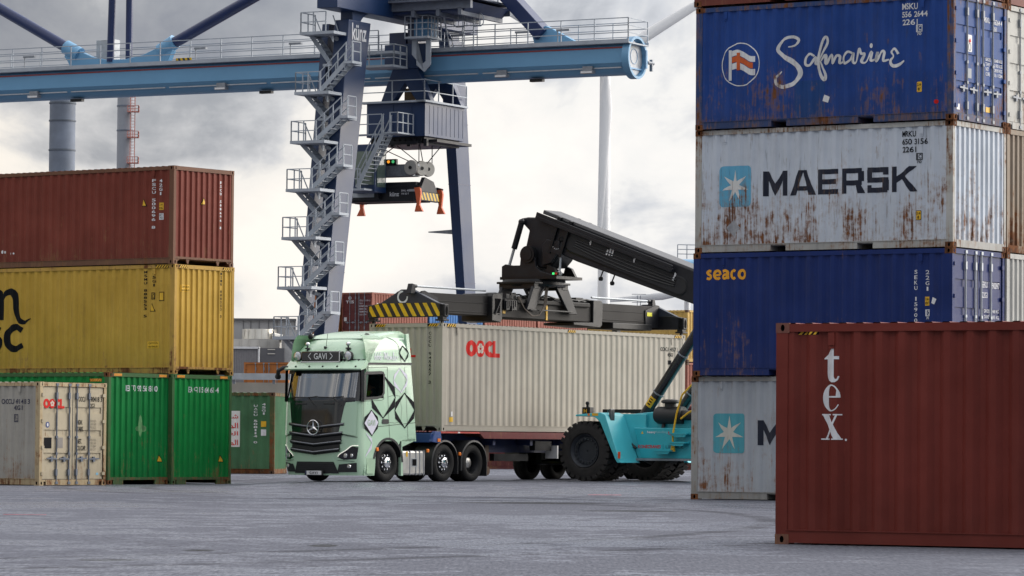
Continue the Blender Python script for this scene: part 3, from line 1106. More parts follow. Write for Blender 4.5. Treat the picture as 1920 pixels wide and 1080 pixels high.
flag = [(join2(ring2(1.07, 1.35, 0.46, 0.46, 0.022, 40), rect2(0.80, 1.02, 0.855, 1.66), flagband(0.86, 1.42, 1.52, 1.64), flagband(0.86, 1.42, 1.24, 1.37)), ls),
        (join2(flagband(0.86, 1.38, 1.385, 1.505), rect2(0.99, 1.23, 1.075, 1.60)), lo)]
flat('flag_emblem', flag, parent=saf['side0'], d0=0.006, **sd_)
flat('code_lettering', [(join2(text2('MSKU', 4.86, 2.29, 5.22, 2.42, .02), text2('556 2644', 4.86, 2.13, 5.44, 2.25, .02), text2('2261', 4.87, 1.97, 5.22, 2.09, .02), icmark(5.18, 1.75, .16, .22)), ls)], parent=saf['side0'], d0=0.006, **sd_)
flat('height_label', [(rrect2(5.20, 0.59, 5.33, 0.80, .02), M['yellow']), (join2(text2('2,6', 5.215, 0.71, 5.315, 0.77, .01), text2('8\'', 5.235, .62, 5.30, .68, .01)), M['letter_black'])], parent=saf['side0'], d0=0.006, **sd_)
flat('sticker', [(poly2((3.04, .50), (3.15, .46), (3.19, .58), (3.08, .63)), M['white'])], parent=saf['side0'], d0=0.008, **sd_)
flat('sticker', [(disc2(5.65, .38, .045, .045), M['letter_red'])], parent=saf['side0'], d0=0.006, **sd_)
dr = on_door(saf)
D0, D1 = saf['doorsL']
flat('code_lettering', [(join2(text2('MSKU', 1.42, 2.11, 1.70, 2.22, .01), text2('556264 4', 1.80, 2.10, 2.26, 2.21, .01), text2('2261', 1.80, 1.96, 2.02, 2.06, .01)), ls)], parent=D1, **dr)
flat('data_lettering', [(join2(*[text2(s, 1.50, 1.32 - i * .10, 1.50 + wd, 1.39 - i * .10, .01) for i, (s, wd) in enumerate((('GROSS', .24), ('TARE', .2), ('NET', .16), ('CUBE', .2)))],
                               *[text2(s, 1.90, 1.32 - i * .10, 2.28, 1.39 - i * .10, .01) for i, s in enumerate(('30480 KGS', '2180 KGS', '28300 KGS', '33.1 CBM'))]), M['letter_white'])], parent=D1, **dr)
flat('sticker', [(rrect2(.66, 1.44, .88, 1.79, .03), M['white']), (ring2(.77, 1.54, .06, .08, .012, 16), M['letter_black']), (poly2((.72, 1.66), (.78, 1.72), (.82, 1.65), (.75, 1.62)), M['letter_red'])], parent=D0, **dr)
flat('data_plate', [(rect2(.70, .90, .86, 1.10), M['galv_dull'])], parent=D0, **dr)
flat('sticker', [(rect2(.19, .22, .33, .34), M['white'])], parent=D0, **dr)
flat('sticker', [(rect2(1.52, .26, 1.72, .37), M['yellow'])], parent=D1, **dr)

lk = weather('black_worn_lettering', (0.016, 0.02, 0.035), dict(k_mae, rust=0.27, stain=0.25))
lb = weather('light_blue_worn_paint', (0.12, 0.38, 0.56), dict(k_mae, rust=0.29))
lw = weather('white_worn_paint', (0.66, 0.67, 0.66), dict(k_mae, rust=0.29))


def blockword(x0, x1, z0, z1):
    """wide square capitals M A E R S K drawn as heavy bars"""
    L = []
    h = z1 - z0
    b = h * 0.20

    def bar(x, z, X, Z):
        L.append(rect2(x, z, X, Z))
    wds = [1.12, 1.02, 0.92, 0.98, 0.92, 0.98]
    gap = 0.17
    k = (x1 - x0) / (sum(wds) + gap * 5)
    x = x0
    for ch, wd in zip('MAERSK', wds):
        X = x + wd * k
        c = b * 1.15
        if ch == 'M':
            bar(x, z0, x + c, z1); bar(X - c, z0, X, z1)
            m = (x + X) / 2
            L.append(poly2((x + c, z1), (x + c, z1 - h * .38), (m, z0), (m, z0 + h * .50)))
            L.append(poly2((X - c, z1), (m, z0 + h * .50), (m, z0), (X - c, z1 - h * .38)))
        elif ch == 'A':
            m = (x + X) / 2
            L.append(poly2((x - .04, z0), (x + c, z0), (m + c * .1, z1), (m - c * .75, z1)))
            L.append(poly2((X + .04, z0), (m + c * .75, z1), (m - c * .1, z1), (X - c, z0)))
            bar(x + wd * k * .25, z0 + h * .18, X - wd * k * .25, z0 + h * .36)
        elif ch == 'E':
            bar(x, z0, x + c, z1)
            for q in (z0, z0 + h / 2 - b / 2, z1 - b):
                bar(x + c, q, X - (0.04 if q > z0 + .1 and q < z1 - b - .02 else 0), q + b)
        elif ch == 'R':
            bar(x, z0, x + c, z1); bar(x + c, z1 - b, X - b * .4, z1); bar(X - c, z0 + h * .48, X, z1 - b * .6); bar(x + c, z0 + h * .32, X - b * .4, z0 + h * .32 + b)
            L.append(poly2((X - c * 1.5, z0 + h * .33), (X - c * 1.1, z0), (X + .03, z0), (X - c * .5, z0 + h * .33)))
        elif ch == 'S':
            bar(x, z1 - b, X - .02, z1); bar(x, z0 + h / 2 - b / 2, X, z0 + h / 2 + b / 2); bar(x + .02, z0, X - .02, z0 + b)
            bar(x - .01, z0 + h / 2, x + c, z1 - b * .4); bar(X - c, z0 + b * .4, X + .01, z0 + h / 2)
            bar(x, z0, x + c * .9, z0 + b * 1.5); bar(X - c * .9, z1 - b * 1.5, X, z1)
        else:
            bar(x, z0, x + c, z1)
            L.append(poly2((x + c, z0 + h * .36), (x + c, z0 + h * .62), (X - c * .9, z1), (X + .06, z1)))
            L.append(poly2((x + c * 1.5, z0 + h * .60), (X - c * .7, z0), (X + .08, z0), (x + c * 2.3, z0 + h * .68)))
        x = X + gap * k
    return join2(*L)


sd_ = on_side(mae)
flat('star_emblem', [(rrect2(.57, .96, 1.35, 1.82, .09), lb), (star2(.96, 1.39, .35, .115, 7, .95), lw)], parent=mae['side0'], d0=0.005, **sd_)
flat('name_lettering', [(blockword(1.64, 5.16, 1.16, 1.68), lk)], parent=mae['side0'], d0=0.005, **sd_)
flat('code_lettering', [(join2(text2('MRKU', 4.88, 2.28, 5.19, 2.40, .02), text2('650 3156', 4.88, 2.12, 5.46, 2.24, .02), text2('2261', 4.89, 1.96, 5.20, 2.08, .02), icmark(5.20, 1.73, .16, .21)), M['letter_black'])], parent=mae['side0'], d0=0.006, **sd_)
flat('height_label', [(rrect2(5.20, .57, 5.34, .77, .02), M['letter_black']), (rrect2(5.212, .582, 5.328, .758, .015), M['yellow']), (join2(text2('2,6', 5.22, 0.68, 5.32, 0.74, .01), text2('8', 5.245, .60, 5.295, .66, .01)), M['letter_black'])], parent=mae['side0'], d0=0.006, **sd_)
flat('placard_mark', [(poly2((.76, .52), (.92, .34), (1.09, .52), (.92, .69)), plain('worn_placard', (.30, .31, .33), .7, var=.25, scale=9))], parent=mae['side0'], d0=0.005, **sd_)
sd_ = on_side(gry)
lb2 = weather('dull_blue_worn_paint', (0.08, 0.33, 0.40), dict(k_gry, rust=.22))
lw2 = weather('cream_worn_paint', (0.52, 0.52, 0.47), dict(k_gry, rust=.26))
flat('star_emblem', [(rrect2(.53, .98, 1.28, 1.81, .07), lb2), (star2(.905, 1.395, .37, .12, 7, .95), lw2)], parent=gry['side0'], d0=0.005, **sd_)
flat('name_lettering', [(blockword(1.60, 5.12, 1.15, 1.67), lk)], parent=gry['side0'], d0=0.005, **sd_)


def seaco(x0, z0, x1, z1):
    k = (x1 - x0) / 5.35
    h = (z1 - z0)
    q = lambda i, P, w_=.31: stroke2([(x0 + (i * 1.08 + a) * k, z0 + (.07 + b * .86) * h) for a, b in P], w_ * k, 5)
    arc = lambda a0, a1, n=9, rx=.36, cx=.46: [(cx + rx * math.cos(R(a0 + (a1 - a0) * i / n)), .5 + .44 * math.sin(R(a0 + (a1 - a0) * i / n))) for i in range(n + 1)]
    return join2(q(0, [(.78, .86), (.45, .94), (.17, .78), (.30, .58), (.62, .44), (.72, .22), (.45, .06), (.08, .14)]),
                 q(1, [(.16, .47), (.50, .47), (.80, .50)], .22), q(1, arc(0, 318, 12)),
                 q(2, [(.14, .84), (.42, .94), (.72, .80), (.74, .45), (.76, .0)]), q(2, [(.72, .52), (.36, .48), (.15, .26), (.36, .06), (.70, .24)], .27),
                 q(3, arc(48, 312, 10)), q(4, arc(0, 360, 16)))


sd_ = on_side(sea)
M['letter_orange'] = plain('orange_lettering', (0.80, 0.36, 0.01), .5, var=.08)
flat('name_lettering', [(seaco(.29, 2.02, 1.27, 2.24), M['letter_orange'])], parent=sea['side0'], d0=0.005, **sd_)
flat('code_lettering', [(join2(stack2('SEKU 159009 7', 5.175, 5.265, 2.15, .72, .01), stack2('22G1', 5.43, 5.53, 2.14, 1.69, .01), icmark(5.43, 1.14, .11, .20)), M['letter_white'])], parent=sea['side0'], d0=0.005, **sd_)
flat('height_label', [(rect2(5.42, 1.42, 5.53, 1.60), M['yellow']), (join2(text2('2,6m', 5.43, 1.52, 5.52, 1.58, .01), text2('8\'6"', 5.43, 1.44, 5.52, 1.50, .01)), M['letter_black'])], parent=sea['side0'], d0=0.005, **sd_)
flat('sticker', [(poly2((5.58, 1.47), (5.64, 1.44), (5.68, 1.55), (5.61, 1.59)), M['white'])], parent=sea['side0'], d0=0.006, **sd_)
D0, D1 = sea['doorsL']
dr = on_door(sea)
flat('code_lettering', [(join2(text2('SEKU', 1.42, 1.83, 1.68, 1.96, .01), text2('590097', 1.82, 1.82, 2.24, 1.95, .01), text2('22G1', 1.42, 1.62, 1.68, 1.74, .01), *[text2(s, 1.5, 1.32 - i * .12, 2.2, 1.39 - i * .12, .0) for i, s in enumerate(('GROSS 30480 KG', 'TARE   2185 KG', 'NET   28295 KG', 'CU.CAP  33.2 M'))]), M['letter_white'])], parent=D1, **dr)

# ---- the dark red container in front
k_tex = dict(seed=21.0, rust=0.0, dirt=0.13, rough=0.46, fade=0.20, stain=0.12, dents=0.35, H=H8)
M['tex'] = paint('dark_oxide_paint', (0.150, 0.026, 0.019), **k_tex)
tex = container('shipping_container', 'dark red container nearest the camera with white vertical lowercase letters', (3.1033, 44.8605, 0), -30.38, 6.058, H8,
                M['tex'], M['tex'], paint('oxide_casting', (0.17, 0.07, 0.055), seed=22, rust=.15, H=H8), xL='front', base='plain', cdepth=0.05)
sd_ = on_side(tex)


def serif_t(x0, x1, z0, z1):
    w_, h = x1 - x0, z1 - z0
    P = [(.00, .66), (.22, .78), (.42, 1.0), (.48, 1.0), (.48, .75), (.98, .75), (.98, .66), (.74, .66), (.74, .20), (.80, .10), (.90, .09), (.94, .17), (1.0, .17), (.95, .05), (.80, .0), (.62, .0), (.45, .04), (.30, .12), (.26, .22), (.26, .66)]
    P2 = [(.18, .66), (.0, .66), (.0, .69), (.25, .80), (.55, .99), (.68, 1.0), (.68, .75), (.98, .75), (.98, .66), (.68, .66), (.68, .16), (.75, .09), (.86, .10), (.93, .18), (1.0, .17), (.93, .06), (.75, .0), (.52, .0), (.33, .05), (.22, .14), (.20, .24), (.20, .66)]
    return poly2(*[(x0 + a * w_, z0 + b * h) for a, b in P2])


def serif_e(x0, x1, z0, z1):
    cx, cz, rx, rz = (x0 + x1) / 2, (z0 + z1) / 2, (x1 - x0) / 2, (z1 - z0) / 2
    V, F = [], []
    n = 28
    for i in range(n + 1):
        q = R(8 + (322) * i / n)
        tk = 0.22 + 0.46 * max(0, math.cos(q - math.pi)) ** 0.8 + (0.0 if i < n - 6 else -0.09 * (i - n + 6) / 6)
        V += [(cx + rx * math.cos(q), cz + rz * math.sin(q)), (cx + rx * (1 - tk) * math.cos(q) + rx * 0.02, cz + rz * (1 - tk * 0.45) * math.sin(q))]
    F = [(2 * i, 2 * i + 1, 2 * i + 3, 2 * i + 2) for i in range(n)]
    return join2((V, F), rect2(cx - rx * 0.50, cz + rz * 0.02, cx + rx * 0.985, cz + rz * 0.14), poly2((cx + rx * .55, cz + rz * .1), (cx + rx * .985, cz + rz * .1), (cx + rx * .93, cz + rz * .42), (cx + rx * .62, cz + rz * .55)))


def serif_x(x0, x1, z0, z1):
    w_, h = x1 - x0, z1 - z0
    g = lambda *P: poly2(*[(x0 + a * w_, z0 + b * h) for a, b in P])
    return join2(g((.07, .95), (.38, .95), (.95, .05), (.62, .05)), g((.70, .95), (.80, .95), (.60, .58), (.545, .66)), g((.20, .05), (.31, .05), (.49, .37), (.43, .45)),
                 g((.03, .95), (.50, .95), (.50, 1), (.03, 1)), g((.60, .95), (.98, .95), (.98, 1), (.60, 1)), g((.0, 0), (.42, 0), (.42, .05), (.0, .05)), g((.52, 0), (1, 0), (1, .05), (.52, .05)))


flat('name_lettering', [(join2(serif_t(.605, .815, 1.895, 2.30), serif_e(.588, .828, 1.555, 1.87), serif_x(.57, .85, 1.225, 1.525), disc2(.885, 1.225, .014, .014, 12)), M['letter_white'])], parent=tex['side0'], d0=0.004, **sd_)
hb, hy_ = hazard2(.27, 2.452, .545, 2.508, 4, 1.0)
flat('hazard_strip', [(hb, M['letter_black']), (hy_, M['yellow'])], parent=tex['side0'], d0=0.004, **sd_)

# ---- the stack to the left
k_red = dict(seed=31.0, rust=0.04, dirt=0.16, rough=0.55, fade=0.2, H=H8)
M['red'] = paint('brick_red_paint', (0.185, 0.040, 0.026), **k_red)
M['redf'] = paint('brown_frame_paint', (0.16, 0.075, 0.045), seed=32, rust=0.10, H=H8)
M['yel'] = paint('mustard_paint', (0.51, 0.315, 0.05), seed=33, rust=0.05, dirt=0.28, rough=0.55, fade=0.12, H=H9)
M['yelf'] = paint('mustard_rusty_frame', (0.46, 0.28, 0.06), seed=34, rust=0.30, dirt=0.3, H=H9)
M['grn'] = paint('bright_green_paint', (0.003, 0.215, 0.045), seed=35, rust=0.05, dirt=0.22, rough=0.48, fade=0.16, H=H9)
M['grnd'] = paint('sooty_green_paint', (0.003, 0.19, 0.042), seed=36.5, rust=0.06, dirt=0.42, rough=0.5, fade=0.2, stain=.5, H=H9, dirtc=(0.012, 0.05, 0.025))
M['grnf'] = paint('olive_green_frame', (0.055, 0.13, 0.05), seed=37, rust=0.20, dirt=0.35, H=H9)
M['ocu'] = paint('beige_grey_dirty_paint', (0.36, 0.345, 0.31), seed=38, rust=0.10, dirt=0.45, rough=0.6, fade=0.1, stain=.12, H=H8, dirtc=(0.13, 0.125, 0.115))
M['ocud'] = paint('beige_door_paint', (0.46, 0.40, 0.29), seed=39, rust=0.12, dirt=0.20, H=H8)
M['ocuf'] = paint('beige_rusty_frame', (0.45, 0.36, 0.22), seed=40.3, rust=0.52, dirt=0.25, H=H8, edge=.03)
red = container('shipping_container', 'long brick red container topmost of the left stack', (-18.7385, 107.5102, 2 * H9), -36.298, 12.192, H8, M['red'], M['redf'], M['redf'], xL='front', base='goose')
yel = container('shipping_container', 'long mustard yellow container with black logo in middle of left stack', (-18.7506, 107.4358, H9), -35.807, 12.192, H9, M['yel'], M['yelf'], M['yelf'], xL='front', base='goose')
gr2 = container('shipping_container', 'clean bright green container on ground beneath the yellow one', (-18.7989, 107.346, 0), -35.622, 12.192, H9, M['grn'], M['grnf'], M['grnf'], xL='front', base='blocks')
gr1 = container('shipping_container', 'green container with sooty patch on its end beside beige container doors', (-20.2107, 105.6222, 0), -36.137, 12.192, H9, M['grn'], M['grnf'], M['cast_rust'], xL='front', endmat=M['grnd'], base='blocks')
ocu = container('shipping_container', 'beige container with red logo on its closed rusty doors', (-21.5171, 102.5148, 0), -36.651, 12.192, H8, M['ocu'], M['ocuf'], M['ocuf'], xL='door', doormat=M['ocud'], base='plain',
                rods=plain('blue_grey_rod', (.12, .14, .18), .55, .1))
sd_ = on_side(red)
flat('code_lettering', [(join2(stack2('FSCU 500696 8', 11.42, 11.53, 2.25, .91, .02), stack2('42G1', 11.67, 11.78, 2.24, 1.79, .02)), M['letter_white'])], parent=red['side0'], **sd_)
flat('warning_label', label_triangle(11.04, 1.54), parent=red['side0'], **sd_)
flat('height_label', [(rect2(11.67, 1.43, 11.81, 1.62), M['yellow']), (join2(text2('2,6', 11.69, 1.54, 11.79, 1.6), text2('8\'6', 11.69, 1.45, 11.79, 1.51)), M['letter_black'])], parent=red['side0'], **sd_)
flat('sticker', [(rect2(11.68, 1.17, 11.81, 1.34), M['letter_white']), (join2(text2('IC', 11.7, 1.26, 11.79, 1.32), text2('70', 11.7, 1.19, 11.79, 1.24)), M['letter_black'])], parent=red['side0'], **sd_)
flat('paint_splash', [(join2(disc2(5.98, .45, .05, .05, 8), disc2(6.11, .44, .03, .04, 8), disc2(6.3, .40, .025, .03, 8), disc2(6.42, .40, .025, .03, 8)), M['letter_white'])], parent=red['side0'], **sd_)
en = on_end(red)
flat('code_lettering', [(stack2('FSCU 500696 8', 1.87, 1.98, 2.28, .97, .02), M['letter_white'])], parent=red['endL'], **en)
flat('warning_label', label_triangle(1.12, 1.61), parent=red['endL'], **en)
sd_ = on_side(yel)
mm = join2(stroke2([(5.52, 1.49), (5.52, 2.28)], .20, 2), stroke2([(5.53, 1.95), (5.66, 2.20), (5.86, 2.24), (5.97, 2.05), (5.97, 1.49)], [.06, .14, .18, .2, .2]),
           stroke2([(5.98, 1.95), (6.12, 2.20), (6.34, 2.25), (6.50, 2.08), (6.53, 1.75), (6.62, 1.50), (6.82, 1.42), (7.04, 1.52)], [.06, .14, .2, .22, .21, .18, .10, .02]))
ss = join2(stroke2([(5.92, 1.22), (5.74, 1.30), (5.60, 1.18), (5.74, 1.02), (5.92, .90), (5.80, .70), (5.55, .76)], [.13, .16, .18, .2, .18, .16, .12]),
           stroke2([(6.74, 1.20), (6.50, 1.30), (6.25, 1.15), (6.20, .97), (6.28, .78), (6.50, .70), (6.76, .80)], [.15, .17, .22, .24, .22, .17, .13]))
flat('logo', [(join2(mm, ss), M['letter_black'])], parent=yel['side0'], **sd_)
flat('code_lettering', [(join2(stack2('MSMU 888553 5', 11.11, 11.22, 2.73, 1.47, .02), stack2('45G1', 11.41, 11.52, 2.69, 2.28, .02), ring2(11.43, 2.06, .07, .09, .02, 4), text2('IC', 11.39, 2.0, 11.47, 2.11)), M['letter_black'])], parent=yel['side0'], **sd_)
flat('height_label', [(rect2(11.65, 1.95, 11.78, 2.14), M['yellow']), (ring2(11.715, 2.045, .09, .12, .015, 4), M['letter_black'])], parent=yel['side0'], **sd_)
flat('warning_label', label_triangle(11.30, 1.65, .23), parent=yel['side0'], **sd_)
flat('caution_label', [(rect2(11.24, .68, 11.62, .86), M['yellow']), (join2(text2('CAUTION', 11.27, .79, 11.59, .84), text2('HIGH TRAILER', 11.27, .70, 11.59, .75)), M['letter_black'])], parent=yel['side0'], **sd_)
hb, hy_ = hazard2(11.52, 2.80, 11.98, 2.872, 5, 1.0)
flat('hazard_strip', [(hb, M['letter_black']), (hy_, M['yellow'])], fn=lambda a, b, d: (a, 0.003 - d, b), parent=yel['root'])
for a, b in ((.17, .50), (1.95, 2.27)):
    hb, hy_ = hazard2(a, 2.80, b, 2.872, 4, 1.0)
    flat('hazard_strip', [(hb, M['letter_black']), (hy_, M['yellow'])], fn=lambda a, b, d: (12.192 - .003 + d, a, b), parent=yel['root'])
en = on_end(yel)
flat('caution_label', [(rect2(.27, 2.17, .64, 2.36), M['yellow']), (join2(text2('CAUTION', .30, 2.28, .61, 2.33), text2('HIGH TRAILER', .30, 2.19, .61, 2.24)), M['letter_black'])], parent=yel['endL'], **en)
flat('code_lettering', [(stack2('MSMU 888553 5', 1.87, 1.98, 2.74, 1.51, .02), M['letter_black'])], parent=yel['endL'], **en)
for c, s, (a, b) in ((gr1, 'EITJ925681 0', (.65, 1.78)), (gr2, 'EACJ156461 4', (.64, 1.78))):
    en = on_end(c)
    pr = (s[0:2], s[2:4], s[4:6], s[6:8], s[8:10], s[11:])
    ne_ = max(1, round((CW - .24) / .225))
    fl_ = [.12 + (CW - .24) / ne_ * i for i in range(ne_ + 1)]
    flat('code_lettering', [(join2(*[text2(q, fl_[3 + i] - .075, 2.42, fl_[3 + i] + (.045 if len(q) > 1 else .02), 2.57, .02) for i, q in enumerate(pr)]), M['letter_white'])], parent=c['endL'], **en)
    flat('warning_label', label_triangle(1.94, .58, .2), parent=c['endL'], **en)
    for a, b in ((.19, .50), (1.95, 2.25)):
        hb, hy_ = hazard2(a, 2.805, b, 2.868, 7, .8)
        flat('hazard_strip', [(hb, M['orange_red']), (hy_, M['yellow'])], fn=lambda a, b, d: (12.192 - .003 + d, a, b), parent=c['root'])
hb, hy_ = hazard2(11.45, 2.66, 11.9, 2.73, 7, .8)
flat('hazard_strip', [(hb, M['orange_red']), (hy_, M['yellow'])], parent=gr1['side0'], **on_side(gr1))
en = on_end(gr1)
flat('scuffed_patch', [(join2(disc2(1.27, 1.52, .10, .30, 14), disc2(1.30, 1.45, .2, .09, 12)), plain('scuffed_pale_green', (.10, .26, .10), .7, var=.4, scale=9))], parent=gr1['endL'], **en)
sd_ = on_side(ocu)
flat('code_lettering', [(join2(text2('OOCU 491418 3', 10.86, 2.03, 11.81, 2.16, .02), text2('42G1', 11.26, 1.88, 11.55, 2.0, .02), ring2(11.355, 1.68, .085, .1, .02, 4), text2('IC', 11.3, 1.66, 11.41, 1.75), text2('70', 11.3, 1.59, 11.41, 1.64)), plain('navy_lettering', (.02, .02, .05), .6))], parent=ocu['side0'], **sd_)


def oocl(x0, x1, z0, z1):
    """heavy rounded red capitals O O C L; the second O carries a pale blossom"""
    wd = (x1 - x0)
    h = z1 - z0
    cz = (z0 + z1) / 2
    o1 = ring2(x0 + wd * .145, cz, wd * .145, h * .5, 0, 8)
    V = []

    def oct_ring(cx, rx, rz, ix, iz):
        V, n = [], 20
        for i in range(n):
            q = 2 * math.pi * i / n
            V.append((cx + rx * math.cos(q), cz + rz * math.sin(q)))
        for i in range(n):
            q = 2 * math.pi * i / n
            V.append((cx + ix * math.cos(q), cz + iz * math.sin(q)))
        return V, [(i, (i + 1) % n, n + (i + 1) % n, n + i) for i in range(n)]
    o1 = oct_ring(x0 + wd * .15, wd * .15, h * .5, wd * .055, h * .22)
    o2 = disc2(x0 + wd * .42, cz, wd * .145, h * .5, 20)
    cq = []
    n = 16
    cx = x0 + wd * .70
    for i in range(n + 1):
        q = R(42 + 276 * i / n)
        cq += [(cx + wd * .145 * math.cos(q), cz + h * .5 * math.sin(q)), (cx + wd * .05 * math.cos(q), cz + h * .2 * math.sin(q))]
    c_ = (cq, [(2 * i, 2 * i + 1, 2 * i + 3, 2 * i + 2) for i in range(n)])
    l_ = join2(rect2(x0 + wd * .79, z0, x0 + wd * .875, z1), rect2(x0 + wd * .79, z0, x1, z0 + h * .25), rect2(x0 + wd * .70, z0, x0 + wd * .80, z0 + h * .25))
    bl = []
    bx, bz = x0 + wd * .42, cz
    for i in range(5):
        q = R(90 + 72 * i)
        bl.append(disc2(bx + wd * .058 * math.cos(q), bz + h * .19 * math.sin(q), wd * .04, h * .13, 12))
    dt = [disc2(bx, bz, wd * .018, h * .06, 8)] + [disc2(bx + wd * .05 * math.cos(R(90 + 72 * i)), bz + h * .16 * math.sin(R(90 + 72 * i)), wd * .009, h * .03, 6) for i in range(5)]
    return join2(o1, o2, c_, l_), join2(*bl), join2(*dt)


D0, D1 = ocu['doorsL']
dr = on_door(ocu)
a_, b_, c_ = oocl(.15, .91, 1.93, 2.17)
M['blossom'] = plain('pale_blossom', (.55, .50, .42), .5)
flat('logo', [(a_, M['letter_red']), (b_, M['blossom']), (c_, M['letter_red'])], parent=D0, **dr)
flat('code_lettering', [(join2(text2('OOCU', 1.43, 2.11, 1.68, 2.24, .01), text2('490418 3', 1.80, 2.11, 2.29, 2.24, .01), text2('42G1', 1.80, 1.95, 2.02, 2.07, .01),
                               text2('MGW.', 1.38, 1.53, 1.58, 1.65, .02), text2('TARE.', 1.38, 1.36, 1.62, 1.48, .02), text2('NET.', 1.38, 1.05, 1.56, 1.17, .02), text2('CU.CAP.', 1.38, .88, 1.71, 1.0, .02)), M['letter_black']),
                        (join2(*[text2(s, 1.82, z_, 2.08, z_ + .055) for s, z_ in (('32500 KGS', 1.60), ('71650 LBS', 1.52), ('3750 KGS', 1.44), ('8265 LBS', 1.36), ('28750 KGS', 1.12), ('63385 LBS', 1.04), ('67.7 CBM', .96), ('2390 CFT', .88))]), plain('faded_lettering', (.16, .14, .11), .6))], parent=D1, **dr)
flat('data_plate', [(rect2(.19, .93, .46, 1.20), M['letter_black'])], parent=D0, **dr)
flat('data_plate', [(rect2(.68, .94, .87, 1.20), plain('grey_plate', (.24, .22, .20), .5))], parent=D0, **dr)
flat('sticker', [(disc2(.31, 1.52, .07, .075, 16), plain('blue_sticker', (.03, .06, .22), .5)), (disc2(.31, 1.52, .03, .045, 10), M['white'])], parent=D0, **dr)
flat('sticker', [(rect2(2.1, .26, 2.18, .32), plain('sky_sticker', (.2, .45, .62), .5))], parent=D1, **dr)

# ---- the container being lifted
GZ = 0.11
RIG = Vector((-1.84543, 101.91195, GZ))
RYAW = 55.319
k_ool = dict(seed=51, rust=0.0, dirt=0.13, rough=0.5, fade=0.07, dents=0.1, H=H9, dirtc=(0.17, 0.15, 0.12))
M['ool'] = paint('beige_grey_paint', (0.40, 0.37, 0.315), **k_ool)
ool = container('shipping_container', 'long beige container with red logo held above the semi trailer', (RIG.x, RIG.y, 1.4516), RYAW, 12.192, H9, M['ool'], M['ool'], M['ool'], x0='front', xL=None, base='goose', cdepth=0.026)
sd_ = on_side(ool)
a_, b_, c_ = oocl(1.14, 2.70, 2.02, 2.47)
flat('logo', [(a_, M['letter_red']), (b_, M['blossom']), (c_, M['letter_red'])], parent=ool['side0'], **sd_)
flat('code_lettering', [(join2(text2('OOCU 4557 3', 10.85, 2.40, 11.82, 2.52, .02), text2('45G1', 11.28, 2.25, 11.56, 2.36, .02), rect2(11.3, 2.02, 11.45, 2.14)), M['letter_black'])], parent=ool['side0'], **sd_)
flat('label', [(rect2(.38, .25, .55, .38), M['yellow']), (rect2(.43, .41, .50, .53), M['white'])], parent=ool['side0'], **sd_)
for a, b in ((.20, .62), (6.0, 6.4), (11.6, 11.98)):
    hb, hy_ = hazard2(a, 2.80, b, 2.875, 4, 1.0)
    flat('hazard_strip', [(hb, M['letter_black']), (hy_, M['yellow'])], fn=lambda a, b, d: (a, 0.003 - d, b), parent=ool['root'])
for a, b in ((.18, .50), (1.94, 2.26)):
    hb, hy_ = hazard2(a, 2.80, b, 2.875, 4, -1.0)
    flat('hazard_strip', [(hb, M['letter_black']), (hy_, M['yellow'])], fn=lambda a, b, d: (0.003 - d, a, b), parent=ool['root'])
E_ = ool['E']
mirror = dict(fn=lambda a, b, d: (0.016 + E_.d(CW - a) - d, CW - a, b), cuts=[CW - q for q in E_.cuts][::-1])
flat('code_lettering', [(stack2('OOCU 945557 3', 1.95, 2.06, 2.66, 1.24, .02), M['letter_black'])], parent=ool['end0'], **mirror)
a_, b_, c_ = oocl(.40, 1.52, 1.98, 2.22)
flat('logo', [(a_, M['letter_red']), (b_, M['blossom']), (c_, M['letter_red'])], parent=ool['end0'], **mirror)

# ------------------------------------------------------------------ truck (local: x to the rear, y to the far side, z up; x=0 at the container's front)
M['mint'] = plain('mint_green_paint', (0.42, 0.61, 0.45), 0.30, var=0.012, scale=0.8, coat=0.4)
M['mint_dark'] = plain('seam_shadow_green', (0.05, 0.075, 0.05), 0.5)
M['glass'] = glass('windscreen_glass', (0.40, 0.44, 0.46), 3.2)
M['glass_side'] = glass('side_window_glass', (0.42, 0.45, 0.45), 0.05)
M['lilac'] = plain('pale_lilac_decal', (0.62, 0.62, 0.72), 0.4, var=0.04)
M['cabin_dark'] = plain('dark_cab_lining', (0.035, 0.034, 0.036), 0.8)
M['curtain'] = plain('brown_curtain', (0.06, 0.04, 0.032), 0.85, var=0.4, scale=16)
M['drl'] = emit('daytime_lamp', (0.90, 0.88, 0.78), 0.45)
M['lamp_glass'] = plain('lamp_reflector', (0.62, 0.64, 0.66), 0.12, 0.7, var=0.3, scale=22)
M['lining_cream'] = plain('cream_cab_fabric', (0.05, 0.046, 0.04), 0.8, var=0.15)

truck = empty('semi_truck', 'mint green tractor unit with black diamond decals under the long beige container', 'truck', RIG, R(RYAW))
CY = 1.22


def zlerp(tab, z):
    if z <= tab[0][0]:
        return tab[0][1:]
    for a, b in zip(tab, tab[1:]):
        if z <= b[0]:
            t = (z - a[0]) / (b[0] - a[0])
            return [p + (q - p) * t for p, q in zip(a[1:], b[1:])]
    return tab[-1][1:]


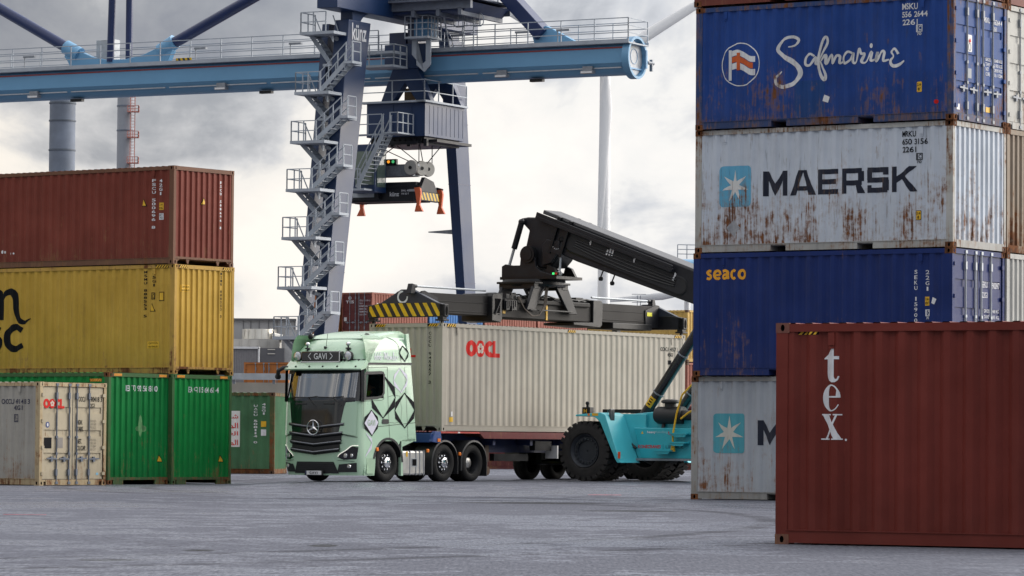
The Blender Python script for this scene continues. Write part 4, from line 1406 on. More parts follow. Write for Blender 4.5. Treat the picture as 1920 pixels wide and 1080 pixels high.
# z: front x at centre, half width, bow of the front towards the sides, corner exponent
CAB = [(0.17, -3.86, 1.22, 0.36, 4.0), (0.45, -3.92, 1.25, 0.36, 4.0), (0.80, -3.94, 1.25, 0.36, 4.2), (1.30, -3.92, 1.25, 0.36, 4.4), (2.02, -3.88, 1.25, 0.36, 4.6),
       (2.12, -3.87, 1.25, 0.36, 4.6), (2.86, -3.71, 1.235, 0.32, 4.8), (3.05, -3.69, 1.23, 0.32, 4.8), (3.15, -3.64, 1.225, 0.34, 4.6), (3.35, -3.52, 1.21, 0.36, 4.2), (3.55, -3.32, 1.18, 0.38, 3.8),
       (3.70, -3.08, 1.13, 0.38, 3.4), (3.78, -2.80, 1.07, 0.36, 3.2), (3.83, -2.4, 1.0, 0.3, 3.0)]
CAB0 = list(CAB)


def xrear(z):
    return -1.19 - max(0, z - 1.09) * 0.12


def yside(z):
    return CY - zlerp(CAB, z)[1]


def xfront(y, z):
    xf, hw, bow, e = zlerp(CAB, z)
    q = min(1.0, abs(y - CY) / hw)
    return xf + bow * q ** e


def outline(z, nf=22, xs=(), xr=None):
    """half-open outline: far rear -> far front -> near front -> near rear"""
    xf, hw, bow, e = zlerp(CAB, z)
    xr = xrear(z) if xr is None else xr
    xe = xf + bow
    P = [(x, CY + hw) for x in sorted([xr] + [x for x in xs], reverse=True)]
    for i in range(nf + 1):
        t = -1 + 2 * i / nf
        q = math.copysign(abs(t) ** 0.62, t)
        y = CY - hw * q
        r = 0.055 * max(0, (abs(q) - 0.97) / 0.03)
        P.append((xf + bow * abs(q) ** e + (0.10 if abs(q) > 0.999 else 0.0), y))
    P += [(x, CY - hw) for x in sorted([xr] + [x for x in xs])]
    return P


WX0, WX1, WZ0, WZ1 = -3.40, -2.64, 2.18, 2.84        # side window opening
SX = (WX0, WX1, -2.42, -1.9)
ZL = [1.07, 1.30, 1.60, 1.90, 2.02, 2.12, WZ0, 2.35, 2.6, WZ1, 2.87, 3.05, 3.15, 3.25, 3.35, 3.45, 3.55, 3.63, 3.70, 3.74, 3.78, 3.81, 3.83]
mb = MB()
rings = [outline(z, 22, SX) for z in ZL]
n = len(rings[0])
V = [(x, y, z) for z, rg in zip(ZL, rings) for x, y in rg]
F = []
for j in range(len(ZL) - 1):
    zm = (ZL[j] + ZL[j + 1]) / 2
    for i in range(n - 1):
        (xa, ya), (xb, yb) = rings[j][i], rings[j][i + 1]
        xm, ym = (xa + xb) / 2, (ya + yb) / 2
        if WZ0 - .01 < zm < WZ1 + .01 and WX0 - .01 < xm < WX1 + .01 and abs(xa - xb) > 0.3:
            continue                                    # side window openings
        if WZ0 - .01 < zm < WZ1 + .01 and xm < -3.50 and abs(ym - CY) < 1.13:
            continue                                    # windscreen opening
        F.append((j * n + i, j * n + i + 1, (j + 1) * n + i + 1, (j + 1) * n + i))
F.append(tuple((len(ZL) - 1) * n + i for i in range(n)))
for j in range(len(ZL) - 1):
    F.append((j * n + n - 1, j * n, (j + 1) * n, (j + 1) * n + n - 1))
mb.add(V, F)
cab = mb.build('cab', M['mint'], truck, sharp=40)

# roof deflector
mb = MB()
prof = [(-2.98, 3.74), (-2.75, 3.83), (-2.35, 3.90), (-1.9, 3.955), (-1.60, 3.975), (-1.52, 3.95), (-1.49, 3.72)]
L = []
for y, k in ((0.16, -0.055), (0.24, -0.012), (0.40, 0.0), (2.04, 0.0), (2.20, -0.012), (2.28, -0.055)):
    L.append([(x, y, z + (k if z > 3.75 else 0)) for x, z in prof])
V = [p for r in L for p in r]
m_ = len(prof)
F = [(j * m_ + i, j * m_ + i + 1, (j + 1) * m_ + i + 1, (j + 1) * m_ + i) for j in range(5) for i in range(m_ - 1)] + [tuple(range(m_)), tuple(range(5 * m_, 6 * m_))]
mb.add(V, F)
mb.build('roof_deflector', M['mint'], truck, sharp=40)
# side extender at the cab's rear corner
for y0, y1 in ((.02, .10), (2.34, 2.42)):
    mb = MB()
    mb.prism([(-1.52, 3.10), (-1.34, 3.06), (-1.49, 3.90), (-1.62, 3.88)], y0, y1)
    mb.build('side_extender', M['mint'], truck, bevel=.01)

# lower front: bumper and steps
mb = MB()
ZB = [0.17, 0.22, 0.35, 0.52, 0.70, 0.88, 1.07]
xr = lambda z: -2.98 if z < 0.75 else -2.98 + (z - .75) * 0.28
rings = [outline(z, 26, (-3.45,), xr(z)) for z in ZB]
n = len(rings[0])
V = [(x, y, z) for z, rg in zip(ZB, rings) for x, y in rg]
F = [(j * n + i, j * n + i + 1, (j + 1) * n + i + 1, (j + 1) * n + i) for j in range(len(ZB) - 1) for i in range(n - 1)]
F += [(j * n + n - 1, j * n, (j + 1) * n, (j + 1) * n + n - 1) for j in range(len(ZB) - 1)] + [tuple(range(n))]
mb.add(V, F)
bumper = mb.build('bumper', M['mint'], truck, sharp=40)


def front(a, b, d):
    return (xfront(a, b) - d, a, b)


def side(a, b, d):
    return (a, yside(b) - d, b)


def fpoly(*P):
    """polygon on the front, given left to right as seen (y from the far side)"""
    return poly2(*P)


# windscreen and window
def patch(fn, a0, a1, z0, z1, na, nz, d, curve=lambda u, v: (0, 0)):
    V = []
    for j in range(nz + 1):
        for i in range(na + 1):
            u, v = i / na, j / nz
            da, dz = curve(u, v)
            V.append(fn(a0 + (a1 - a0) * u + da, z0 + (z1 - z0) * v + dz, d))
    m = na + 1
    return V, [(j * m + i, j * m + i + 1, (j + 1) * m + i + 1, (j + 1) * m + i) for j in range(nz) for i in range(na)]


mb = MB()
mb.add(*patch(front, 0.045, 2.395, 2.12, 2.87, 22, 6, 0.012))
mb.build('windscreen', M['glass'], truck)
mb = MB()
for a0, a1, z0, z1 in ((0.0, 0.12, 2.10, 2.92), (2.32, 2.44, 2.10, 2.92), (0.12, 2.32, 2.84, 2.93), (0.12, 2.32, 2.06, 2.19)):
    mb.add(*patch(front, a0 if a0 > .01 else .008, a1 if a1 < 2.43 else 2.432, z0, z1, 14 if a1 - a0 > 1 else 4, 2, 0.018))
mb.build('windscreen_surround', M['black_gloss'], truck)
for yf in (lambda z: yside(z) - .008, lambda z: 2 * CY - yside(z) + .008):
    mb = MB()
    mb.add([(x, yf(z), z) for z in (2.08, 2.5, 2.94) for x in (-3.62, -3.50)], [(0, 1, 3, 2), (2, 3, 5, 4)])
    mb.build('front_pillar', M['letter_black'], truck)


def windowshape(g):
    return [(-3.47 - g, 2.145 - g), (-2.92, 2.175 - g), (-2.72 + g * .4, 2.22 - g * .7), (-2.625 + g, 2.32 - g * .3), (-2.61 + g, 2.80), (-2.66 + g * .7, 2.862 + g * .7), (-2.75, 2.872 + g), (-3.40 - g * .6, 2.845 + g), (-3.465 - g, 2.79)]


gs = MB()
o_, i_ = windowshape(0.02), windowshape(-0.055)
V = [side(a, b, 0.010) for a, b in o_] + [side(a, b, 0.013) for a, b in i_]
k = len(o_)
gs.add(V, [(q, (q + 1) % k, k + (q + 1) % k, k + q) for q in range(k)])
gs.build('window_seal', M['black_plastic'], truck)
gs = MB()
gs.add([side(a, b, 0.006) for a, b in windowshape(-0.02)], [tuple(range(k))])
gs.build('side_window', M['glass_side'], truck)
gs = MB()
gs.add([(a, 2 * CY - yside(b) + 0.006, b) for a, b in windowshape(-0.02)], [tuple(range(k))])
gs.build('side_window', M['glass_side'], truck)
mb = MB()
V = []
for i in range(31):
    V += [(-3.46 + .86 * i / 30, 2.31 + .03 * (i % 2), 1.9), (-3.46 + .86 * i / 30, 2.31 + .03 * (i % 2), 2.95)]
mb.add(V, [(2 * i, 2 * i + 2, 2 * i + 3, 2 * i + 1) for i in range(30)])
mb.build('curtain', M['curtain'], truck)

# inside of the cab
mb = MB()
mb.box(-3.55, -1.40, 0.10, 2.34, 1.62, 1.72)
mb.box(-1.60, -1.50, 0.10, 2.34, 1.7, 3.0)
mb.build('cab_lining', M['cabin_dark'], truck)
mb = MB()
mb.prism([(-3.62, 1.75), (-3.15, 1.75), (-3.15, 2.10), (-3.30, 2.19), (-3.62, 2.17)], 0.12, 2.32)
mb.build('dashboard', M['cabin_dark'], truck, bevel=.03)
mb = MB()
mb.bar((-2.98, .72, 2.18), (-3.1, .72, 1.95), .05, .05)
V = []
mb.path([(-2.98 + .06 * math.sin(q) * .7, .72 + .23 * math.cos(q), 2.20 + .22 * math.sin(q)) for q in [2 * math.pi * i / 18 for i in range(19)]], .017, 6)
mb.build('steering_wheel', M['cabin_dark'], truck)
for y0 in (0.42, 1.52):
    mb = MB()
    mb.box(-2.75, -2.2, y0, y0 + .52, 1.72, 1.98)
    mb.prism([(-2.30, 1.95), (-2.14, 1.95), (-2.0, 2.72), (-2.12, 2.75)], y0 + .02, y0 + .50)
    mb.build('seat', M['lining_cream'] if y0 > 1 else M['cabin_dark'], truck, bevel=.05)
mb = MB()
V = []
for i in range(25):
    V += [(-2.62 + .62 * i / 24 * .9, 0.13 + 0.025 * (i % 2), 1.9), (-2.62 + .62 * i / 24 * .9, 0.13 + 0.025 * (i % 2), 2.95)]
mb.add(V, [(2 * i, 2 * i + 2, 2 * i + 3, 2 * i + 1) for i in range(24)])
mb.build('curtain', M['curtain'], truck)
mb = MB()
V = []
for i in range(41):
    V += [(-3.44, .14 + 2.16 * i / 40, 2.86), (-3.46, .14 + 2.16 * i / 40, 2.74 + .05 * abs(math.cos(i * math.pi / 5)))]
mb.add(V, [(2 * i, 2 * i + 2, 2 * i + 3, 2 * i + 1) for i in range(40)])
mb.build('curtain', M['curtain'], truck)
flat('name_plate', [(rrect2(1.40, 2.70, 1.86, 2.81, .03), plain('blue_plate', (.05, .28, .55), .4)), (text2('GAVI', 1.52, 2.73, 1.74, 2.785, .01), M['white'])], fn=lambda a, b, d: (-3.62 - d, 3.26 - a, b), parent=truck)

# sun visor
mb = MB()
na = 28
V = []
for i in range(na + 1):
    y = -0.035 + 2.51 * i / na
    yy = min(max(y, -0.02 + CY - 1.24), CY + 1.24)
    xb = xfront(min(max(y, 0.0), 2.44), 2.95)
    xt = xfront(min(max(y, 0.0), 2.44), 3.10)
    up = 0.04 * (abs((y - CY) / 1.25)) ** 6
    V += [(xb - 0.03, y, 2.955), (xb - 0.24, y, 2.90), (xb - 0.26, y, 2.935), (xt - 0.11, y, 3.075 + up), (xt - 0.05, y, 3.12 + up), (xt + .02, y, 3.10)]
mb.add(V, [(i * 6 + k, i * 6 + k + 1, (i + 1) * 6 + k + 1, (i + 1) * 6 + k) for i in range(na) for k in range(5)] + [tuple(range(6)), tuple(range(na * 6, na * 6 + 6))])
visor = mb.build('sun_visor', M['mint'], truck, sharp=40)
for y in (0.10, .56, 1.02, 1.46, 1.92, 2.34):
    mb = MB()
    x = xfront(y, 3.0) - 0.19
    mb.tube((x, y, 3.0), (x - 0.03, y, 2.99), .022, n=10)
    mb.build('marker_lamp', M['black_plastic'], visor)
# dark gap between visor and roof
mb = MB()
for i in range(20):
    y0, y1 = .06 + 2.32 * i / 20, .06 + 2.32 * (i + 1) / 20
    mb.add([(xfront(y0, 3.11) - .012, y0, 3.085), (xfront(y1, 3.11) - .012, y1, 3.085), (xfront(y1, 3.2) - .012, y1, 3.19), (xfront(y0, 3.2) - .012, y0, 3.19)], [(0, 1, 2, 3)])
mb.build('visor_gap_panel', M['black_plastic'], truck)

# name box with white lettering, and round lamps
mb = MB()
mb.box(-3.74, -3.52, 0.60, 1.86, 3.12, 3.395)
box = mb.build('name_box', M['black_gloss'], truck, bevel=.03)
mb = MB()
mb.box(-3.745, -3.71, 0.585, 1.875, 3.105, 3.13)
mb.box(-3.745, -3.71, 0.585, 0.61, 3.105, 3.41)
mb.build('name_box_trim', M['chrome'], box)
fy = lambda a, b, d: (-3.742 - d, 2.46 - a, b)
nm = join2(text2('GAVI', 1.03, 3.185, 1.45, 3.345, .012, spacing=1.02), stroke2([(.93, 3.35), (.84, 3.265), (.93, 3.18)], .022, 1), stroke2([(1.55, 3.35), (1.64, 3.265), (1.55, 3.18)], .022, 1))
flat('name_lettering', [(nm, M['letter_white'])], fn=fy, parent=box, d0=.004)
for y in (0.40, 2.06):
    mb = MB()
    x = xfront(y, 3.26)
    mb.lathe((x - .02, y, 3.27), (-1, 0, 0), [(0, .07), (.02, .125), (.10, .13), (.115, .122)], 20, cap=True)
    s_ = mb.build('spot_lamp', M['black_plastic'], truck)
    mb = MB()
    mb.lathe((x - .137, y, 3.27), (-1, 0, 0), [(0, .116), (.012, .09), (.016, .02)], 20)
    mb.build('lens', M['lamp_glass'], s_)
    mb = MB()
    yb = y + (.16 if y < 1 else -.16)
    xb = xfront(yb, 3.46)
    mb.lathe((xb - .04, yb, 3.40), (0, 0, 1), [(0, .02), (.05, .02), (.06, .075), (.09, .07), (.10, .02), (.14, .02)], 12)
    h_ = mb.build('beacon_foot', M['black_plastic'], truck)
    mb = MB()
    mb.ball((xb - .04, yb, 3.585), .062, 14)
    mb.build('beacon_dome', M['chrome'], h_)
mb = MB()
mb.path([(-3.36, 1.32, 3.50), (-3.37, 1.31, 3.62), (-3.33, 1.30, 3.86)], .007, 5)
mb.ball((-3.40, 1.32, 3.50), .045, 8)
mb.build('aerial', M['black_plastic'], truck)
for y, x0, x1 in ((0.30, -2.96, -2.36), (2.14, -2.96, -2.36)):
    mb = MB()
    mb.ball((x0, y, 3.80), .085, 12, (1, .9, 1))
    mb.ball((x1, y, 3.82), .060, 12, (1.2, .9, 1))
    mb.tube((x0, y, 3.80), (x1, y, 3.82), .016, n=6)
    mb.build('roof_horn', M['black'], truck)

# black front panel, grille and star
zp = lambda y: 0.10 * (1 - abs(y - CY) / 0.95)
blk = poly2((.30, 2.10), (2.14, 2.10), (2.10, 1.95), (1.99, 1.28), (.45, 1.28), (.34, 1.95))
flat('front_panel', [(blk, M['black_gloss'])], fn=front, parent=truck, d0=.035, sub=.08)
mb = MB()
for (ya, yb, z0, z1) in ((.37, 2.07, 1.31, 1.55), (.40, 2.04, 1.07, 1.31), (.44, 2.0, .80, 1.07)):
    mb.add(*patch(lambda a, b, d: (xfront(a, b) - d, a, b - zp(a) * .6), ya, yb, z0, z1, 20, 1, .014))
grille = mb.build('grille', plain('grille_black', (.010, .010, .012), .6), truck)
for i, z in enumerate((1.50, 1.28, 1.06, 0.86)):
    mb = MB()
    w0 = .90 - .035 * i
    V = []
    nn = 20
    for q in range(nn + 1):
        y = CY - w0 + 2 * w0 * q / nn
        x = xfront(y, z)
        zz = z - zp(y)
        V += [(x - .015, y, zz + .055), (x - .065, y, zz + .03), (x - .07, y, zz - .015), (x - .02, y, zz - .06)]
    mb.add(V, [(q * 4 + k, q * 4 + k + 1, (q + 1) * 4 + k + 1, (q + 1) * 4 + k) for q in range(nn) for k in range(3)])
    mb.build('slat', M['black'], grille)
    mb = MB()
    V = []
    for q in range(nn + 1):
        y = CY - w0 + 2 * w0 * q / nn
        x = xfront(y, z)
        zz = z - zp(y)
        V += [(x - .068, y, zz + .032), (x - .076, y, zz + .012), (x - .072, y, zz + .0)]
    mb.add(V, [(q * 3 + k, q * 3 + k + 1, (q + 1) * 3 + k + 1, (q + 1) * 3 + k) for q in range(nn) for k in range(2)])
    mb.build('slat_trim', plain('smoked_trim', (.16, .17, .19), .25, .6), grille)
mb = MB()
xs_, zs_ = -4.03, 1.41
mb.path([(xs_, CY + .185 * math.cos(q), zs_ + .185 * math.sin(q)) for q in [2 * math.pi * i / 40 for i in range(41)]], .015, 8)
for q in (90, 210, 330):
    c, s = math.cos(R(q)), math.sin(R(q))
    mb.add([(xs_ - .022, CY, zs_), (xs_, CY - s * .042, zs_ + c * .042), (xs_, CY + c * .185, zs_ + s * .185), (xs_, CY + s * .042, zs_ - c * .042)], [(0, 1, 2), (0, 2, 3)])
mb.build('star_badge', M['chrome'], truck)
mb = MB()
mb.lathe((xfront(CY, 1.93) - .012, CY, 1.93), (-1, 0, 0), [(0, .045), (.012, .04)], 16)
mb.build('round_badge', M['chrome'], truck)
for a in (.62, 1.52):
    mb = MB()
    mb.box(xfront(a, 2.03) - .05, xfront(a, 2.03) + .02, a, a + .36, 2.0, 2.045)
    mb.build('grab_step', M['black_plastic'], truck, bevel=.01)
for (a, b) in (((1.22, 1.95), (1.98, 2.20)), ((.42, 1.97), (1.18, 2.21))):
    mb = MB()
    mid = (a[0] + (b[0] - a[0]) * .38, 2.19)
    q = [(xfront(y, z) - .045, y, z) for y, z in (a, mid)]
    mb.path(q, .012, 6)
    mb.path([(xfront(y, 2.19) - .03, y, z) for y, z in ((mid[0] - .32, 2.215), (mid[0], 2.19), (b[0], 2.20))], .010, 6)
    mb.build('wiper', M['black_plastic'], truck)

# headlights, intake, fog lamps, plate
for s_ in (1, -1):
    yy = lambda a: CY - s_ * (CY - a)
    outl = [(.02, .90), (.06, .60), (.34, .575), (.50, .64), (.47, .70), (.30, .80), (.16, .93)]
    P = [(yy(a), b) for a, b in outl]
    hl = flat('headlight', [(poly2(*P), M['black_gloss'])], fn=front, parent=truck, d0=.012, sub=.05)
    dr_ = [(yy(a), b) for a, b in ((.49, .655), (.44, .72), (.28, .82), (.15, .935), (.02, .945))]
    flat('light_strip', [(stroke2(dr_, .020, 4), M['drl'])], fn=front, parent=hl, d0=.020)
    mb = MB()
    for a, r_ in ((.30, .062), (.16, .052)):
        y = yy(a)
        mb.lathe((xfront(y, .68) - .012, y, .685), (-1, 0, 0), [(0, r_), (.015, r_ * .9), (.02, .01)], 14)
    mb.build('lens', M['lamp_glass'], hl)
    fg = flat('fog_lamp_recess', [(poly2(*[(yy(a), b) for a, b in ((.06, .50), (.47, .455), (.55, .25), (.08, .26))]), M['black_plastic'])], fn=front, parent=bumper, d0=.012, sub=.05)
    mb = MB()
    y = yy(.22)
    mb.lathe((xfront(y, .40) - .012, y, .41), (-1, 0, 0), [(0, .055), (.03, .05), (.034, .01)], 14)
    mb.build('fog_lamp', M['lamp_glass'], fg)
flat('air_intake', [(poly2((.62, .52), (1.82, .52), (1.94, .22), (.50, .22)), M['black_plastic'])], fn=front, parent=bumper, d0=.012, sub=.06)
mb = MB()
for z in (.28, .33, .38, .43, .48):
    mb.add(*patch(front, .62, 1.82, z - .012, z + .012, 12, 1, .022))
mb.build('intake_mesh', plain('intake_grey', (.03, .03, .033), .6), bumper)
mb = MB()
mb.box(-3.985, -3.95, .92, 1.52, .165, .30)
pl_ = mb.build('plate_holder', M['black_plastic'], bumper, bevel=.01)
flat('number_plate', [(rrect2(.96, .18, 1.48, .285, .01), M['letter_white']), (rect2(.962, .182, .995, .283), M['navy']), (text2('GAVI', 1.10, .20, 1.36, .265, .02, spacing=1.3), M['letter_black'])],
     fn=lambda a, b, d: (-3.987 - d, 2.44 - a, b), parent=pl_)
for y in (.80, 1.08, 1.36, 1.64):
    pass

# corner panels: creases between front and side
flat('corner_deflector', [(poly2((.06, 2.08), (.30, 2.06), (.335, 1.95), (.46, 1.27), (.06, 1.20)), M['mint'])], fn=front, parent=truck, d0=.045, sub=.04)
flat('corner_deflector', [(poly2((2.38, 2.08), (2.14, 2.06), (2.105, 1.95), (1.98, 1.27), (2.38, 1.20)), M['mint'])], fn=front, parent=truck, d0=.045, sub=.04)
flat('panel_seam', [(join2(*[stroke2([(CY - s * (CY - .04), 1.16), (CY - s * (CY - .44), 1.24)], .016, 4) for s in (1, -1)], stroke2([(.5, .56), (.1, .535)], .012, 4), stroke2([(1.94, .56), (2.34, .535)], .012, 4)), M['mint_dark'])], fn=front, parent=truck, d0=.047 - .03, sub=.04)
# side seams, door, handle
seam = join2(stroke2([(-3.50, 2.95), (-3.52, 2.1), (-3.50, 1.42)], .014, 2), stroke2([(-3.50, 1.40), (-2.42, 1.475), (-1.22, 1.56)], .016, 2), stroke2([(-2.475, 3.0), (-2.46, 2.2), (-2.40, 1.48), (-2.36, 1.10)], .014, 3),
             stroke2([(-1.72, 3.02), (-1.66, 2.3), (-1.56, 1.10)], .012, 2), stroke2([(-3.44, 2.96), (-2.48, 3.0)], .012, 2), stroke2([(-2.44, 2.22), (-1.95, 2.25), (-1.88, 1.60), (-2.40, 1.56)], .010, 2),
             stroke2([(-3.50, 2.10), (-2.75, 2.13), (-2.62, 2.2)], .012, 3))
flat('panel_seam', [(seam, M['mint_dark'])], fn=side, parent=truck, d0=.004)
flat('panel_seam', [(join2(stroke2([(-2.30, 3.80), (-1.95, 3.62), (-1.87, 3.14)], .018, 5)), M['mint_dark'])], fn=side, parent=truck, d0=.012)
mb = MB()
mb.add(*patch(side, -3.50, -1.40, 3.045, 3.10, 20, 1, .02, lambda u, v: (0, .035 * u)))
mb.build('roof_band', M['black_plastic'], truck)
flat('door_handle', [(rrect2(-2.715, 1.515, -2.43, 1.64, .04), M['black_plastic'])], fn=side, parent=truck, d0=.014)


def diamond(T, Rt, B, L, parts='abcd', line=True):
    """hexagon with a slanted square cut out of it: black wedges at the corners"""
    cx = (T[0] + B[0]) / 2
    w = {'a': (T, (Rt[0] - .03, T[1] * .46 + Rt[1] * .54), Rt), 'b': (Rt, (Rt[0] - .03, B[1] * .46 + Rt[1] * .54), B),
         'c': (B, (L[0] + .03, B[1] * .46 + L[1] * .54), L), 'd': (L, (L[0] + .03, T[1] * .46 + L[1] * .54), T)}
    out = [poly2(*w[k]) for k in parts]
    if line:
        e = {'a': (T, Rt), 'b': (Rt, B), 'c': (B, L), 'd': (L, T)}
        out += [stroke2(e[k], .028, 1) for k in parts]
    return join2(*out)


flat('diamond_decal', [(diamond((-2.66, 2.80), (-2.13, 2.21), (-2.67, 1.66), (-3.18, 2.15), 'abc'), M['letter_black'])], fn=side, parent=truck, d0=.008)
flat('diamond_decal', [(diamond((-1.73, 2.34), (-1.27, 1.89), (-1.71, 1.41), (-2.16, 1.87)), M['letter_black'])], fn=side, parent=truck, d0=.008)
flat('diamond_decal', [(diamond((-1.93, 2.99), (-1.59, 2.68), (-1.87, 2.34), (-2.21, 2.66)), M['lilac'])], fn=side, parent=truck, d0=.008)
flat('diamond_decal', [(diamond((-1.74, 3.58), (-1.52, 3.39), (-1.70, 3.16), (-1.93, 3.38)), M['letter_black'])], fn=side, parent=truck, d0=.014)
flat('diamond_decal', [(diamond((-3.18, 1.87), (-2.87, 1.55), (-3.15, 1.20), (-3.49, 1.53)), M['letter_black']), (poly2((-3.18, 1.85), (-2.88, 1.55), (-3.15, 1.22), (-3.48, 1.53)), M['lilac']), (text2('GAVI', -3.35, 1.46, -3.03, 1.62, .01), plain('sage_lettering', (.30, .44, .30), .5))], fn=side, parent=truck, d0=.008)
flat('diamond_decal', [(diamond((-3.40, 1.27), (-3.13, 1.02), (-3.42, .66), (-3.60, .95), 'ab'), M['lilac'])], fn=side, parent=truck, d0=.008)


def script666(x0, z0, h):
    k = h
    six = [(.42, .95), (.20, .75), (.05, .40), (.10, .08), (.28, .0), (.42, .2), (.36, .42), (.18, .40), (.08, .2)]
    L = []
    for i in range(3):
        L.append(stroke2([(x0 + (a + i * .52) * k, z0 + b * k) for a, b in six], .13 * k * .8, 3))
    x = x0 + 1.62 * k
    L.append(stroke2([(x, z0 + .38 * k), (x + .28 * k, z0 + .40 * k)], .09 * k, 1))
    x += .42 * k
    L.append(stroke2([(x + a * k, z0 + b * k) for a, b in ((0, .75), (.12, .95), (.22, .8), (.10, 0), (.45, .95), (.42, .05), (.80, 1.0), (.74, .08), (.88, .05))], .10 * k, 3))
    x += .92 * k
    for w_, P in ((.42, ((0, .2), (.2, .35), (.24, .48), (.12, .5), (.05, .2), (.16, .02), (.38, .12))), (.62, ((0, .45), (.04, .05), (.16, .45), (.22, .4), (.22, .05), (.36, .45), (.42, .38), (.42, .08), (.55, .1))),
                  (.44, ((0, .1), (.28, .95), (.16, .9), (.06, .1), (.22, .02), (.34, .3), (.22, .45), (.10, .3))), (.42, ((0, .2), (.2, .35), (.24, .48), (.12, .5), (.05, .2), (.16, .02), (.38, .12))), (.34, ((0, .1), (.12, .5), (.16, .38), (.28, .42)))):
        L.append(stroke2([(x + a * k, z0 + b * k) for a, b in P], .085 * k, 3))
        x += w_ * k
    return join2(*L)


flat('script_lettering', [(script666(-3.03, 3.19, .20), M['lilac'])], fn=side, parent=truck, d0=.012)
# door mirror cameras
for s in (1, -1):
    y0 = CY - s * 1.18
    mb = MB()
    mb.path([(-3.50, y0, 2.98), (-3.62, y0 - s * .14, 2.97), (-3.66, y0 - s * .26, 2.90), (-3.60, y0 - s * .33, 2.78)], .055, 8)
    mb.ball((-3.58, y0 - s * .34, 2.74), .075, 10, (1.5, .8, 1.2))
    if s < 0:
        mb.build('mirror_camera', M['black_plastic'], truck)
flat('lower_mirror', [(rrect2(1.98, 2.80, 2.25, 2.90, .03), M['black_plastic'])], fn=lambda a, b, d: (xfront(a, b) - .10 - d, a, b), parent=truck, d0=.05)

# wheel arch trim and side skirts
mb = MB()
cx, cz = -2.43, 0.50
V = []
for i in range(17):
    q = R(2 + 168 * i / 16)
    for r_, y in ((.60, -.045), (.66, -.045), (.66, .30), (.60, .30)):
        V.append((cx + r_ * math.cos(q), y, cz + r_ * math.sin(q)))
mb.add(V, [(i * 4 + k, i * 4 + (k + 1) % 4, (i + 1) * 4 + (k + 1) % 4, (i + 1) * 4 + k) for i in range(16) for k in range(4)] + [(0, 1, 2, 3), (64, 65, 66, 67)])
mb.build('wheel_arch', M['black_plastic'], truck)
V = []
mb = MB()
for i in range(17):
    q = R(8 + 150 * i / 16)
    V += [(cx + .655 * math.cos(q), -.032, cz + .655 * math.sin(q)), (cx + min(.86, .57 / max(.2, math.sin(q) if math.sin(q) > .66 else 1)) * math.cos(q) * 1.0, -.030, min(1.10, cz + .86 * math.sin(q)))]
mb.add(V, [(2 * i, 2 * i + 2, 2 * i + 3, 2 * i + 1) for i in range(16)])
mb.build('wheel_flare', M['mint'], truck, sharp=50)
mb = MB()
mb.prism([(-1.84, 1.10), (-1.25, 1.16), (-1.20, 1.09), (-1.80, .92), (-1.75, .16), (-1.86, .16)], -.03, .06)
mb.build('side_skirt', M['mint'], truck, bevel=.008)
mb = MB()
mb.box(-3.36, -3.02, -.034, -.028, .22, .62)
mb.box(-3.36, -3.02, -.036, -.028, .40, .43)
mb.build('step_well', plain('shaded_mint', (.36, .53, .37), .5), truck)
mb = MB()
mb.box(-2.98, -2.88, -.07, .0, .80, .90)
mb.build('side_marker', M['orange'], truck, bevel=.015)


# wheels
def wheel(parent, name, x, y0, out, r, wd, kind, z=None, tyre=None):
    """y0 = outer side, out = -1 faces the near side"""
    z = r if z is None else z
    mb = MB()
    a = -out
    sh = [(0.0 + .045, r * .58), (.012, r * .64), (.0, r * .80), (.018, r * .93), (.05, r * .985), (.08, r), (.10, r), (.105, r - .014), (.118, r - .014), (.123, r)]
    k = wd / 2
    prof = sh + [(k - .008, r + .002), (k - .006, r - .012), (k + .006, r - .012), (k + .008, r + .002)] + [(wd - t, q) for t, q in sh[::-1]]
    mb.lathe((x, y0, z), (0, a, 0), prof, 40, cap=False)
    w_ = mb.build(name, tyre or M['rubber'], parent, sharp=50)
    mb = MB()
    if kind == 'steer':
        mb.lathe((x, y0, z), (0, a, 0), [(.05, r * .585), (.03, r * .56), (.06, r * .53), (.10, r * .46), (.075, r * .40), (.06, r * .20)], 32, cap=False)
        mb.build('rim', M['black'], w_)
        mb = MB()
        mb.lathe((x, y0, z), (0, a, 0), [(.07, r * .27), (-.015, r * .26), (-.03, r * .20), (-.035, .01)], 24)
        for i in range(10):
            q = 2 * math.pi * i / 10
            mb.lathe((x + r * .375 * math.cos(q), y0 + a * .085, z + r * .375 * math.sin(q)), (0, -a, 0), [(0, .026), (.05, .025), (.065, .006)], 8)
        mb.build('hub', M['chrome'], w_)
    elif kind == 'deep':
        mb.lathe((x, y0, z), (0, a, 0), [(.05, r * .585), (.03, r * .56), (.05, r * .53), (.22, r * .48), (.23, r * .25)], 32, cap=False)
        mb.build('rim', M['black'], w_)
        mb = MB()
        mb.lathe((x, y0, z), (0, a, 0), [(.24, r * .30), (.16, r * .28), (.13, r * .20), (.12, .01)], 24)
        mb.build('hub', M['alu'], w_)
    else:
        mb.lathe((x, y0, z), (0, a, 0), [(.05, r * .585), (.12, r * .50), (.12, .01)], 24, cap=False)
        mb.build('rim', M['black'], w_)
    return w_


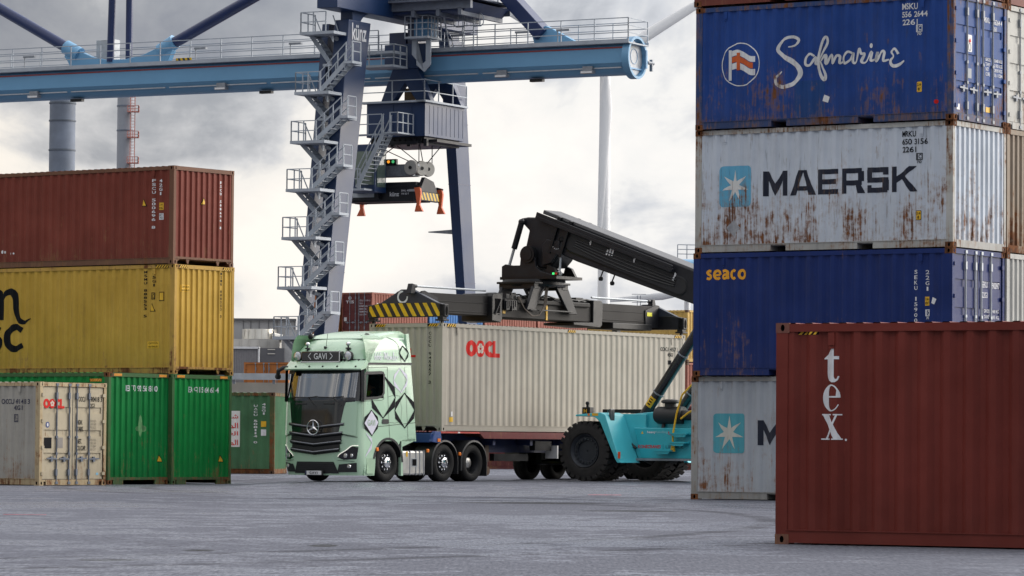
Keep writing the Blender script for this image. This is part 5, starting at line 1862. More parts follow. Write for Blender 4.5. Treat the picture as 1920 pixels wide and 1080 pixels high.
RW = 0.505
wheel(truck, 'wheel', -2.43, 0.0, -1, RW, .33, 'steer')
wheel(truck, 'wheel', -2.43, 2.44, 1, RW, .33, 'plain')
wheel(truck, 'wheel', 0.16, 0.02, -1, RW, .33, 'steer')
wheel(truck, 'wheel', 0.16, 2.42, 1, RW, .33, 'plain')
wheel(truck, 'wheel', 1.50, 0.03, -1, RW, .60, 'deep')
wheel(truck, 'wheel', 1.50, 2.41, 1, RW, .60, 'plain')
mb = MB()
mb.box(-3.3, 2.2, .75, .85, .62, .95)
mb.box(-3.3, 2.2, 1.60, 1.70, .62, .95)
mb.box(-2.55, -2.30, .3, 2.1, .42, .55)
mb.box(0.05, .27, .3, 2.1, .42, .58)
mb.box(1.4, 1.62, .5, 1.9, .38, .62)
mb.box(-1.9, -1.2, .55, 1.9, .5, 1.0)
mb.box(-1.15, -.6, .85, 1.6, .55, 1.08)
mb.build('chassis', M['black'], truck)
mb = MB()
mb.prism([(.30, 1.0), (1.35, 1.0), (1.45, 1.14), (.2, 1.14)], .8, 1.66)
mb.build('fifth_wheel', M['black'], truck)


def fender(xc, y0, y1, r0, a0, a1, drop0, drop1, mat, parent, name):
    mb = MB()
    V = []
    pts = [(xc + r0 * math.cos(R(a0)), RW + r0 * math.sin(R(a0)) - drop0)] if drop0 else []
    nseg = 14
    for i in range(nseg + 1):
        q = R(a0 + (a1 - a0) * i / nseg)
        pts.append((xc + r0 * math.cos(q), RW + .02 + (r0 - .03) * math.sin(q)))
    if drop1:
        pts.append((xc + r0 * math.cos(R(a1)), RW + r0 * math.sin(R(a1)) - drop1))
    for (x, z) in pts:
        d = Vector((x - xc, z - RW)).normalized() * .045
        V += [(x, y0, z), (x + d.x, y0 + .015, z + d.y), (x + d.x, y1, z + d.y), (x, y1, z)]
    m = len(pts)
    mb.add(V, [(i * 4 + k, i * 4 + (k + 1) % 4, (i + 1) * 4 + (k + 1) % 4, (i + 1) * 4 + k) for i in range(m - 1) for k in range(4)] + [(0, 1, 2, 3), (m * 4 - 4, m * 4 - 3, m * 4 - 2, m * 4 - 1)])
    return mb.build(name, mat, parent)


for y0, y1 in ((-.02, .62), (1.82, 2.46)):
    fender(.16, y0, y1, .57, 176, 8, .34, .36, M['black_plastic'], truck, 'mudguard')
    fender(1.50, y0, y1, .57, 172, 2, .28, .36, M['black_plastic'], truck, 'mudguard')
mb = MB()
mb.box(-1.76, -.72, 0.0, .62, .18, .82)
tank = mb.build('tank_box', M['alu'], truck, bevel=.05)
mb = MB()
for x in (-1.42, -1.15, -.98, -.80):
    mb.box(x - .018, x + .018, -.008, .63, .175, .83)
mb.build('strap', M['galv_dull'], tank)
flat('tank_label', [(rect2(-1.60, .66, -1.52, .80), M['yellow'])], fn=lambda a, b, d: (a, -d, b), parent=tank)
flat('filler_recess', [(rect2(-1.36, .40, -1.10, .62), M['galv']), (rect2(-1.325, .425, -1.135, .60), M['hole'])], fn=lambda a, b, d: (a, -.002 - d, b), parent=tank)
for x, z in ((-.66, .82), (.80, .74)):
    mb = MB()
    mb.box(x - .045, x + .045, -.05, .0, z - .045, z + .045)
    mb.build('side_marker', M['orange'], truck, bevel=.012)

# ---- driver behind the side window
M['skin'] = plain('skin', (.42, .24, .17), .55, var=.08)
M['hivis'] = plain('high_visibility_vest', (.35, .72, .04), .6, var=.06)
M['dark_cloth'] = plain('dark_work_clothes', (.03, .035, .05), .85, var=.2)
M['hair'] = plain('brown_hair', (.045, .028, .018), .7, var=.3, scale=30)


def skinned(name, chains, mat, parent, sub=2):
    """body grown over connected joints with a radius at each joint"""
    me = bpy.data.meshes.new(name)
    V, E, Rr = [], [], []
    idx = {}
    for ch in chains:
        prev = None
        for (p, r) in ch:
            key = tuple(round(q, 4) for q in p)
            if key not in idx:
                idx[key] = len(V)
                V.append(p)
                Rr.append(r)
            if prev is not None:
                E.append((prev, idx[key]))
            prev = idx[key]
    me.from_pydata(V, E, [])
    ob = bpy.data.objects.new(name, me)
    COL.objects.link(ob)
    md = ob.modifiers.new('skin', 'SKIN')
    for i, s in enumerate(me.skin_vertices[0].data):
        s.radius = (Rr[i], Rr[i])
        s.use_root = i == 0
    md.use_smooth_shade = True
    sb = ob.modifiers.new('sub', 'SUBSURF')
    sb.levels = sb.render_levels = sub
    me.materials.append(mat)
    ob.parent = parent
    return ob


dp = empty('person', 'driver in bright green vest sitting behind the cab side window', 'person', RIG, R(RYAW))
sx, sy, sz = -2.47, .68, 2.0
hip, ch_, nk = (sx, sy, sz), (sx + .10, sy, sz + .34), (sx + .06, sy, sz + .55)
ch = [[((sx, sy, sz), .15), ((sx + .05, sy, sz + .18), .15), (ch_, .16), (nk, .062), ((sx + .03, sy, sz + .62), .058), ((sx + .0, sy, sz + .70), .085), ((sx - .005, sy, sz + .78), .088), ((sx + .0, sy, sz + .83), .06)]]
for s in (1, -1):
    sh_ = (sx + .08, sy - s * .19, sz + .44)
    ch.append([(ch_, .16), (sh_, .065), ((sx - .10, sy - s * .25, sz + .20), .048), ((sx - .36, sy - s * .18, sz + .22), .036), ((sx - .44, sy - s * .17, sz + .24), .036)])
    ch.append([(hip, .15), ((sx - .05, sy - s * .11, sz - .02), .095), ((sx - .47, sy - s * .13, sz + .0), .07), ((sx - .50, sy - s * .13, sz - .22), .05)])
body = skinned('body', ch, M['skin'], dp)
for s in (1, -1):
    for i in range(4):
        y = sy - s * (.145 + .018 * i)
        skinned('finger', [[((sx - .45, y, sz + .245), .011), ((sx - .49, y, sz + .262 - .004 * i), .010), ((sx - .512, y, sz + .24), .009), ((sx - .50, y, sz + .215), .008)]], M['skin'], body, 1)
    skinned('finger', [[((sx - .43, sy - s * .135, sz + .24), .012), ((sx - .46, sy - s * .115, sz + .255), .010), ((sx - .48, sy - s * .118, sz + .235), .009)]], M['skin'], body, 1)
vest = [[((sx, sy, sz + .02), .165), ((sx + .05, sy, sz + .18), .168), (ch_, .176), ((sx + .075, sy, sz + .47), .12)], [(ch_, .176), ((sx + .08, sy - .17, sz + .44), .085)], [(ch_, .176), ((sx + .08, sy + .17, sz + .44), .085)]]
skinned('vest', vest, M['hivis'], dp)
for s in (1, -1):
    skinned('trouser_leg', [[((sx + .0, sy - s * .10, sz - .02), .11), ((sx - .25, sy - s * .12, sz - .0), .10), ((sx - .47, sy - s * .13, sz + .0), .082), ((sx - .50, sy - s * .13, sz - .22), .062)]], M['dark_cloth'], dp)
    skinned('sleeve', [[((sx + .08, sy - s * .19, sz + .44), .078), ((sx - .01, sy - s * .23, sz + .30), .062), ((sx - .10, sy - s * .25, sz + .20), .056), ((sx - .30, sy - s * .195, sz + .218), .046)]], M['dark_cloth'], dp)
mb = MB()
mb.ball((sx + .015, sy, sz + .80), .098, 14, (1.02, .92, .85))
mb.build('hair', M['hair'], dp)
mb = MB()
mb.ball((sx - .092, sy, sz + .735), .018, 8, (1.2, .8, 1.4))
for s in (1, -1):
    mb.ball((sx + .0, sy - s * .088, sz + .74), .024, 8, (.7, .5, 1.3))
mb.build('nose_and_ears', M['skin'], body)
mb = MB()
for s in (1, -1):
    mb.ball((sx - .078, sy - s * .032, sz + .765), .011, 8)
mb.box(sx - .083, sx - .076, sy - .022, sy + .022, sz + .688, sz + .696)
mb.build('eyes_and_mouth', M['letter_black'], body)

# ------------------------------------------------------------------ semi trailer under the container
M['trailer_red'] = paint('dull_red_side_rail', (0.16, 0.045, 0.045), seed=61, rust=.05, dirt=.3, H=1.4)
tr = empty('semi_trailer', 'dark skeletal semi trailer behind the mint green tractor unit', 'trailer', RIG, R(RYAW))
mb = MB()
for y in (.62, 1.68):
    mb.prism([(-.35, 1.06), (1.55, 1.06), (2.3, .78), (11.9, .78), (11.9, 1.2), (2.0, 1.2), (1.7, 1.30), (-.35, 1.30)], y, y + .14)
for x in (2.6, 4.4, 6.2, 8.0, 9.8, 11.6):
    mb.box(x, x + .12, .15, 2.29, .98, 1.18)
mb.build('chassis', M['navy'], tr)
mb = MB()
mb.box(-.42, -.12, .05, 2.39, 1.04, 1.29)
mb.prism([(-.46, 1.06), (-.10, 1.02), (-.02, 1.12), (-.06, 1.33), (-.30, 1.34)], -.02, .10)
mb.build('front_beam', plain('blue_beam', (.02, .06, .22), .45), tr, bevel=.01)
mb = MB()
mb.box(-.22, -.10, -.04, -.02, 1.06, 1.15)
mb.build('side_marker', M['orange'], tr)
for y in (0.0, 2.34):
    mb = MB()
    mb.prism([(1.72, 1.335), (12.15, 1.335), (12.15, 1.155), (1.98, 1.155)], y, y + .10)
    mb.build('side_rail', M['trailer_red'], tr)
mb = MB()
mb.box(-.02, 1.78, .0, .06, 1.29, 1.335)
mb.build('front_rail', plain('bright_red_rail', (.42, .04, .03), .5, var=.3), tr)
mb = MB()
mb.box(.75, .84, -.004, .0, 1.295, 1.33)
mb.build('reflector', M['white'], tr)
for y in (.42, 1.86):
    mb = MB()
    mb.box(2.62, 2.80, y, y + .16, .52, 1.1)
    mb.box(2.65, 2.77, y + .02, y + .14, .30, .60)
    lg = mb.build('landing_leg', plain('rusty_leg', (.10, .07, .055), .7, var=.4), tr)
    for yy in (y - .02, y + .11):
        mb = MB()
        mb.lathe((2.71, yy, .28), (0, 1, 0), [(0, .05), (0, .12), (.07, .12), (.07, .05)], 16)
        mb.build('foot_wheel', plain('rusty_foot_wheel', (.14, .09, .06), .8, var=.3), lg)
for x in (7.25, 8.56, 9.87):
    wheel(tr, 'wheel', x, 0.05, -1, .50, .38, 'plain')
    wheel(tr, 'wheel', x, 2.39, 1, .50, .38, 'plain')
    mb = MB()
    mb.tube((x, .3, .5), (x, 2.1, .5), .07, n=10)
    mb.box(x - .1, x + .1, .6, .8, .5, .85)
    mb.box(x - .1, x + .1, 1.64, 1.84, .5, .85)
    mb.build('axle', M['black'], tr)
mb = MB()
mb.box(6.5, 10.6, 2.02, 2.40, .98, 1.06)
mb.box(6.45, 6.55, 1.98, 2.42, .52, 1.06)
mb.box(6.5, 10.6, .04, .42, .98, 1.06)
mb.build('mudguard', M['black_plastic'], tr)
mb = MB()
mb.box(5.55, 5.60, .02, .42, .62, .98)
mb.build('mud_flap', M['white'], tr)
mb = MB()
mb.box(2.95, 4.6, .35, .5, .55, .75)
mb.box(3.4, 4.4, 1.6, 2.2, .62, .95)
mb.box(4.6, 5.4, .12, .30, .84, 1.10)
mb.build('tool_carrier', M['black'], tr)

# ------------------------------------------------------------------ reach stacker (local: x to its rear, y to its right/away, z up)
M['teal'] = plain('turquoise_paint', (0.030, 0.40, 0.48), 0.36, var=0.10, scale=1.3, coat=0.2)
M['teal_light'] = plain('light_turquoise_paint', (0.07, 0.50, 0.58), 0.36, var=0.06, scale=1.3, coat=0.2)
RSO = Vector((2.0276, 104.0, 0.14))
rs = empty('reach_stacker', 'turquoise reach stacker with raised black boom and huge front tyres', 'reach stacker', RSO, R(RYAW - 90))
YC = 2.15


def big_tyre(x, y0, wd, r, out, mat=None, lugs=True, name='wheel'):
    mb = MB()
    a = -out
    sh = [(.07, r * .56), (.02, r * .60), (.0, r * .74), (.03, r * .90), (.10, r * .955)]
    prof = sh + [(wd - t, q) for t, q in sh[::-1]]
    mb.lathe((x, y0, r), (0, a, 0), prof, 48, cap=False)
    if lugs:
        n = 26
        for i in range(n):
            for side_ in (0, 1):
                q = 2 * math.pi * (i + .5 * side_) / n
                q2 = q + .16
                yA = y0 + a * (.015 if side_ == 0 else wd - .015)
                yB = y0 + a * (wd / 2)
                rr = r * .955
                c, s, c2, s2 = math.cos(q), math.sin(q), math.cos(q2), math.sin(q2)
                h = .075
                P = []
                for (yy, cc, ss, r0, r1) in ((yA, c, s, r * .86, r), (yA, c2, s2, r * .86, r)):
                    P += [(x + cc * r0, yy, r + ss * r0), (x + cc * r1, yy, r + ss * r1)]
                c3, s3, c4, s4 = math.cos(q + .10), math.sin(q + .10), math.cos(q2 + .10), math.sin(q2 + .10)
                P += [(x + c3 * rr * .99, yB, r + s3 * rr * .99), (x + c3 * r, yB, r + s3 * r), (x + c4 * rr * .99, yB, r + s4 * rr * .99), (x + c4 * r, yB, r + s4 * r)]
                mb.add(P, [(0, 1, 3, 2), (4, 6, 7, 5), (1, 5, 7, 3), (0, 4, 5, 1), (2, 3, 7, 6)])
    w_ = mb.build(name, mat or M['rubber_dusty'], rs, sharp=40)
    mb = MB()
    mb.lathe((x, y0, r), (0, a, 0), [(.07, r * .565), (.03, r * .55), (.06, r * .52), (.13, r * .47), (.13, r * .36), (.19, r * .34), (.19, .02)], 40, cap=False)
    for i in range(20):
        q = 2 * math.pi * i / 20
        mb.lathe((x + r * .41 * math.cos(q), y0 + a * .135, r + r * .41 * math.sin(q)), (0, -a, 0), [(0, .028), (.045, .024)], 6)
    mb.build('rim', plain('rim_dark', (.022, .027, .036), .5, var=.2), w_)
    return w_


big_tyre(-.05, 0.0, .62, .815, -1)
big_tyre(-.05, .70, .60, .815, -1, lugs=True)
big_tyre(-.05, 4.30, .62, .815, 1)
big_tyre(-.05, 3.60, .60, .815, 1)
big_tyre(5.9, .55, .60, .815, -1)
big_tyre(5.9, 3.75, .60, .815, 1)
# hull
mb = MB()
mb.prism([(.50, 1.80), (.95, .60), (7.6, .60), (8.2, 1.0), (8.2, 1.9), (1.6, 1.9)], 1.02, 3.28)
hull = mb.build('chassis', M['teal'], rs, bevel=.03)
mb = MB()
mb.prism([(1.02, 1.45), (1.26, .62), (8.0, .62), (8.0, 1.42), (1.05, 1.46)], .84, 1.03)
mb.build('side_plate', M['teal'], rs, bevel=.02)
mb = MB()
mb.prism([(1.0, .565), (8.0, .565), (8.0, .625), (1.0, .625)], .80, 1.1)
mb.build('lower_trim', M['galv_dull'], rs)
for y0, y1 in ((-.04, .92), (3.38, 4.34)):
    mb = MB()
    o_ = [(-.30, 1.80), (.50, 1.86), (.66, 1.80), (1.14, .56), (1.20, .50)]
    i_ = [(1.06, .50), (1.0, .58), (.50, 1.60), (.32, 1.74), (.05, 1.755), (-.30, 1.755)]
    mb.prism(o_ + i_, y0, y1)
    mb.build('fender', M['teal_light'], rs, bevel=.012)
mb = MB()
mb.prism([(.60, 1.83), (1.15, .56), (1.35, .56), (1.35, 1.83)], .92, 1.06)
mb.build('corner_plate', M['teal_light'], rs, bevel=.012)
mb = MB()
mb.box(1.09, 1.13, -.05, .02, .62, .80)
mb.build('reflector', plain('orange_reflector', (.75, .10, .02), .3), rs)
mb = MB()
mb.box(-.35, 1.75, 1.38, 1.50, 1.86, 1.96)
mb.box(-.35, 1.75, 2.8, 2.92, 1.86, 1.96)
mb.build('walkway_rail', M['black'], rs)
# work lamps and mirror
mb = MB()
mb.box(-1.06, -.80, 1.42, 1.62, 1.80, 2.02)
mb.tube((-.93, 1.5, 2.0), (-.93, 1.5, 2.12), .04, n=8)
mb.ball((-.93, 1.5, 2.13), .06, 10)
mb.box(-1.0, 0.0, 1.45, 1.55, 1.76, 1.80)
mb.build('work_lamp', M['black'], rs, bevel=.012)
flat('lamp_label', [(text2('H', -1.0, 1.86, -.90, 1.97, .02), M['yellow'])], fn=lambda a, b, d: (a, 1.42 - d, b), parent=rs)
mb = MB()
mb.path([(.66, .92, 1.62), (.58, .80, 1.70), (.40, .50, 1.84), (.52, .30, 1.93), (.70, .22, 1.94)], .018, 6)
mb.build('mirror_arm', M['black'], rs)
mb = MB()
mb.box(.66, .72, .14, .36, 1.60, 1.96)
mb.build('mirror', plain('mirror_housing', (.05, .055, .06), .2), rs, bevel=.02)
# engine intake and pipes
mb = MB()
mb.tube((1.72, 1.0, 1.80), (2.52, 1.0, 1.80), .235, n=24)
mb.tube((1.66, 1.0, 1.80), (1.74, 1.0, 1.80), .20, n=20)
mb.tube((2.10, 1.0, 2.0), (2.10, 1.0, 2.14), .16, n=20)
mb.lathe((2.10, 1.0, 2.12), (0, 0, 1), [(0, .2), (.03, .26), (.08, .25), (.11, .15)], 24)
mb.tube((1.9, .98, 1.58), (1.92, .9, 1.40), .05, n=8)
mb.path([(2.5, 1.0, 1.8), (2.9, 1.0, 1.8), (3.1, 1.05, 1.6), (3.1, 1.3, 1.2)], .14, 12)
mb.build('air_filter', M['black_plastic'], rs)
mb = MB()
mb.path([(3.05, .80, 2.75), (2.62, .76, 2.35), (2.46, .74, 1.85), (2.36, .72, 1.30), (2.35, .72, .86)], .028, 8)
mb.path([(2.58, .76, 1.70), (2.8, .78, 1.86), (3.3, .8, 2.1)], .028, 8)
mb.prism([(2.29, .82), (2.43, .82), (2.38, 1.10), (2.34, 1.10)], .70, .74)
mb.build('handrail', M['yellow'], rs)
for x, z in ((2.60, 1.30), (2.54, 1.06), (2.08, .84)):
    mb = MB()
    mb.box(x - .28, x + .28, .58, .86, z - .02, z + .02)
    mb.prism([(x - .26, z - .02), (x + .26, z - .02), (x + .2, z - .09), (x - .1, z - .09)], .60, .62)
    mb.build('step', M['teal'], rs)
# marks
sp = lambda a, b, d: (a, .84 - d, b)
M['letter_teal'] = plain('dark_teal_lettering', (.02, .06, .07), .5)
flat('lettering', [(text2('heavy', 1.46, 1.29, 1.73, 1.375, .02), M['letter_white']), (text2('handling', 1.745, 1.29, 2.12, 1.375, .0), plain('pale_teal_lettering', (.3, .55, .58), .5)), (poly2((2.14, 1.37), (2.26, 1.25), (2.15, 1.28)), M['letter_red'])], fn=sp, parent=rs)
flat('lettering', [(text2('KONECRANES', 1.17, .90, 1.90, .99, .025), M['letter_red']), (join2(text2('LIFTACE', 2.06, .90, 2.62, .99, .0), rect2(1.97, .87, 1.98, 1.02)), M['letter_teal'])], fn=sp, parent=rs)
flat('warning_label', [(poly2((1.26, 1.29), (1.34, 1.29), (1.30, 1.37)), M['yellow']), (rect2(1.72, 1.62, 1.90, 1.70), M['yellow'])], fn=lambda a, b, d: (a, (.84 if b < 1.5 else 1.02) - d, b), parent=rs)
flat('warning_label', [(rect2(.24, 1.77, .44, 1.84), M['yellow']), (rect2(.10, 1.77, .17, 1.83), M['orange'])], fn=lambda a, b, d: (a, -.04 - d, b), parent=rs)
# lift cylinders
for y in (1.30, 3.0):
    p0, p1 = Vector((.88, y, 1.55)), Vector((3.05, y, 4.45))
    d = (p1 - p0).normalized()
    mb = MB()
    mb.tube(p0, p1, .145, n=20)
    mb.tube(p0 - d * .12, p0 + d * .15, .17, n=20)
    mb.ball(p0 - d * .1, .19, 14, (1, .7, 1))
    cyl = mb.build('lift_cylinder', M['black_gloss'] if False else plain('cylinder_black', (.012, .013, .016), .25, coat=.3), rs)
    for t in (1.05, 2.35):
        mb = MB()
        mb.lathe(p0 + d * t, d, [(0, .15), (0, .165), (.035, .165), (.035, .15)], 20)
        mb.build('clamp_ring', M['galv_dull'], cyl)
    if y < 2:
        mb = MB()
        mb.path([(.86, 1.2, 1.66), (.66, 1.1, 1.5), (.68, .95, 1.2), (.86, .86, .98), (1.0, .84, .88)], .035, 8)
        mb.path([(.92, 1.2, 1.62), (.74, 1.08, 1.45), (.78, .93, 1.2), (.95, .86, 1.0), (1.10, .84, .90)], .035, 8)
        mb.build('hydraulic_hose', M['black_plastic'], rs)
        mb = MB()
        mb.box(.74, .98, 1.05, 1.22, 1.56, 1.72)
        mb.build('valve_block', M['galv_dull'], rs, bevel=.015)
        n_ = d.cross(Vector((0, 1, 0)))
        flat('warning_label', [(rect2(-.11, .0, .11, .30), M['yellow']), (join2(rect2(-.05, .06, .05, .10), rect2(-.05, .14, .05, .18), rect2(-.05, .22, .05, .25)), M['letter_black'])],
             fn=lambda a, b, e: p0 + d * (.62 + b) + n_ * math.sin(a / .147) * .147 + Vector((0, -math.cos(a / .147) * (.147 + e), 0)), parent=cyl, sub=.03)

# operator's cab and counterweight at the rear
mb = MB()
mb.prism([(4.3, 1.9), (4.1, 2.6), (4.4, 3.5), (5.9, 3.5), (6.0, 1.9)], 1.35, 2.95)
ocb = mb.build('operator_cab', M['teal'], rs, bevel=.05)
mb = MB()
mb.prism([(4.32, 2.35), (4.28, 2.6), (4.5, 3.35), (5.75, 3.35), (5.8, 2.35)], 1.32, 1.35)
mb.build('window', plain('dark_cab_window', (.02, .025, .03), .08, coat=.5), ocb)
mb = MB()
mb.prism([(7.4, .75), (8.7, .9), (8.9, 1.3), (8.8, 2.3), (7.4, 2.3)], .55, 3.75)
mb.build('counterweight', M['teal'], rs, bevel=.08)
mb = MB()
for y in (1.6, 2.62):
    mb.prism([(6.3, 1.8), (8.2, 1.8), (7.9, 4.2), (7.4, 4.3)], y, y + .08)
mb.build('boom_bracket', M['charcoal'], rs)

# boom
BD = Vector((1, 0, -.353)).normalized()
BN = Vector((.353, 0, 1)).normalized()
BO = Vector((-2.0, 0, 7.30))


def bp(t, n, y):
    q = BO + BD * t + BN * n
    return (q.x, y, q.z)


def bbox(mb, t0, t1, n0, n1, y0, y1, n0b=None):
    n0b = n0 if n0b is None else n0b
    return mb.add([bp(t0, n0, y0), bp(t1, n0b, y0), bp(t1, n0b, y1), bp(t0, n0, y1), bp(t0, n1, y0), bp(t1, n1, y0), bp(t1, n1, y1), bp(t0, n1, y1)],
                  [(0, 3, 2, 1), (4, 5, 6, 7), (0, 1, 5, 4), (1, 2, 6, 5), (2, 3, 7, 6), (3, 0, 4, 7)])


mb = MB()
mb.add([bp(0, -.94, 1.70), bp(.9, -.98, 1.70), bp(5.5, -.86, 1.70), bp(9.5, -.80, 1.70), bp(9.5, 0, 1.70), bp(0, 0, 1.70), bp(0, -.94, 2.60), bp(.9, -.98, 2.60), bp(5.5, -.86, 2.60), bp(9.5, -.80, 2.60), bp(9.5, 0, 2.60), bp(0, 0, 2.60)],
       [(0, 1, 2, 3, 4, 5), (11, 10, 9, 8, 7, 6), (0, 6, 7, 1), (1, 7, 8, 2), (2, 8, 9, 3), (3, 9, 10, 4), (4, 10, 11, 5), (5, 11, 6, 0)])
boom = mb.build('boom', M['charcoal'], rs, bevel=.035)
mb = MB()
bbox(mb, -.66, 9.3, -.08, .035, 1.74, 2.58)
mb.build('boom_cover', plain('boom_top_grey', (.07, .07, .075), .38, var=.2), boom, bevel=.02)
mb = MB()
bbox(mb, -.72, 4.05, -.26, -.16, 1.52, 1.74)
bbox(mb, -.72, 4.05, -.16, -.06, 1.52, 1.56)
mb.build('cable_tray', M['charcoal'], boom, bevel=.012)
mb = MB()
for t0, t1 in ((-.06, .03), (.33, .42)):
    bbox(mb, t0, t1, -1.03, .03, 1.62, 2.68)
mb.build('boom_collar', M['black'], boom, bevel=.01)
mb = MB()
bbox(mb, -.02, .38, -.98, -.80, 1.63, 2.67)
mb.build('wear_pad_box', M['charcoal'], boom)
# long oval hose track on the side of the boom
mb = MB()


def oval_track(t0, t1, n0, rr, y, wd, seg=12):
    P = []
    for i in range(seg + 1):
        q = R(90 + 180 * i / seg)
        P.append((t0 + rr * math.cos(q), n0 + rr * math.sin(q)))
    for i in range(seg + 1):
        q = R(-90 + 180 * i / seg)
        P.append((t1 + rr * math.cos(q), n0 + rr * math.sin(q)))
    V = [bp(a, b, y) for a, b in P]
    Vi = [bp(a, n0 + (b - n0) * (1 - wd / rr), y - .012) for a, b in P]
    n = len(P)
    return V, Vi, n


V, Vi, n = oval_track(.62, 4.35, -.55, .27, 1.69, .05)
mb.add(V + Vi, [(i, (i + 1) % n, n + (i + 1) % n, n + i) for i in range(n)])
mb.build('hose_track', M['black'], boom)
mb = MB()
V, Vi, n = oval_track(.62, 4.35, -.55, .22, 1.694, .2)
mb.add(V, [tuple(range(n))])
mb.build('hose_track_panel', plain('track_dark', (.013, .014, .017), .7), boom)
mb = MB()
for k in range(4):
    mb.path([bp(.7 + 3.5 * i / 14, -.42 - k * .06 - .09 * math.sin(i / 14 * math.pi) * (k / 3), 1.675) for i in range(15)], .018, 5)
mb.build('hose', M['black_plastic'], boom)
sgn_ = lambda a, b, d: bp(a, b, 1.70 - .02 - d)
for t, nn_ in ((1.18, -.40), (2.72, -.42), (4.10, -.50)):
    flat('marker', [(join2(rect2(t, nn_, t + .035, nn_ + .26), rect2(t + .035, nn_ + .16, t + .06, nn_ + .24), rect2(t - .02, nn_ + .04, t, nn_ + .12)), M['letter_white'])], fn=sgn_, parent=boom)
flat('marker', [(join2(*[rect2(1.78 + i * .085, -.50 + .02 * i, 1.78 + i * .085 + .055, -.50 + .02 * i + h_) for i, h_ in enumerate((.16, .22, .18))]), M['letter_white'])], fn=sgn_, parent=boom)
for t in (.10, .16, .22, .28):
    flat('bolt_mark', [(join2(disc2(t, -.12 - .05 * abs(t - .19) * 8, .012, .012, 6), disc2(t - .02, -.86 + .05 * abs(t - .19) * 8, .012, .012, 6)), M['letter_white'])], fn=lambda a, b, d: bp(a, b, 1.615 - d), parent=boom)
mb = MB()
for t in (1.75, 2.15):
    mb.bar(bp(t, -.95, 1.85), bp(t - .02, -1.15, 1.85), .03, .03, (0, 1, 0))
    mb.ball(bp(t, -1.20, 1.85), .07, 10)
    mb.build('floodlight', M['black'], boom)
    mb = MB()
# boom head
mb = MB()
hp = [(-3.42, 7.26), (-3.40, 7.33), (-3.15, 7.36), (-2.75, 7.34), (-2.05, 7.22), (-1.95, 6.40), (-2.20, 6.10), (-2.38, 5.93), (-2.75, 5.93), (-3.12, 6.12), (-3.22, 6.50), (-3.10, 6.98), (-3.30, 7.16)]
mb.prism(hp, 1.74, 2.56)
head = mb.build('boom_head', M['charcoal'], rs, bevel=.05)
mb = MB()
mb.prism([(-2.62, 6.55), (-2.45, 6.72), (-2.02, 6.66), (-2.02, 6.40), (-2.3, 6.05), (-2.60, 5.98)], 1.66, 1.76)
mb.build('gusset', M['charcoal'], head, bevel=.02)
mb = MB()
for y0, y1 in ((1.52, 1.80), (2.50, 2.78)):
    mb.tube((-3.02, y0, 6.30), (-3.02, y1, 6.30), .24, n=24)
    mb.tube((-3.02, y0 - .02, 6.30), (-3.02, y1 + .02, 6.30), .17, n=24)
mb.build('pivot_pin', M['black'], head)
# yoke and rotator
for y0 in (1.58, 2.60):
    mb = MB()
    mb.prism([(-3.26, 6.36), (-3.18, 6.50), (-3.02, 6.54), (-2.86, 6.48), (-2.80, 6.32), (-2.76, 5.95), (-2.60, 5.82), (-2.2, 5.72), (-2.05, 5.66), (-3.92, 5.66), (-3.92, 5.98), (-3.80, 6.04), (-3.55, 6.0), (-3.30, 6.0)], y0, y0 + .10)
    mb.build('yoke_plate', M['charcoal'], rs, bevel=.012)
mb = MB()
mb.box(-3.92, -2.0, 1.5, 2.8, 5.60, 5.68)
for ya, yb in ((1.64, 1.74), (2.54, 2.64)):
    mb.prism([(-2.5, 5.66), (-2.05, 5.66), (-2.2, 5.92), (-2.4, 6.0)], ya, yb)
mb.build('yoke_base', M['black'], rs)
mb = MB()
mb.lathe((-3.2, YC, 5.40), (0, 0, 1), [(0, .80), (.0, .88), (.05, .90), (.06, .84), (.13, .84), (.14, .90), (.20, .88), (.20, .3)], 40)
mb.build('slewing_ring', M['black'], rs)
mb = MB()
mb.box(-2.15, -1.92, 1.50, 1.62, 5.70, 5.78)
mb.build('signal_box', M['black'], rs)
mb = MB()
mb.box(-2.13, -2.07, 1.48, 1.5, 5.715, 5.77)
mb.build('signal_lamp', emit('green_signal', (.05, .8, .2), .9), rs)
mb = MB()
mb.box(-2.05, -1.97, 1.48, 1.5, 5.715, 5.77)
mb.build('signal_lamp', plain('red_signal', (.6, .06, .03), .4), rs)
for (p0, p1, k) in (((-3.30, 1.66, 7.22), (-3.72, 1.66, 5.98), .6), ((-1.98, 1.75, 6.70), (-1.98, 1.62, 5.75), .3), ((-3.30, 2.64, 7.22), (-3.72, 2.64, 5.98), .6)):
    p0, p1 = Vector(p0), Vector(p1)
    m_ = p0 + (p1 - p0) * k
    mb = MB()
    mb.tube(p0, m_, .085 if k > .5 else .05, n=12)
    mb.ball(p0, .10, 10)
    cy_ = mb.build('tilt_cylinder', M['black'], rs)
    mb = MB()
    mb.tube(m_, p1, .042 if k > .5 else .03, n=10)
    mb.ball(p1, .075, 10)
    mb.build('piston_rod', M['galv'], cy_)
mb = MB()
for k in range(5):
    mb.path([(-2.85 + .07 * k, 1.85 + .05 * k, 6.0), (-2.87 + .05 * k, 1.8, 5.85), (-2.75 + .04 * k, 1.78, 5.72)], .016, 5)
mb.build('hydraulic_hose', M['black_plastic'], rs)

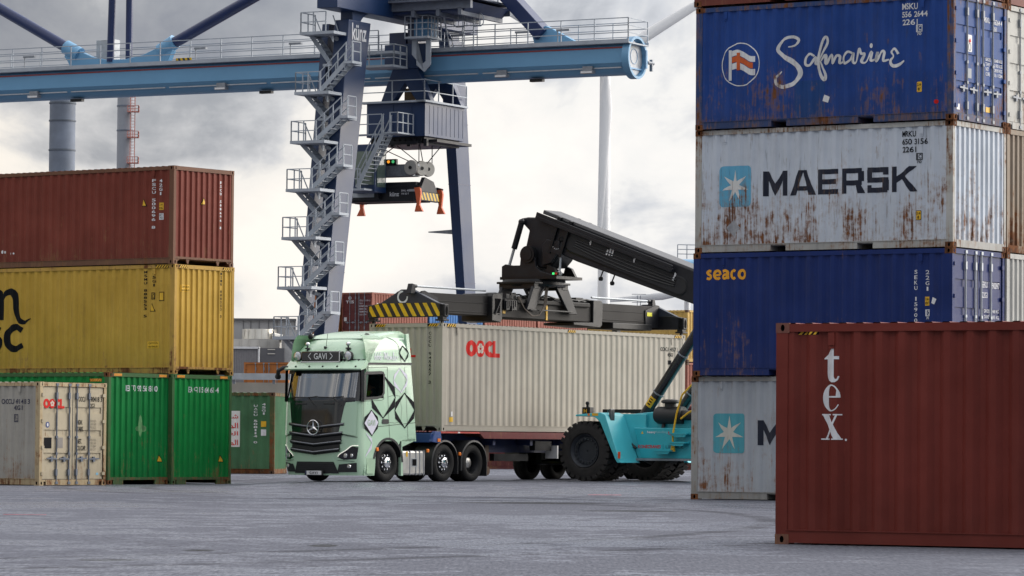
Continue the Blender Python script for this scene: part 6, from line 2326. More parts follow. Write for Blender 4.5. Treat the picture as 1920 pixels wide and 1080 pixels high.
# ------------------------------------------------------------------ spreader hanging from the boom (rig coordinates)
sp_root = empty('container_spreader', 'black telescopic spreader with hazard striped end beam clamped over the beige container', 'spreader', RIG, R(RYAW))
mb = MB()
mb.box(3.45, 8.72, .78, 1.66, 4.50, 5.02)
mb.box(3.9, 8.2, .70, 1.74, 4.92, 5.05)
mb.build('main_beam', M['dusty_black'], sp_root, bevel=.03)
for x0, x1, xe in ((3.3, 3.78, 0), (8.30, 8.86, 1)):
    mb = MB()
    if xe == 0:
        mb.prism([(3.3, 4.40), (3.72, 4.36), (3.80, 4.46), (3.80, 5.12), (3.72, 5.18), (3.36, 5.16), (3.3, 5.08)], .70, 1.74)
    else:
        mb.prism([(7.35, 4.40), (8.72, 4.36), (8.82, 4.44), (8.86, 5.05), (8.78, 5.14), (8.35, 5.14), (8.35, 4.50), (7.35, 4.48)], .70, 1.74)
    mb.build('beam_sleeve', M['black'], sp_root, bevel=.02)
mb = MB()
mb.box(3.44, 3.68, .69, .70, 4.62, 5.02)
mb.build('sleeve_opening', M['hole'], sp_root)
mb = MB()
mb.bar((3.42, .68, 4.60), (3.68, .68, 5.0), .02, .06, (0, 1, 0))
for z in (4.58, 4.66):
    for x in (3.46, 3.64):
        mb.ball((x, .69, z), .022, 6)
mb.build('sleeve_brace', M['charcoal'], sp_root)
for x0, x1, y0 in ((0.06, 3.4, .85), (8.8, 12.06, .85)):
    mb = MB()
    mb.box(x0, x1, y0, 1.59, 4.54, 5.08)
    mb.box(x0, x1, y0 - .012, 1.60, 4.60, 4.63)
    mb.box(x0, x1, y0 - .012, 1.60, 4.86, 4.88)
    mb.build('extending_beam', M['dusty_black'], sp_root, bevel=.015)
mb = MB()
mb.box(9.5, 11.6, .78, 1.66, 4.36, 4.54)
mb.build('lower_carriage', M['black'], sp_root, bevel=.02)
hz = stripes('hazard_stripes', (.72, .46, .01), (.015, .015, .016), (0, 1, -.62), .27, .5)
for X, s in ((0.0, 1), (12.19, -1)):
    mb = MB()
    a, b = (X - .0, X + .20) if s > 0 else (X - .20, X)
    # lower plate across the container's end with a raised middle
    mb.prism([(-.02, 4.40), (-.02, 4.72), (.06, 4.75), (.30, 4.79), (2.10, 4.79), (2.38, 4.73), (2.46, 4.70), (2.46, 4.40)], min(a, b), max(a, b), 'x')
    eb = mb.build('end_beam', M['charcoal'], sp_root, bevel=.01)
    mb = MB()
    mb.prism([(.20, 4.78), (2.10, 4.78), (1.40, 5.15), (1.05, 5.15)], min(a, b) + .02, max(a, b) - .02, 'x')
    mb.build('lifting_plate', plain('slate_plate', (.022, .028, .045), .45), eb, bevel=.01)
    mb = MB()
    xo = X - .006 if s > 0 else X + .006
    poly = [(.10, 4.42), (.10, 4.74), (.34, 4.775), (2.08, 4.775), (2.36, 4.72), (2.44, 4.69), (2.44, 4.42)]
    mb.prism(poly, min(xo, X), max(xo, X), 'x')
    mb.build('hazard_panel', hz, eb)
    if s > 0:
        # the large sickle shaped hook
        hk = [(1.36 + .155 * math.cos(R(q)), 4.945 + .150 * math.sin(R(q))) for q in range(95, 395, 20)]
        flat('hook_mark', [(stroke2([(2.44 - (1.10 + .155 * math.cos(R(q))), 4.945 + .15 * math.sin(R(q))) for q in range(85, 385, 20)], [.03] + [.055] * 12 + [.045, .04], 3), M['letter_white'])],
             fn=lambda a, b, d: (.018 - d, 2.44 - (2.44 - a), b), parent=eb)
    mb = MB()
    for y in (.04, 2.40):
        mb.box(min(a, b) + .0, max(a, b) + .0, y - .10, y + .10, 4.40, 4.74)
    mb.build('corner_block', M['black'], eb, bevel=.02)
    for y in (.08, 2.36):
        mb = MB()
        xc = X + s * .09
        mb.box(xc - .10, xc + .10, y - .09, y + .09, 4.33, 4.42)
        mb.box(xc - .14, xc + .14, y - .13, y + .13, 4.29, 4.335)
        mb.box(xc - .05, xc + .05, y - .03, y + .03, 4.22, 4.30)
        mb.build('twistlock', M['black'], sp_root, bevel=.01)
    for y in (.0,):
        mb = MB()
        c = X + s * .1
        mb.prism([(c + .03 * math.cos(R(q)) * 1.6, 4.56 + .12 * math.sin(R(q))) for q in range(0, 360, 20)], -.068, -.055)
        mb.build('port_hole', M['hole'], eb)
    mb = MB()
    x1 = X + s * .9
    for y in (.83, 1.60):
        mb.prism([(X + s * .15, 4.78), (X + s * .15, 5.10), (X + s * .30, 5.12), (x1, 4.95), (x1, 4.45), (X + s * .15, 4.45)], y - .02, y + .02)
    mb.build('gusset', M['charcoal'], eb)
for x0, x1 in ((-.05, 3.4), (8.7, 11.9)):
    mb = MB()
    mb.tube((x0, 1.0, 5.235), (x1, 1.0, 5.235), .03, n=8)
    rd = mb.build('ram_rod', M['galv'], sp_root)
    xx = x0 if x0 < 1 else x1
    s = 1 if x0 < 1 else -1
    mb = MB()
    mb.prism([(xx - .16 * s, 5.02), (xx + .10 * s, 5.02), (xx + .06 * s, 5.28), (xx - .06 * s, 5.30)], .92, 1.08)
    mb.tube((xx, 1.0, 5.235), (xx + .22 * s, 1.0, 5.235), .05, n=10)
    mb.build('ram_bracket', M['charcoal'], rd, bevel=.015)
random.seed(5)
mb = MB()
for i in range(34):
    x = random.uniform(3.7, 8.2)
    y = random.uniform(.75, 1.6)
    z = 5.05
    mb.path([(x, y, z + random.uniform(0, .08)), (x + random.uniform(.3, .9), y + random.uniform(-.2, .2), z + random.uniform(.03, .16)), (x + random.uniform(1.0, 1.5), y + random.uniform(-.2, .2), z + random.uniform(0, .08))], random.uniform(.014, .03), 5)
for i in range(14):
    x = random.uniform(3.4, 4.6)
    mb.box(x, x + random.uniform(.05, .16), .72, random.uniform(.8, 1.2), 5.0, 5.06 + random.uniform(.02, .16))
mb.box(7.75, 8.1, .9, 1.2, 5.05, 5.2)
mb.build('hydraulic_hose', M['black_plastic'], sp_root)
mb = MB()
mb.box(3.85, 4.45, .66, .78, 4.72, 5.0)
for i in range(6):
    mb.box(3.88 + i * .09, 3.93 + i * .09, .62, .66, 4.70 + (i % 3) * .06, 4.98)
mb.build('valve_block', M['black'], sp_root, bevel=.008)
mb = MB()
mb.box(3.9, 4.02, .755, .78, 4.62, 4.70)
mb.build('yellow_tag', M['yellow'], sp_root)
flat('warning_label', [(rect2(11.35, 4.78, 11.62, 4.89), plain('lime_label', (.62, .60, .02), .5))], fn=lambda a, b, d: (a, .80 - d, b), parent=sp_root)
mb = MB()
mb.box(6.04, 6.12, .762, .78, 4.50, 4.92)
mb.build('center_mark', M['yellow'], sp_root)
# rotator feet on the beam
for x0, xt in ((5.0, 5.55), (7.1, 6.55)):
    for y in (.66, 1.72):
        mb = MB()
        mb.prism([(x0 - .14, 4.76), (x0 + .22 * (1 if x0 < 6 else -1) + (.0 if x0 < 6 else .28), 4.70), (xt + .30, 5.52), (xt - .30, 5.52)] if x0 < 6 else [(x0 - .12, 4.70), (x0 + .30, 4.70), (xt + .30, 5.52), (xt - .30, 5.52)], y - .05, y + .05)
        mb.build('rotator_leg', M['charcoal'], sp_root, bevel=.015)
mb = MB()
mb.box(5.15, 6.95, .55, 1.85, 5.50, 5.56)
mb.box(5.2, 5.5, .6, 1.8, 5.36, 5.52)
mb.box(6.6, 6.9, .6, 1.8, 5.36, 5.52)
mb.box(5.0, 7.1, .58, .64, 4.74, 4.78)
mb.build('rotator_frame', M['black'], sp_root, bevel=.01)
mb = MB()
for k in range(3):
    mb.path([(5.75 + .05 * k, .55, 5.5), (5.6 + .05 * k, .50, 5.25), (5.55 + .05 * k, .50, 4.9), (5.35, .52, 4.62), (5.0 + .04 * k, .54, 4.58), (4.72, .6, 4.78), (4.55 - .04 * k, .66, 5.12)], .018, 6)
mb.build('hydraulic_hose', plain('brown_hose', (.06, .045, .035), .6), sp_root)

# ------------------------------------------------------------------ gantry crane (local: x along the girder to its right end, y away, z up)
M['crane_blue'] = plain('dark_blue_crane_paint', (0.005, 0.026, 0.088), 0.40, var=0.15, scale=0.4, spec=0.55)
M['girder_blue'] = plain('light_blue_girder_paint', (0.14, 0.33, 0.53), 0.42, var=0.06, scale=0.3)
M['stay_blue'] = plain('navy_stay_paint', (0.007, 0.021, 0.088), 0.35, var=0.1, scale=.5)
M['stair'] = plain('galvanised_stair', (0.36, 0.40, 0.45), 0.55, 0.1, var=0.12, scale=1.2)
M['rail_red'] = plain('red_busbar', (.28, .035, .035), .5)
CRO = (6.574, 210.0, 0.0)
crane = empty('gantry_crane', 'tall dark blue gantry crane with light blue girder and zigzag stairs on its leg', 'crane', CRO, R(-28.5))
# girder: flat sided on top, rounded underneath
gx0, gx1 = -58.0, 0.0
prof = []
low = [(-.93, 22.04), (-.80, 21.84), (-.62, 21.66), (-.40, 21.53), (-.15, 21.47)]
prof = [(-.80, 23.12), (-.98, 22.95), (-.98, 22.09)] + low + [(-y, z) for y, z in low[::-1]] + [(.98, 22.09), (.98, 22.95), (.80, 23.12)]
mb = MB()
mb.prism(prof, gx0, gx1, 'x')
girder = mb.build('girder', M['girder_blue'], crane, sharp=22)
mb = MB()
mb.prism([(y * 1.02, 22.05 + (z - 22.05) * 1.03) for y, z in prof], gx1 - .02, gx1 + .04, 'x')
mb.build('end_plate', plain('pale_end_plate', (.52, .54, .56), .5), girder, sharp=22)
mb = MB()
n = 40
V = []
for i in range(n):
    q = 2 * math.pi * i / n
    for r0, x in ((1.18, gx1 - .12), (1.18, gx1 + .30), (1.04, gx1 + .30), (1.04, gx1 - .12)):
        V.append((x, r0 * math.cos(q), 22.42 + r0 * math.sin(q)))
mb.add(V, [(i * 4 + k, i * 4 + (k + 1) % 4, ((i + 1) % n) * 4 + (k + 1) % 4, ((i + 1) % n) * 4 + k) for i in range(n) for k in range(4)])
mb.build('end_ring', M['girder_blue'], girder)
mb = MB()
mb.path([(gx1 + .06, .42 * math.cos(2 * math.pi * i / 24), 22.5 + .42 * math.sin(2 * math.pi * i / 24)) for i in range(25)], .015, 5)
mb.box(gx1 + .05, gx1 + .12, -.95, .95, 21.78, 21.86)
mb.box(gx1 + .32, gx1 + .40, .86, 1.0, 21.9, 22.9)
mb.build('end_fitting', plain('blue_fitting', (.22, .40, .60), .5), girder)
mb = MB()
mb.tube((gx1 + .3, 1.15, 22.25), (gx1 + .3, 1.9, 22.25), .10, n=8)
mb.box(gx1 + .22, gx1 + .38, 1.6, 1.72, 21.8, 22.45)
mb.build('buffer', M['galv_dull'], girder)
mb = MB()
mb.box(gx0, gx1 - .1, -1.0, -.96, 22.88, 22.96)
mb.build('busbar', M['rail_red'], girder)
mb = MB()
x = gx0
while x < gx1 - 1:
    mb.box(x, min(x + 6.7, gx1 - .3), -.86, -.80, 21.80, 21.87)
    x += 7.0
mb.build('conduit', M['galv'], girder)
mb = MB()
mb.box(gx0, gx1 + .35, -1.22, 1.22, 23.12, 23.20)
mb.box(gx0, gx1 + .35, -1.25, -1.21, 23.14, 23.36)
mb.box(gx0, gx1 + .35, 1.21, 1.25, 23.14, 23.36)
mb.build('walkway', M['stair'], girder)


def railing(mb, pts, h=1.12, post=2.0, rails=(0.38, 0.75, 1.12), r=.030):
    for a, b in zip(pts, pts[1:]):
        a, b = Vector(a), Vector(b)
        L = (b - a).length
        k = max(1, round(L / post))
        for i in range(k + 1):
            p = a + (b - a) * i / k
            mb.bar(p, p + Vector((0, 0, h)), r * 1.9, r * 1.9, (0, 1, 0))
        for q in rails:
            mb.bar(a + Vector((0, 0, q)), b + Vector((0, 0, q)), r * 1.7, r * 1.7)


mb = MB()
railing(mb, [(gx0, -1.2, 23.3), (-15.6, -1.2, 23.3)], 1.22, 2.15, (.42, .82, 1.22), .028)
railing(mb, [(-12.2, -1.2, 23.3), (gx1 + .3, -1.2, 23.3), (gx1 + .3, 1.2, 23.3)], 1.22, 2.15, (.42, .82, 1.22), .028)
mb.build('railing', M['stair'], girder)
mb = MB()
railing(mb, [(gx0, 1.2, 23.3), (gx1 + .3, 1.2, 23.3)], 1.22, 2.15, (.42, .82, 1.22), .026)
mb.build('railing', M['stair'], girder)
for x in (-40.2, -28.0, -21.5, -10.8, -6.7, -4.1):
    mb = MB()
    mb.bar((x, -1.15, 23.3), (x, -1.15, 24.0), .04, .04)
    mb.box(x - .05, x + .75, -1.25, -1.05, 23.95, 24.06)
    mb.build('walkway_lamp', M['galv_dull'], girder)
for x in (-39.6, -26.3, -7.7, -2.3):
    mb = MB()
    mb.box(x - .38, x + .38, -1.15, -.80, 21.55, 21.72)
    mb.box(x - .3, x + .3, -1.05, -.9, 21.7, 21.95)
    fl = mb.build('floodlight', M['galv_dull'], girder)
    mb = MB()
    mb.box(x - .34, x + .34, -1.17, -1.15, 21.56, 21.66)
    mb.build('lens', M['white'], fl)
for x in (-36.9, -23.6, -5.8):
    mb = MB()
    mb.box(x - .4, x + .4, -.5, -.2, 21.28, 21.44)
    mb.build('loudspeaker', M['black'], girder)
# lugs and stays
mb = MB()
lug = [(-37.4, 23.2), (-37.75, 23.75), (-38.0, 24.05), (-37.45, 24.55), (-36.9, 24.35), (-36.0, 23.95), (-34.9, 23.72), (-33.6, 23.70), (-32.3, 23.92), (-31.3, 24.3), (-30.7, 24.65), (-30.25, 24.1), (-30.5, 23.6), (-30.7, 23.2)]
mb.prism(lug, -.22, .22)
lugo = mb.build('stay_lug', M['girder_blue'], girder, bevel=.03)
for p0, p1 in (((-37.0, 0, 24.12), (-38.0, 0, 24.62)), ((-31.2, 0, 24.10), (-30.2, 0, 24.62))):
    mb = MB()
    mb.tube(p0, p1, .44, n=20)
    mb.build('stay_socket', M['girder_blue'], girder)
for p0, p1, r_ in (((-37.6, 0, 24.42), (-52.0, 0, 31.9), .33), ((-30.6, 0, 24.40), (-14.3, 0, 31.6), .33), ((-34.7, -.15, 23.6), (-34.35, -.3, 33.0), .22), ((-33.6, .2, 23.6), (-33.75, .4, 33.0), .21)):
    mb = MB()
    mb.tube(p0, p1, r_, n=16)
    mb.build('stay', M['stay_blue'], crane)
mb = MB()
mb.box(-36.1, -34.8, .4, 1.0, 23.2, 25.0)
mb.build('electric_cabinet', M['galv'], girder, bevel=.02)
mb = MB()
hb_ = hazard2(0, 0, 1.0, .14, 7, .4)
mb.box(-29.3, -28.2, -1.27, -1.25, 23.34, 23.48)
mb.build('hazard_strip', stripes('small_hazard', (.7, .45, .01), (.02, .02, .02), (1, 0, .5), .32, .5), girder)
mb = MB()
mb.prism([(-6.0, 23.2), (-6.25, 24.0), (-5.85, 24.30), (-5.35, 24.42), (-4.9, 24.2), (-3.0, 23.2)], -.22, .22)
mb.tube((-5.7, -.5, 24.30), (-5.7, .5, 24.30), .15, n=12)
mb.build('stay_lug', M['girder_blue'], girder, bevel=.03)
mb = MB()
mb.bar((-5.55, 0, 23.9), (-13.5, 0, 31.9), .75, 1.15, (0, 1, 0))
mb.build('stay', M['stay_blue'], crane, bevel=.04)


# portal legs
def leg(yfun, s0, s1, mat):
    mb = MB()
    lv = [0.0, 6.8, 13.8, 21.2, 24.4]
    V = []
    for z in lv:
        t = z / 24.4
        hx, hy = (s0[0] + (s1[0] - s0[0]) * t) / 2, (s0[1] + (s1[1] - s0[1]) * t) / 2
        y = yfun(z)
        V += [(-14.1 - hx, y - hy, z), (-14.1 + hx, y - hy, z), (-14.1 + hx, y + hy, z), (-14.1 - hx, y + hy, z)]
    mb.add(V, [(i * 4 + k, i * 4 + (k + 1) % 4, (i + 1) * 4 + (k + 1) % 4, (i + 1) * 4 + k) for i in range(len(lv) - 1) for k in range(4)] + [(0, 1, 2, 3), tuple(range(len(V) - 4, len(V)))])
    return mb.build('leg', mat, crane, bevel=.03)


yn = lambda z: -7.0 - (21.2 - z) * .147
yfar = lambda z: 5.0 + (21.2 - z) * .137
l1 = leg(yn, (.55, 1.15), (.92, 2.35), M['crane_blue'])
l2 = leg(yfar, (.52, 1.0), (.70, 1.75), M['crane_blue'])
mb = MB()
mb.box(-15.5, -12.5, -12.2, -9.0, .25, 1.1)
mb.build('bogie', M['crane_blue'], crane, bevel=.05)
mb = MB()
mb.box(-15.5, -12.5, 6.5, 9.5, .25, 1.1)
mb.build('bogie', M['crane_blue'], crane, bevel=.05)
for z in (10.4, 16.1, 19.6):
    for yf, lg in ((yn, l1), (yfar, l2)):
        mb = MB()
        hx = (.55 + .37 * z / 24.4) / 2 if yf is yn else (.52 + .18 * z / 24.4) / 2
        hy = (1.15 + 1.2 * z / 24.4) / 2 if yf is yn else (1.0 + .75 * z / 24.4) / 2
        hx, hy = hx + .012, hy + .012
        mb.box(-14.1 - hx, -14.1 + hx, yf(z) - hy, yf(z) + hy, z, z + .035)
        mb.build('weld_seam', M['stay_blue'], lg)
flat('name_lettering', [(text2('k\u00fcnz', 0, 0, 1.55, .95, .02), M['letter_white'])],
     fn=lambda a, b, d: (-14.1 + .455 + d, yn(23.6) - .75 + a, 23.3 + b), parent=l1, d0=.02)
mb = MB()
mb.bar((-14.2, yfar(13.4), 13.4), (-16.3, yfar(13.4) - .1, 13.42), .10, .34, w1=.08, h1=.06)
mb.build('lamp_arm', M['galv_dull'], crane)

# portal head
mb = MB()
mb.box(-14.75, -13.45, -9.3, 6.6, 24.9, 27.6)
for s, yb in ((1, -7.75), (-1, 5.4)):
    V = []
    pts = [(0, 24.95), (0, 24.3)]
    for i in range(9):
        q = R(180 - 90 * i / 8)
        pts.append((1.9 + 1.3 * math.cos(q), 23.6 + 1.3 * math.sin(q)))
    pts += [(3.0, 24.95)]
    mb.prism([(yb + s * (a + .55), z) for a, z in pts], -14.5, -13.72, 'x')
mb.build('head_beam', M['crane_blue'], crane, bevel=.04)
mb = MB()
mb.prism([(-14.2, 25.1), (-9.0, 25.1), (-8.4, 25.6), (-14.2, 27.0)], -3.2, 1.3)
mb.build('machine_deck', plain('deck_underside', (.012, .026, .085), .5), crane)
mb = MB()
for y in (-3.4, 1.2):
    mb.box(-14.0, -8.4, y, y + .25, 25.25, 25.7)
for x in (-12.2, -10.6, -9.2):
    mb.box(x, x + .22, -3.4, 1.4, 24.9, 25.3)
mb.box(-15.9, -8.2, -3.8, -3.4, 25.7, 25.82)
mb.box(-15.9, -8.2, -3.8, 1.7, 25.78, 25.84)
mb.build('deck_frame', plain('deck_frame_grey', (.13, .15, .19), .55, var=.2), crane)
mb = MB()
railing(mb, [(-13.0, -3.7, 25.8), (-8.25, -3.7, 25.8), (-8.25, 1.6, 25.8)], 1.2, 1.0)
mb.build('railing', M['stair'], crane)
mb = MB()
mb.box(-13.5, -9.4, -2.4, .8, 25.85, 28.4)
mb.build('machine_house', M['crane_blue'], crane, bevel=.05)
mb = MB()
mb.bar((-10.9, -1.25, 23.3), (-10.9, -2.6, 26.6), .05, .08, (1, 0, 0))
for i in range(2):
    x = -9.95 + i * .6
    mb.bar((x, -1.3, 23.2), (x, -1.3, 27.0), .06, .06)
for i in range(13):
    mb.bar((-9.95, -1.3, 23.4 + .28 * i), (-9.35, -1.3, 23.4 + .28 * i), .04, .04)
for z, a, b in ((25.0, -9.9, -7.2), (24.3, -9.9, -7.2)):
    pass
mb.path([(-9.95, -1.35, 24.45), (-10.45, -1.35, 24.45), (-10.6, -1.35, 24.6), (-10.6, -1.35, 25.0), (-10.45, -1.35, 25.15), (-8.85, -1.35, 25.15), (-8.7, -1.35, 25.0), (-8.7, -1.35, 24.6), (-8.85, -1.35, 24.45), (-9.35, -1.35, 24.45)], .03, 5)
for i in range(6):
    x = -10.3 + i * .27
    mb.bar((x, -1.35, 24.45), (x, -1.35, 25.15), .025, .025)
mb.path([(-9.95, -1.3, 25.7), (-10.1, -1.7, 25.7), (-9.65, -2.0, 25.7), (-9.2, -1.7, 25.7), (-9.35, -1.3, 25.7)], .03, 5)
mb.build('ladder', M['stair'], crane)

# trolley on and under the girder
mb = MB()
mb.box(-15.9, -12.1, -1.9, 2.6, 18.35, 20.25)
for i in range(9):
    y = -1.4 + i * .48
    mb.box(-12.1, -12.085, y, y + .03, 18.5, 20.1)
for x in (-14.2, -13.0):
    mb.box(x, x + .05, -1.93, -1.9, 18.5, 20.15)
cabn = mb.build('trolley_house', M['crane_blue'], crane, bevel=.03)
mb = MB()
mb.box(-16.2, -12.0, -2.2, -1.7, 20.25, 20.36)
mb.box(-12.5, -11.9, -2.2, 2.7, 20.25, 20.36)
mb.build('trolley_walkway', M['stair'], cabn)
mb = MB()
railing(mb, [(-16.2, -2.15, 20.36), (-12.0, -2.15, 20.36), (-11.95, 2.6, 20.36)], 1.15, 1.7, (.5, 1.15))
mb.build('railing', M['stair'], cabn)
mb = MB()
mb.box(-15.8, -12.3, -1.6, 2.4, 17.95, 18.35)
mb.box(-12.8, -11.7, -1.2, 2.8, 18.05, 18.2)
mb.box(-15.0, -12.6, -1.9, -1.7, 17.9, 18.1)
for i in range(10):
    x = -15.5 + i * .36
    mb.box(x, x + .2, -1.75, -1.55, 17.8 + .08 * (i % 3), 18.2)
mb.build('trolley_underframe', M['charcoal'], cabn)
mb = MB()
for y in (-1.6, 1.9):
    mb.prism([(-15.2, 20.3), (-14.4, 20.3), (-13.6, 21.4), (-12.8, 20.3), (-11.9, 20.3), (-12.9, 22.5), (-14.3, 22.5)], y, y + .5)
mb.box(-14.9, -12.2, -1.7, -1.2, 22.2, 23.6)
mb.box(-14.9, -12.2, 1.2, 1.7, 22.2, 23.6)
mb.build('trolley_hanger', M['crane_blue'], cabn, bevel=.04)
mb = MB()
mb.box(-14.2, -13.5, -.6, .6, 20.4, 21.2)
mb.box(-13.2, -12.8, -1.0, -.2, 20.45, 20.9)
mb.build('winch', plain('brass_winch', (.3, .2, .1), .5, .3), cabn)
mb = MB()
mb.box(-15.0, -13.9, -1.0, 1.0, 23.25, 24.35)
mb.box(-13.8, -13.2, -1.0, .6, 23.3, 24.9)
mb.build('switch_cabinet', M['stay_blue'], cabn, bevel=.02)
mb = MB()
mb.box(-14.5, -13.2, -3.6, -2.0, 22.9, 23.02)
mb.box(-12.9, -11.4, -2.9, -1.3, 23.75, 23.87)
mb.box(-15.6, -13.2, -3.6, -2.0, 22.15, 22.27)
mb.prism([(-12.7, 23.75), (-12.4, 23.75), (-12.4, 22.3), (-11.9, 21.9), (-11.5, 22.3), (-11.5, 23.75), (-11.8, 23.75), (-11.8, 22.5), (-12.1, 22.3), (-12.7, 22.9)], -2.4, -2.3)
mb.build('service_platform', M['stair'], cabn)
mb = MB()
railing(mb, [(-15.6, -3.55, 22.27), (-13.2, -3.55, 22.27), (-13.2, -2.1, 22.27)], 1.15, .9, (.4, .75, 1.15))
railing(mb, [(-12.9, -2.85, 23.87), (-11.4, -2.85, 23.87), (-11.4, -1.4, 23.87)], 1.15, .4, (.4, .75, 1.15))
mb.build('railing', M['stair'], cabn)
mb = MB()
mb.box(-12.7, -11.6, -2.2, -1.5, 23.9, 24.9)
mb.build('control_box', plain('blue_box', (.10, .26, .46), .5), cabn, bevel=.02)
# operator stair and cab below the trolley
mb = MB()
mb.box(-16.6, -14.75, -2.9, -1.6, 15.2, 17.9)
ocab = mb.build('operator_cab', M['crane_blue'], cabn, bevel=.05)
mb = MB()
mb.box(-14.75, -14.7, -2.7, -1.8, 15.5, 17.6)
mb.box(-16.0, -14.8, -2.93, -2.9, 15.6, 17.5)
mb.build('window', plain('cab_window', (.10, .14, .12), .08, coat=.5), ocab)


def stair(parent, p0, p1, w_, name='stair_flight', rail=True):
    """flight of steps between two points (width along local y)"""
    p0, p1 = Vector(p0), Vector(p1)
    mb = MB()
    for s in (-w_ / 2, w_ / 2):
        o = Vector((0, s, 0))
        mb.bar(p0 + o, p1 + o, .05, .24)
    n = max(3, int(abs(p1.z - p0.z) / .21))
    for i in range(1, n):
        c = p0 + (p1 - p0) * i / n
        mb.box(c.x - .13, c.x + .13, c.y - w_ / 2, c.y + w_ / 2, c.z - .02, c.z + .02)
    if rail:
        for s in (-w_ / 2, w_ / 2):
            o = Vector((0, s, 0))
            for h in (.55, 1.05):
                mb.bar(p0 + o + Vector((0, 0, h)), p1 + o + Vector((0, 0, h)), .05, .05)
            for t in (0.02, .35, .68, .98):
                c = p0 + (p1 - p0) * t + o
                mb.bar(c, c + Vector((0, 0, 1.05)), .05, .05, (0, 1, 0))
    return mb.build(name, M['stair'], parent)


stair(cabn, (-15.4, -3.3, 15.4), (-13.7, -3.3, 18.45), .9)
mb = MB()
mb.box(-13.75, -12.75, -3.8, -1.9, 18.38, 18.46)
railing(mb, [(-13.3, -3.75, 18.46), (-12.8, -3.75, 18.46), (-12.8, -2.0, 18.46)], 1.1, .6, (.55, 1.1))
mb.build('stair_landing', M['stair'], cabn)
mb = MB()
mb.box(-16.6, -14.9, -3.8, -2.8, 15.25, 15.35)
railing(mb, [(-16.6, -3.75, 15.35), (-15.2, -3.75, 15.35)], 1.1, .7, (.55, 1.1))
mb.build('stair_landing', M['stair'], cabn)
mb = MB()
mb.box(-16.3, -14.2, -2.6, -2.2, 18.42, 18.5)
railing(mb, [(-16.3, -2.6, 18.5), (-14.5, -2.6, 18.5)], 1.1, .9, (.55, 1.1))
mb.build('stair_landing', M['stair'], cabn)

# zigzag stair tower on the near leg
ZS = [1.35, 4.1, 6.82, 9.55, 12.27, 14.92, 17.58, 20.3, 23.65]
for i, z in enumerate(ZS):
    yc = yn(z) - 1.0
    zm = z + (ZS[i + 1] - z) / 2 if i + 1 < len(ZS) else None
    x0 = -15.95
    mb = MB()
    mb.box(x0, -13.75, yc - 1.5, yc + .1, z - .16, z)
    lo = mb.build('stair_landing', M['stair'], crane)
    mb = MB()
    railing(mb, [(-14.3, yc - 1.45, z), (x0 + .05, yc - 1.45, z), (x0 + .05, yc + .05, z)], 1.08, .95, (.54, 1.08), .028)
    mb.bar((x0 + .15, yc - .2, z + 1.05), (x0 + .65, yc - .2, z + .02), .05, .05)
    mb.bar((x0 + 1.35, yc - .2, z + 1.0), (x0 + 1.7, yc - .2, z + .1), .05, .05)
    mb.build('railing', M['stair'], lo)
    mb = MB()
    mb.prism([(x0 + 1.2, z - .16), (-14.2, z - .16), (-14.2, z - .55), (x0 + 1.6, z - .25)], yc - .9, yc - .75)
    mb.tube((x0 + 1.6, yc - .3, z - .3), (-14.2, yc + .4, z - .45), .12, n=8)
    mb.build('bracket', M['stair'], lo)
    if zm:
        y2 = yn(zm) - 1.0
        stair(crane, (-14.75, yc - .50, z), (-13.15, y2 - .50, zm), .75)
        mb = MB()
        mb.box(-13.25, -12.7, y2 - 1.0, y2 + .0, zm - .14, zm)
        mb.box(-15.2, -13.25, y2 + .0, y2 + .9, zm - .14, zm)
        railing(mb, [(-12.75, y2 - .95, zm), (-12.75, y2 - .05, zm)], 1.08, .9, (.54, 1.08), .028)
        mb.build('half_landing', M['stair'], crane)
        y3 = yn(ZS[i + 1]) - 1.0
        stair(crane, (-14.75, y2 + .45, zm), (-15.75, y3 - .4, ZS[i + 1]), .75, rail=False)
mb = MB()
V = []
for z in (0, 24.3):
    t = z / 24.3
    y = yn(z) + .2
    hx, hy = .16 + .06 * t, .38 + .22 * t
    V += [(-15.6 - hx, y - hy, z), (-15.6 + hx, y - hy, z), (-15.6 + hx, y + hy, z), (-15.6 - hx, y + hy, z)]
mb.add(V, [(k, (k + 1) % 4, 4 + (k + 1) % 4, 4 + k) for k in range(4)] + [(0, 1, 2, 3), (4, 5, 6, 7)])
mb.build('stair_post', M['crane_blue'], crane)

# spreader hanging from the trolley
CRM = Vector(CRO)
cs = empty('container_spreader', 'black spreader with orange flaps hanging on ropes between the crane legs', 'spreader', CRO, R(-28.5))
mb = MB()
mb.box(-17.6, -12.9, -1.45, -.95, 14.72, 15.82)
mb.box(-17.6, -12.9, -.3, .2, 14.72, 15.82)
mb.box(-17.6, -12.9, -.95, -.3, 14.8, 14.95)
mb.box(-17.4, -13.4, -1.5, -1.45, 15.5, 15.62)
mb.build('main_beam', M['charcoal'], cs, bevel=.02)
mb = MB()
mb.box(-17.2, -15.2, -1.75, -1.45, 14.85, 16.0)
pf = mb.build('electric_cabinet', M['charcoal'], cs, bevel=.02)
mb = MB()
mb.box(-16.85, -15.45, -1.78, -1.75, 14.98, 15.85)
mb.build('cabinet_door', M['galv'], pf, bevel=.01)
mb = MB()
mb.box(-16.4, -15.6, -1.785, -1.78, 15.55, 15.59)
mb.build('yellow_tag', M['yellow'], pf)
flat('name_lettering', [(join2(text2('k\u00fcnz', -14.6, 15.02, -14.0, 15.27, .02), text2('SWL 40 T', -13.85, 15.28, -13.2, 15.38, .02), text2('TW 8.3 T', -13.85, 15.1, -13.35, 15.2, .02)), M['letter_white']), (rect2(-13.35, 15.27, -12.98, 15.40), plain('pale_tag', (.4, .42, .45), .5))],
     fn=lambda a, b, d: (a, -1.45 - d, b), parent=cs, d0=.01)
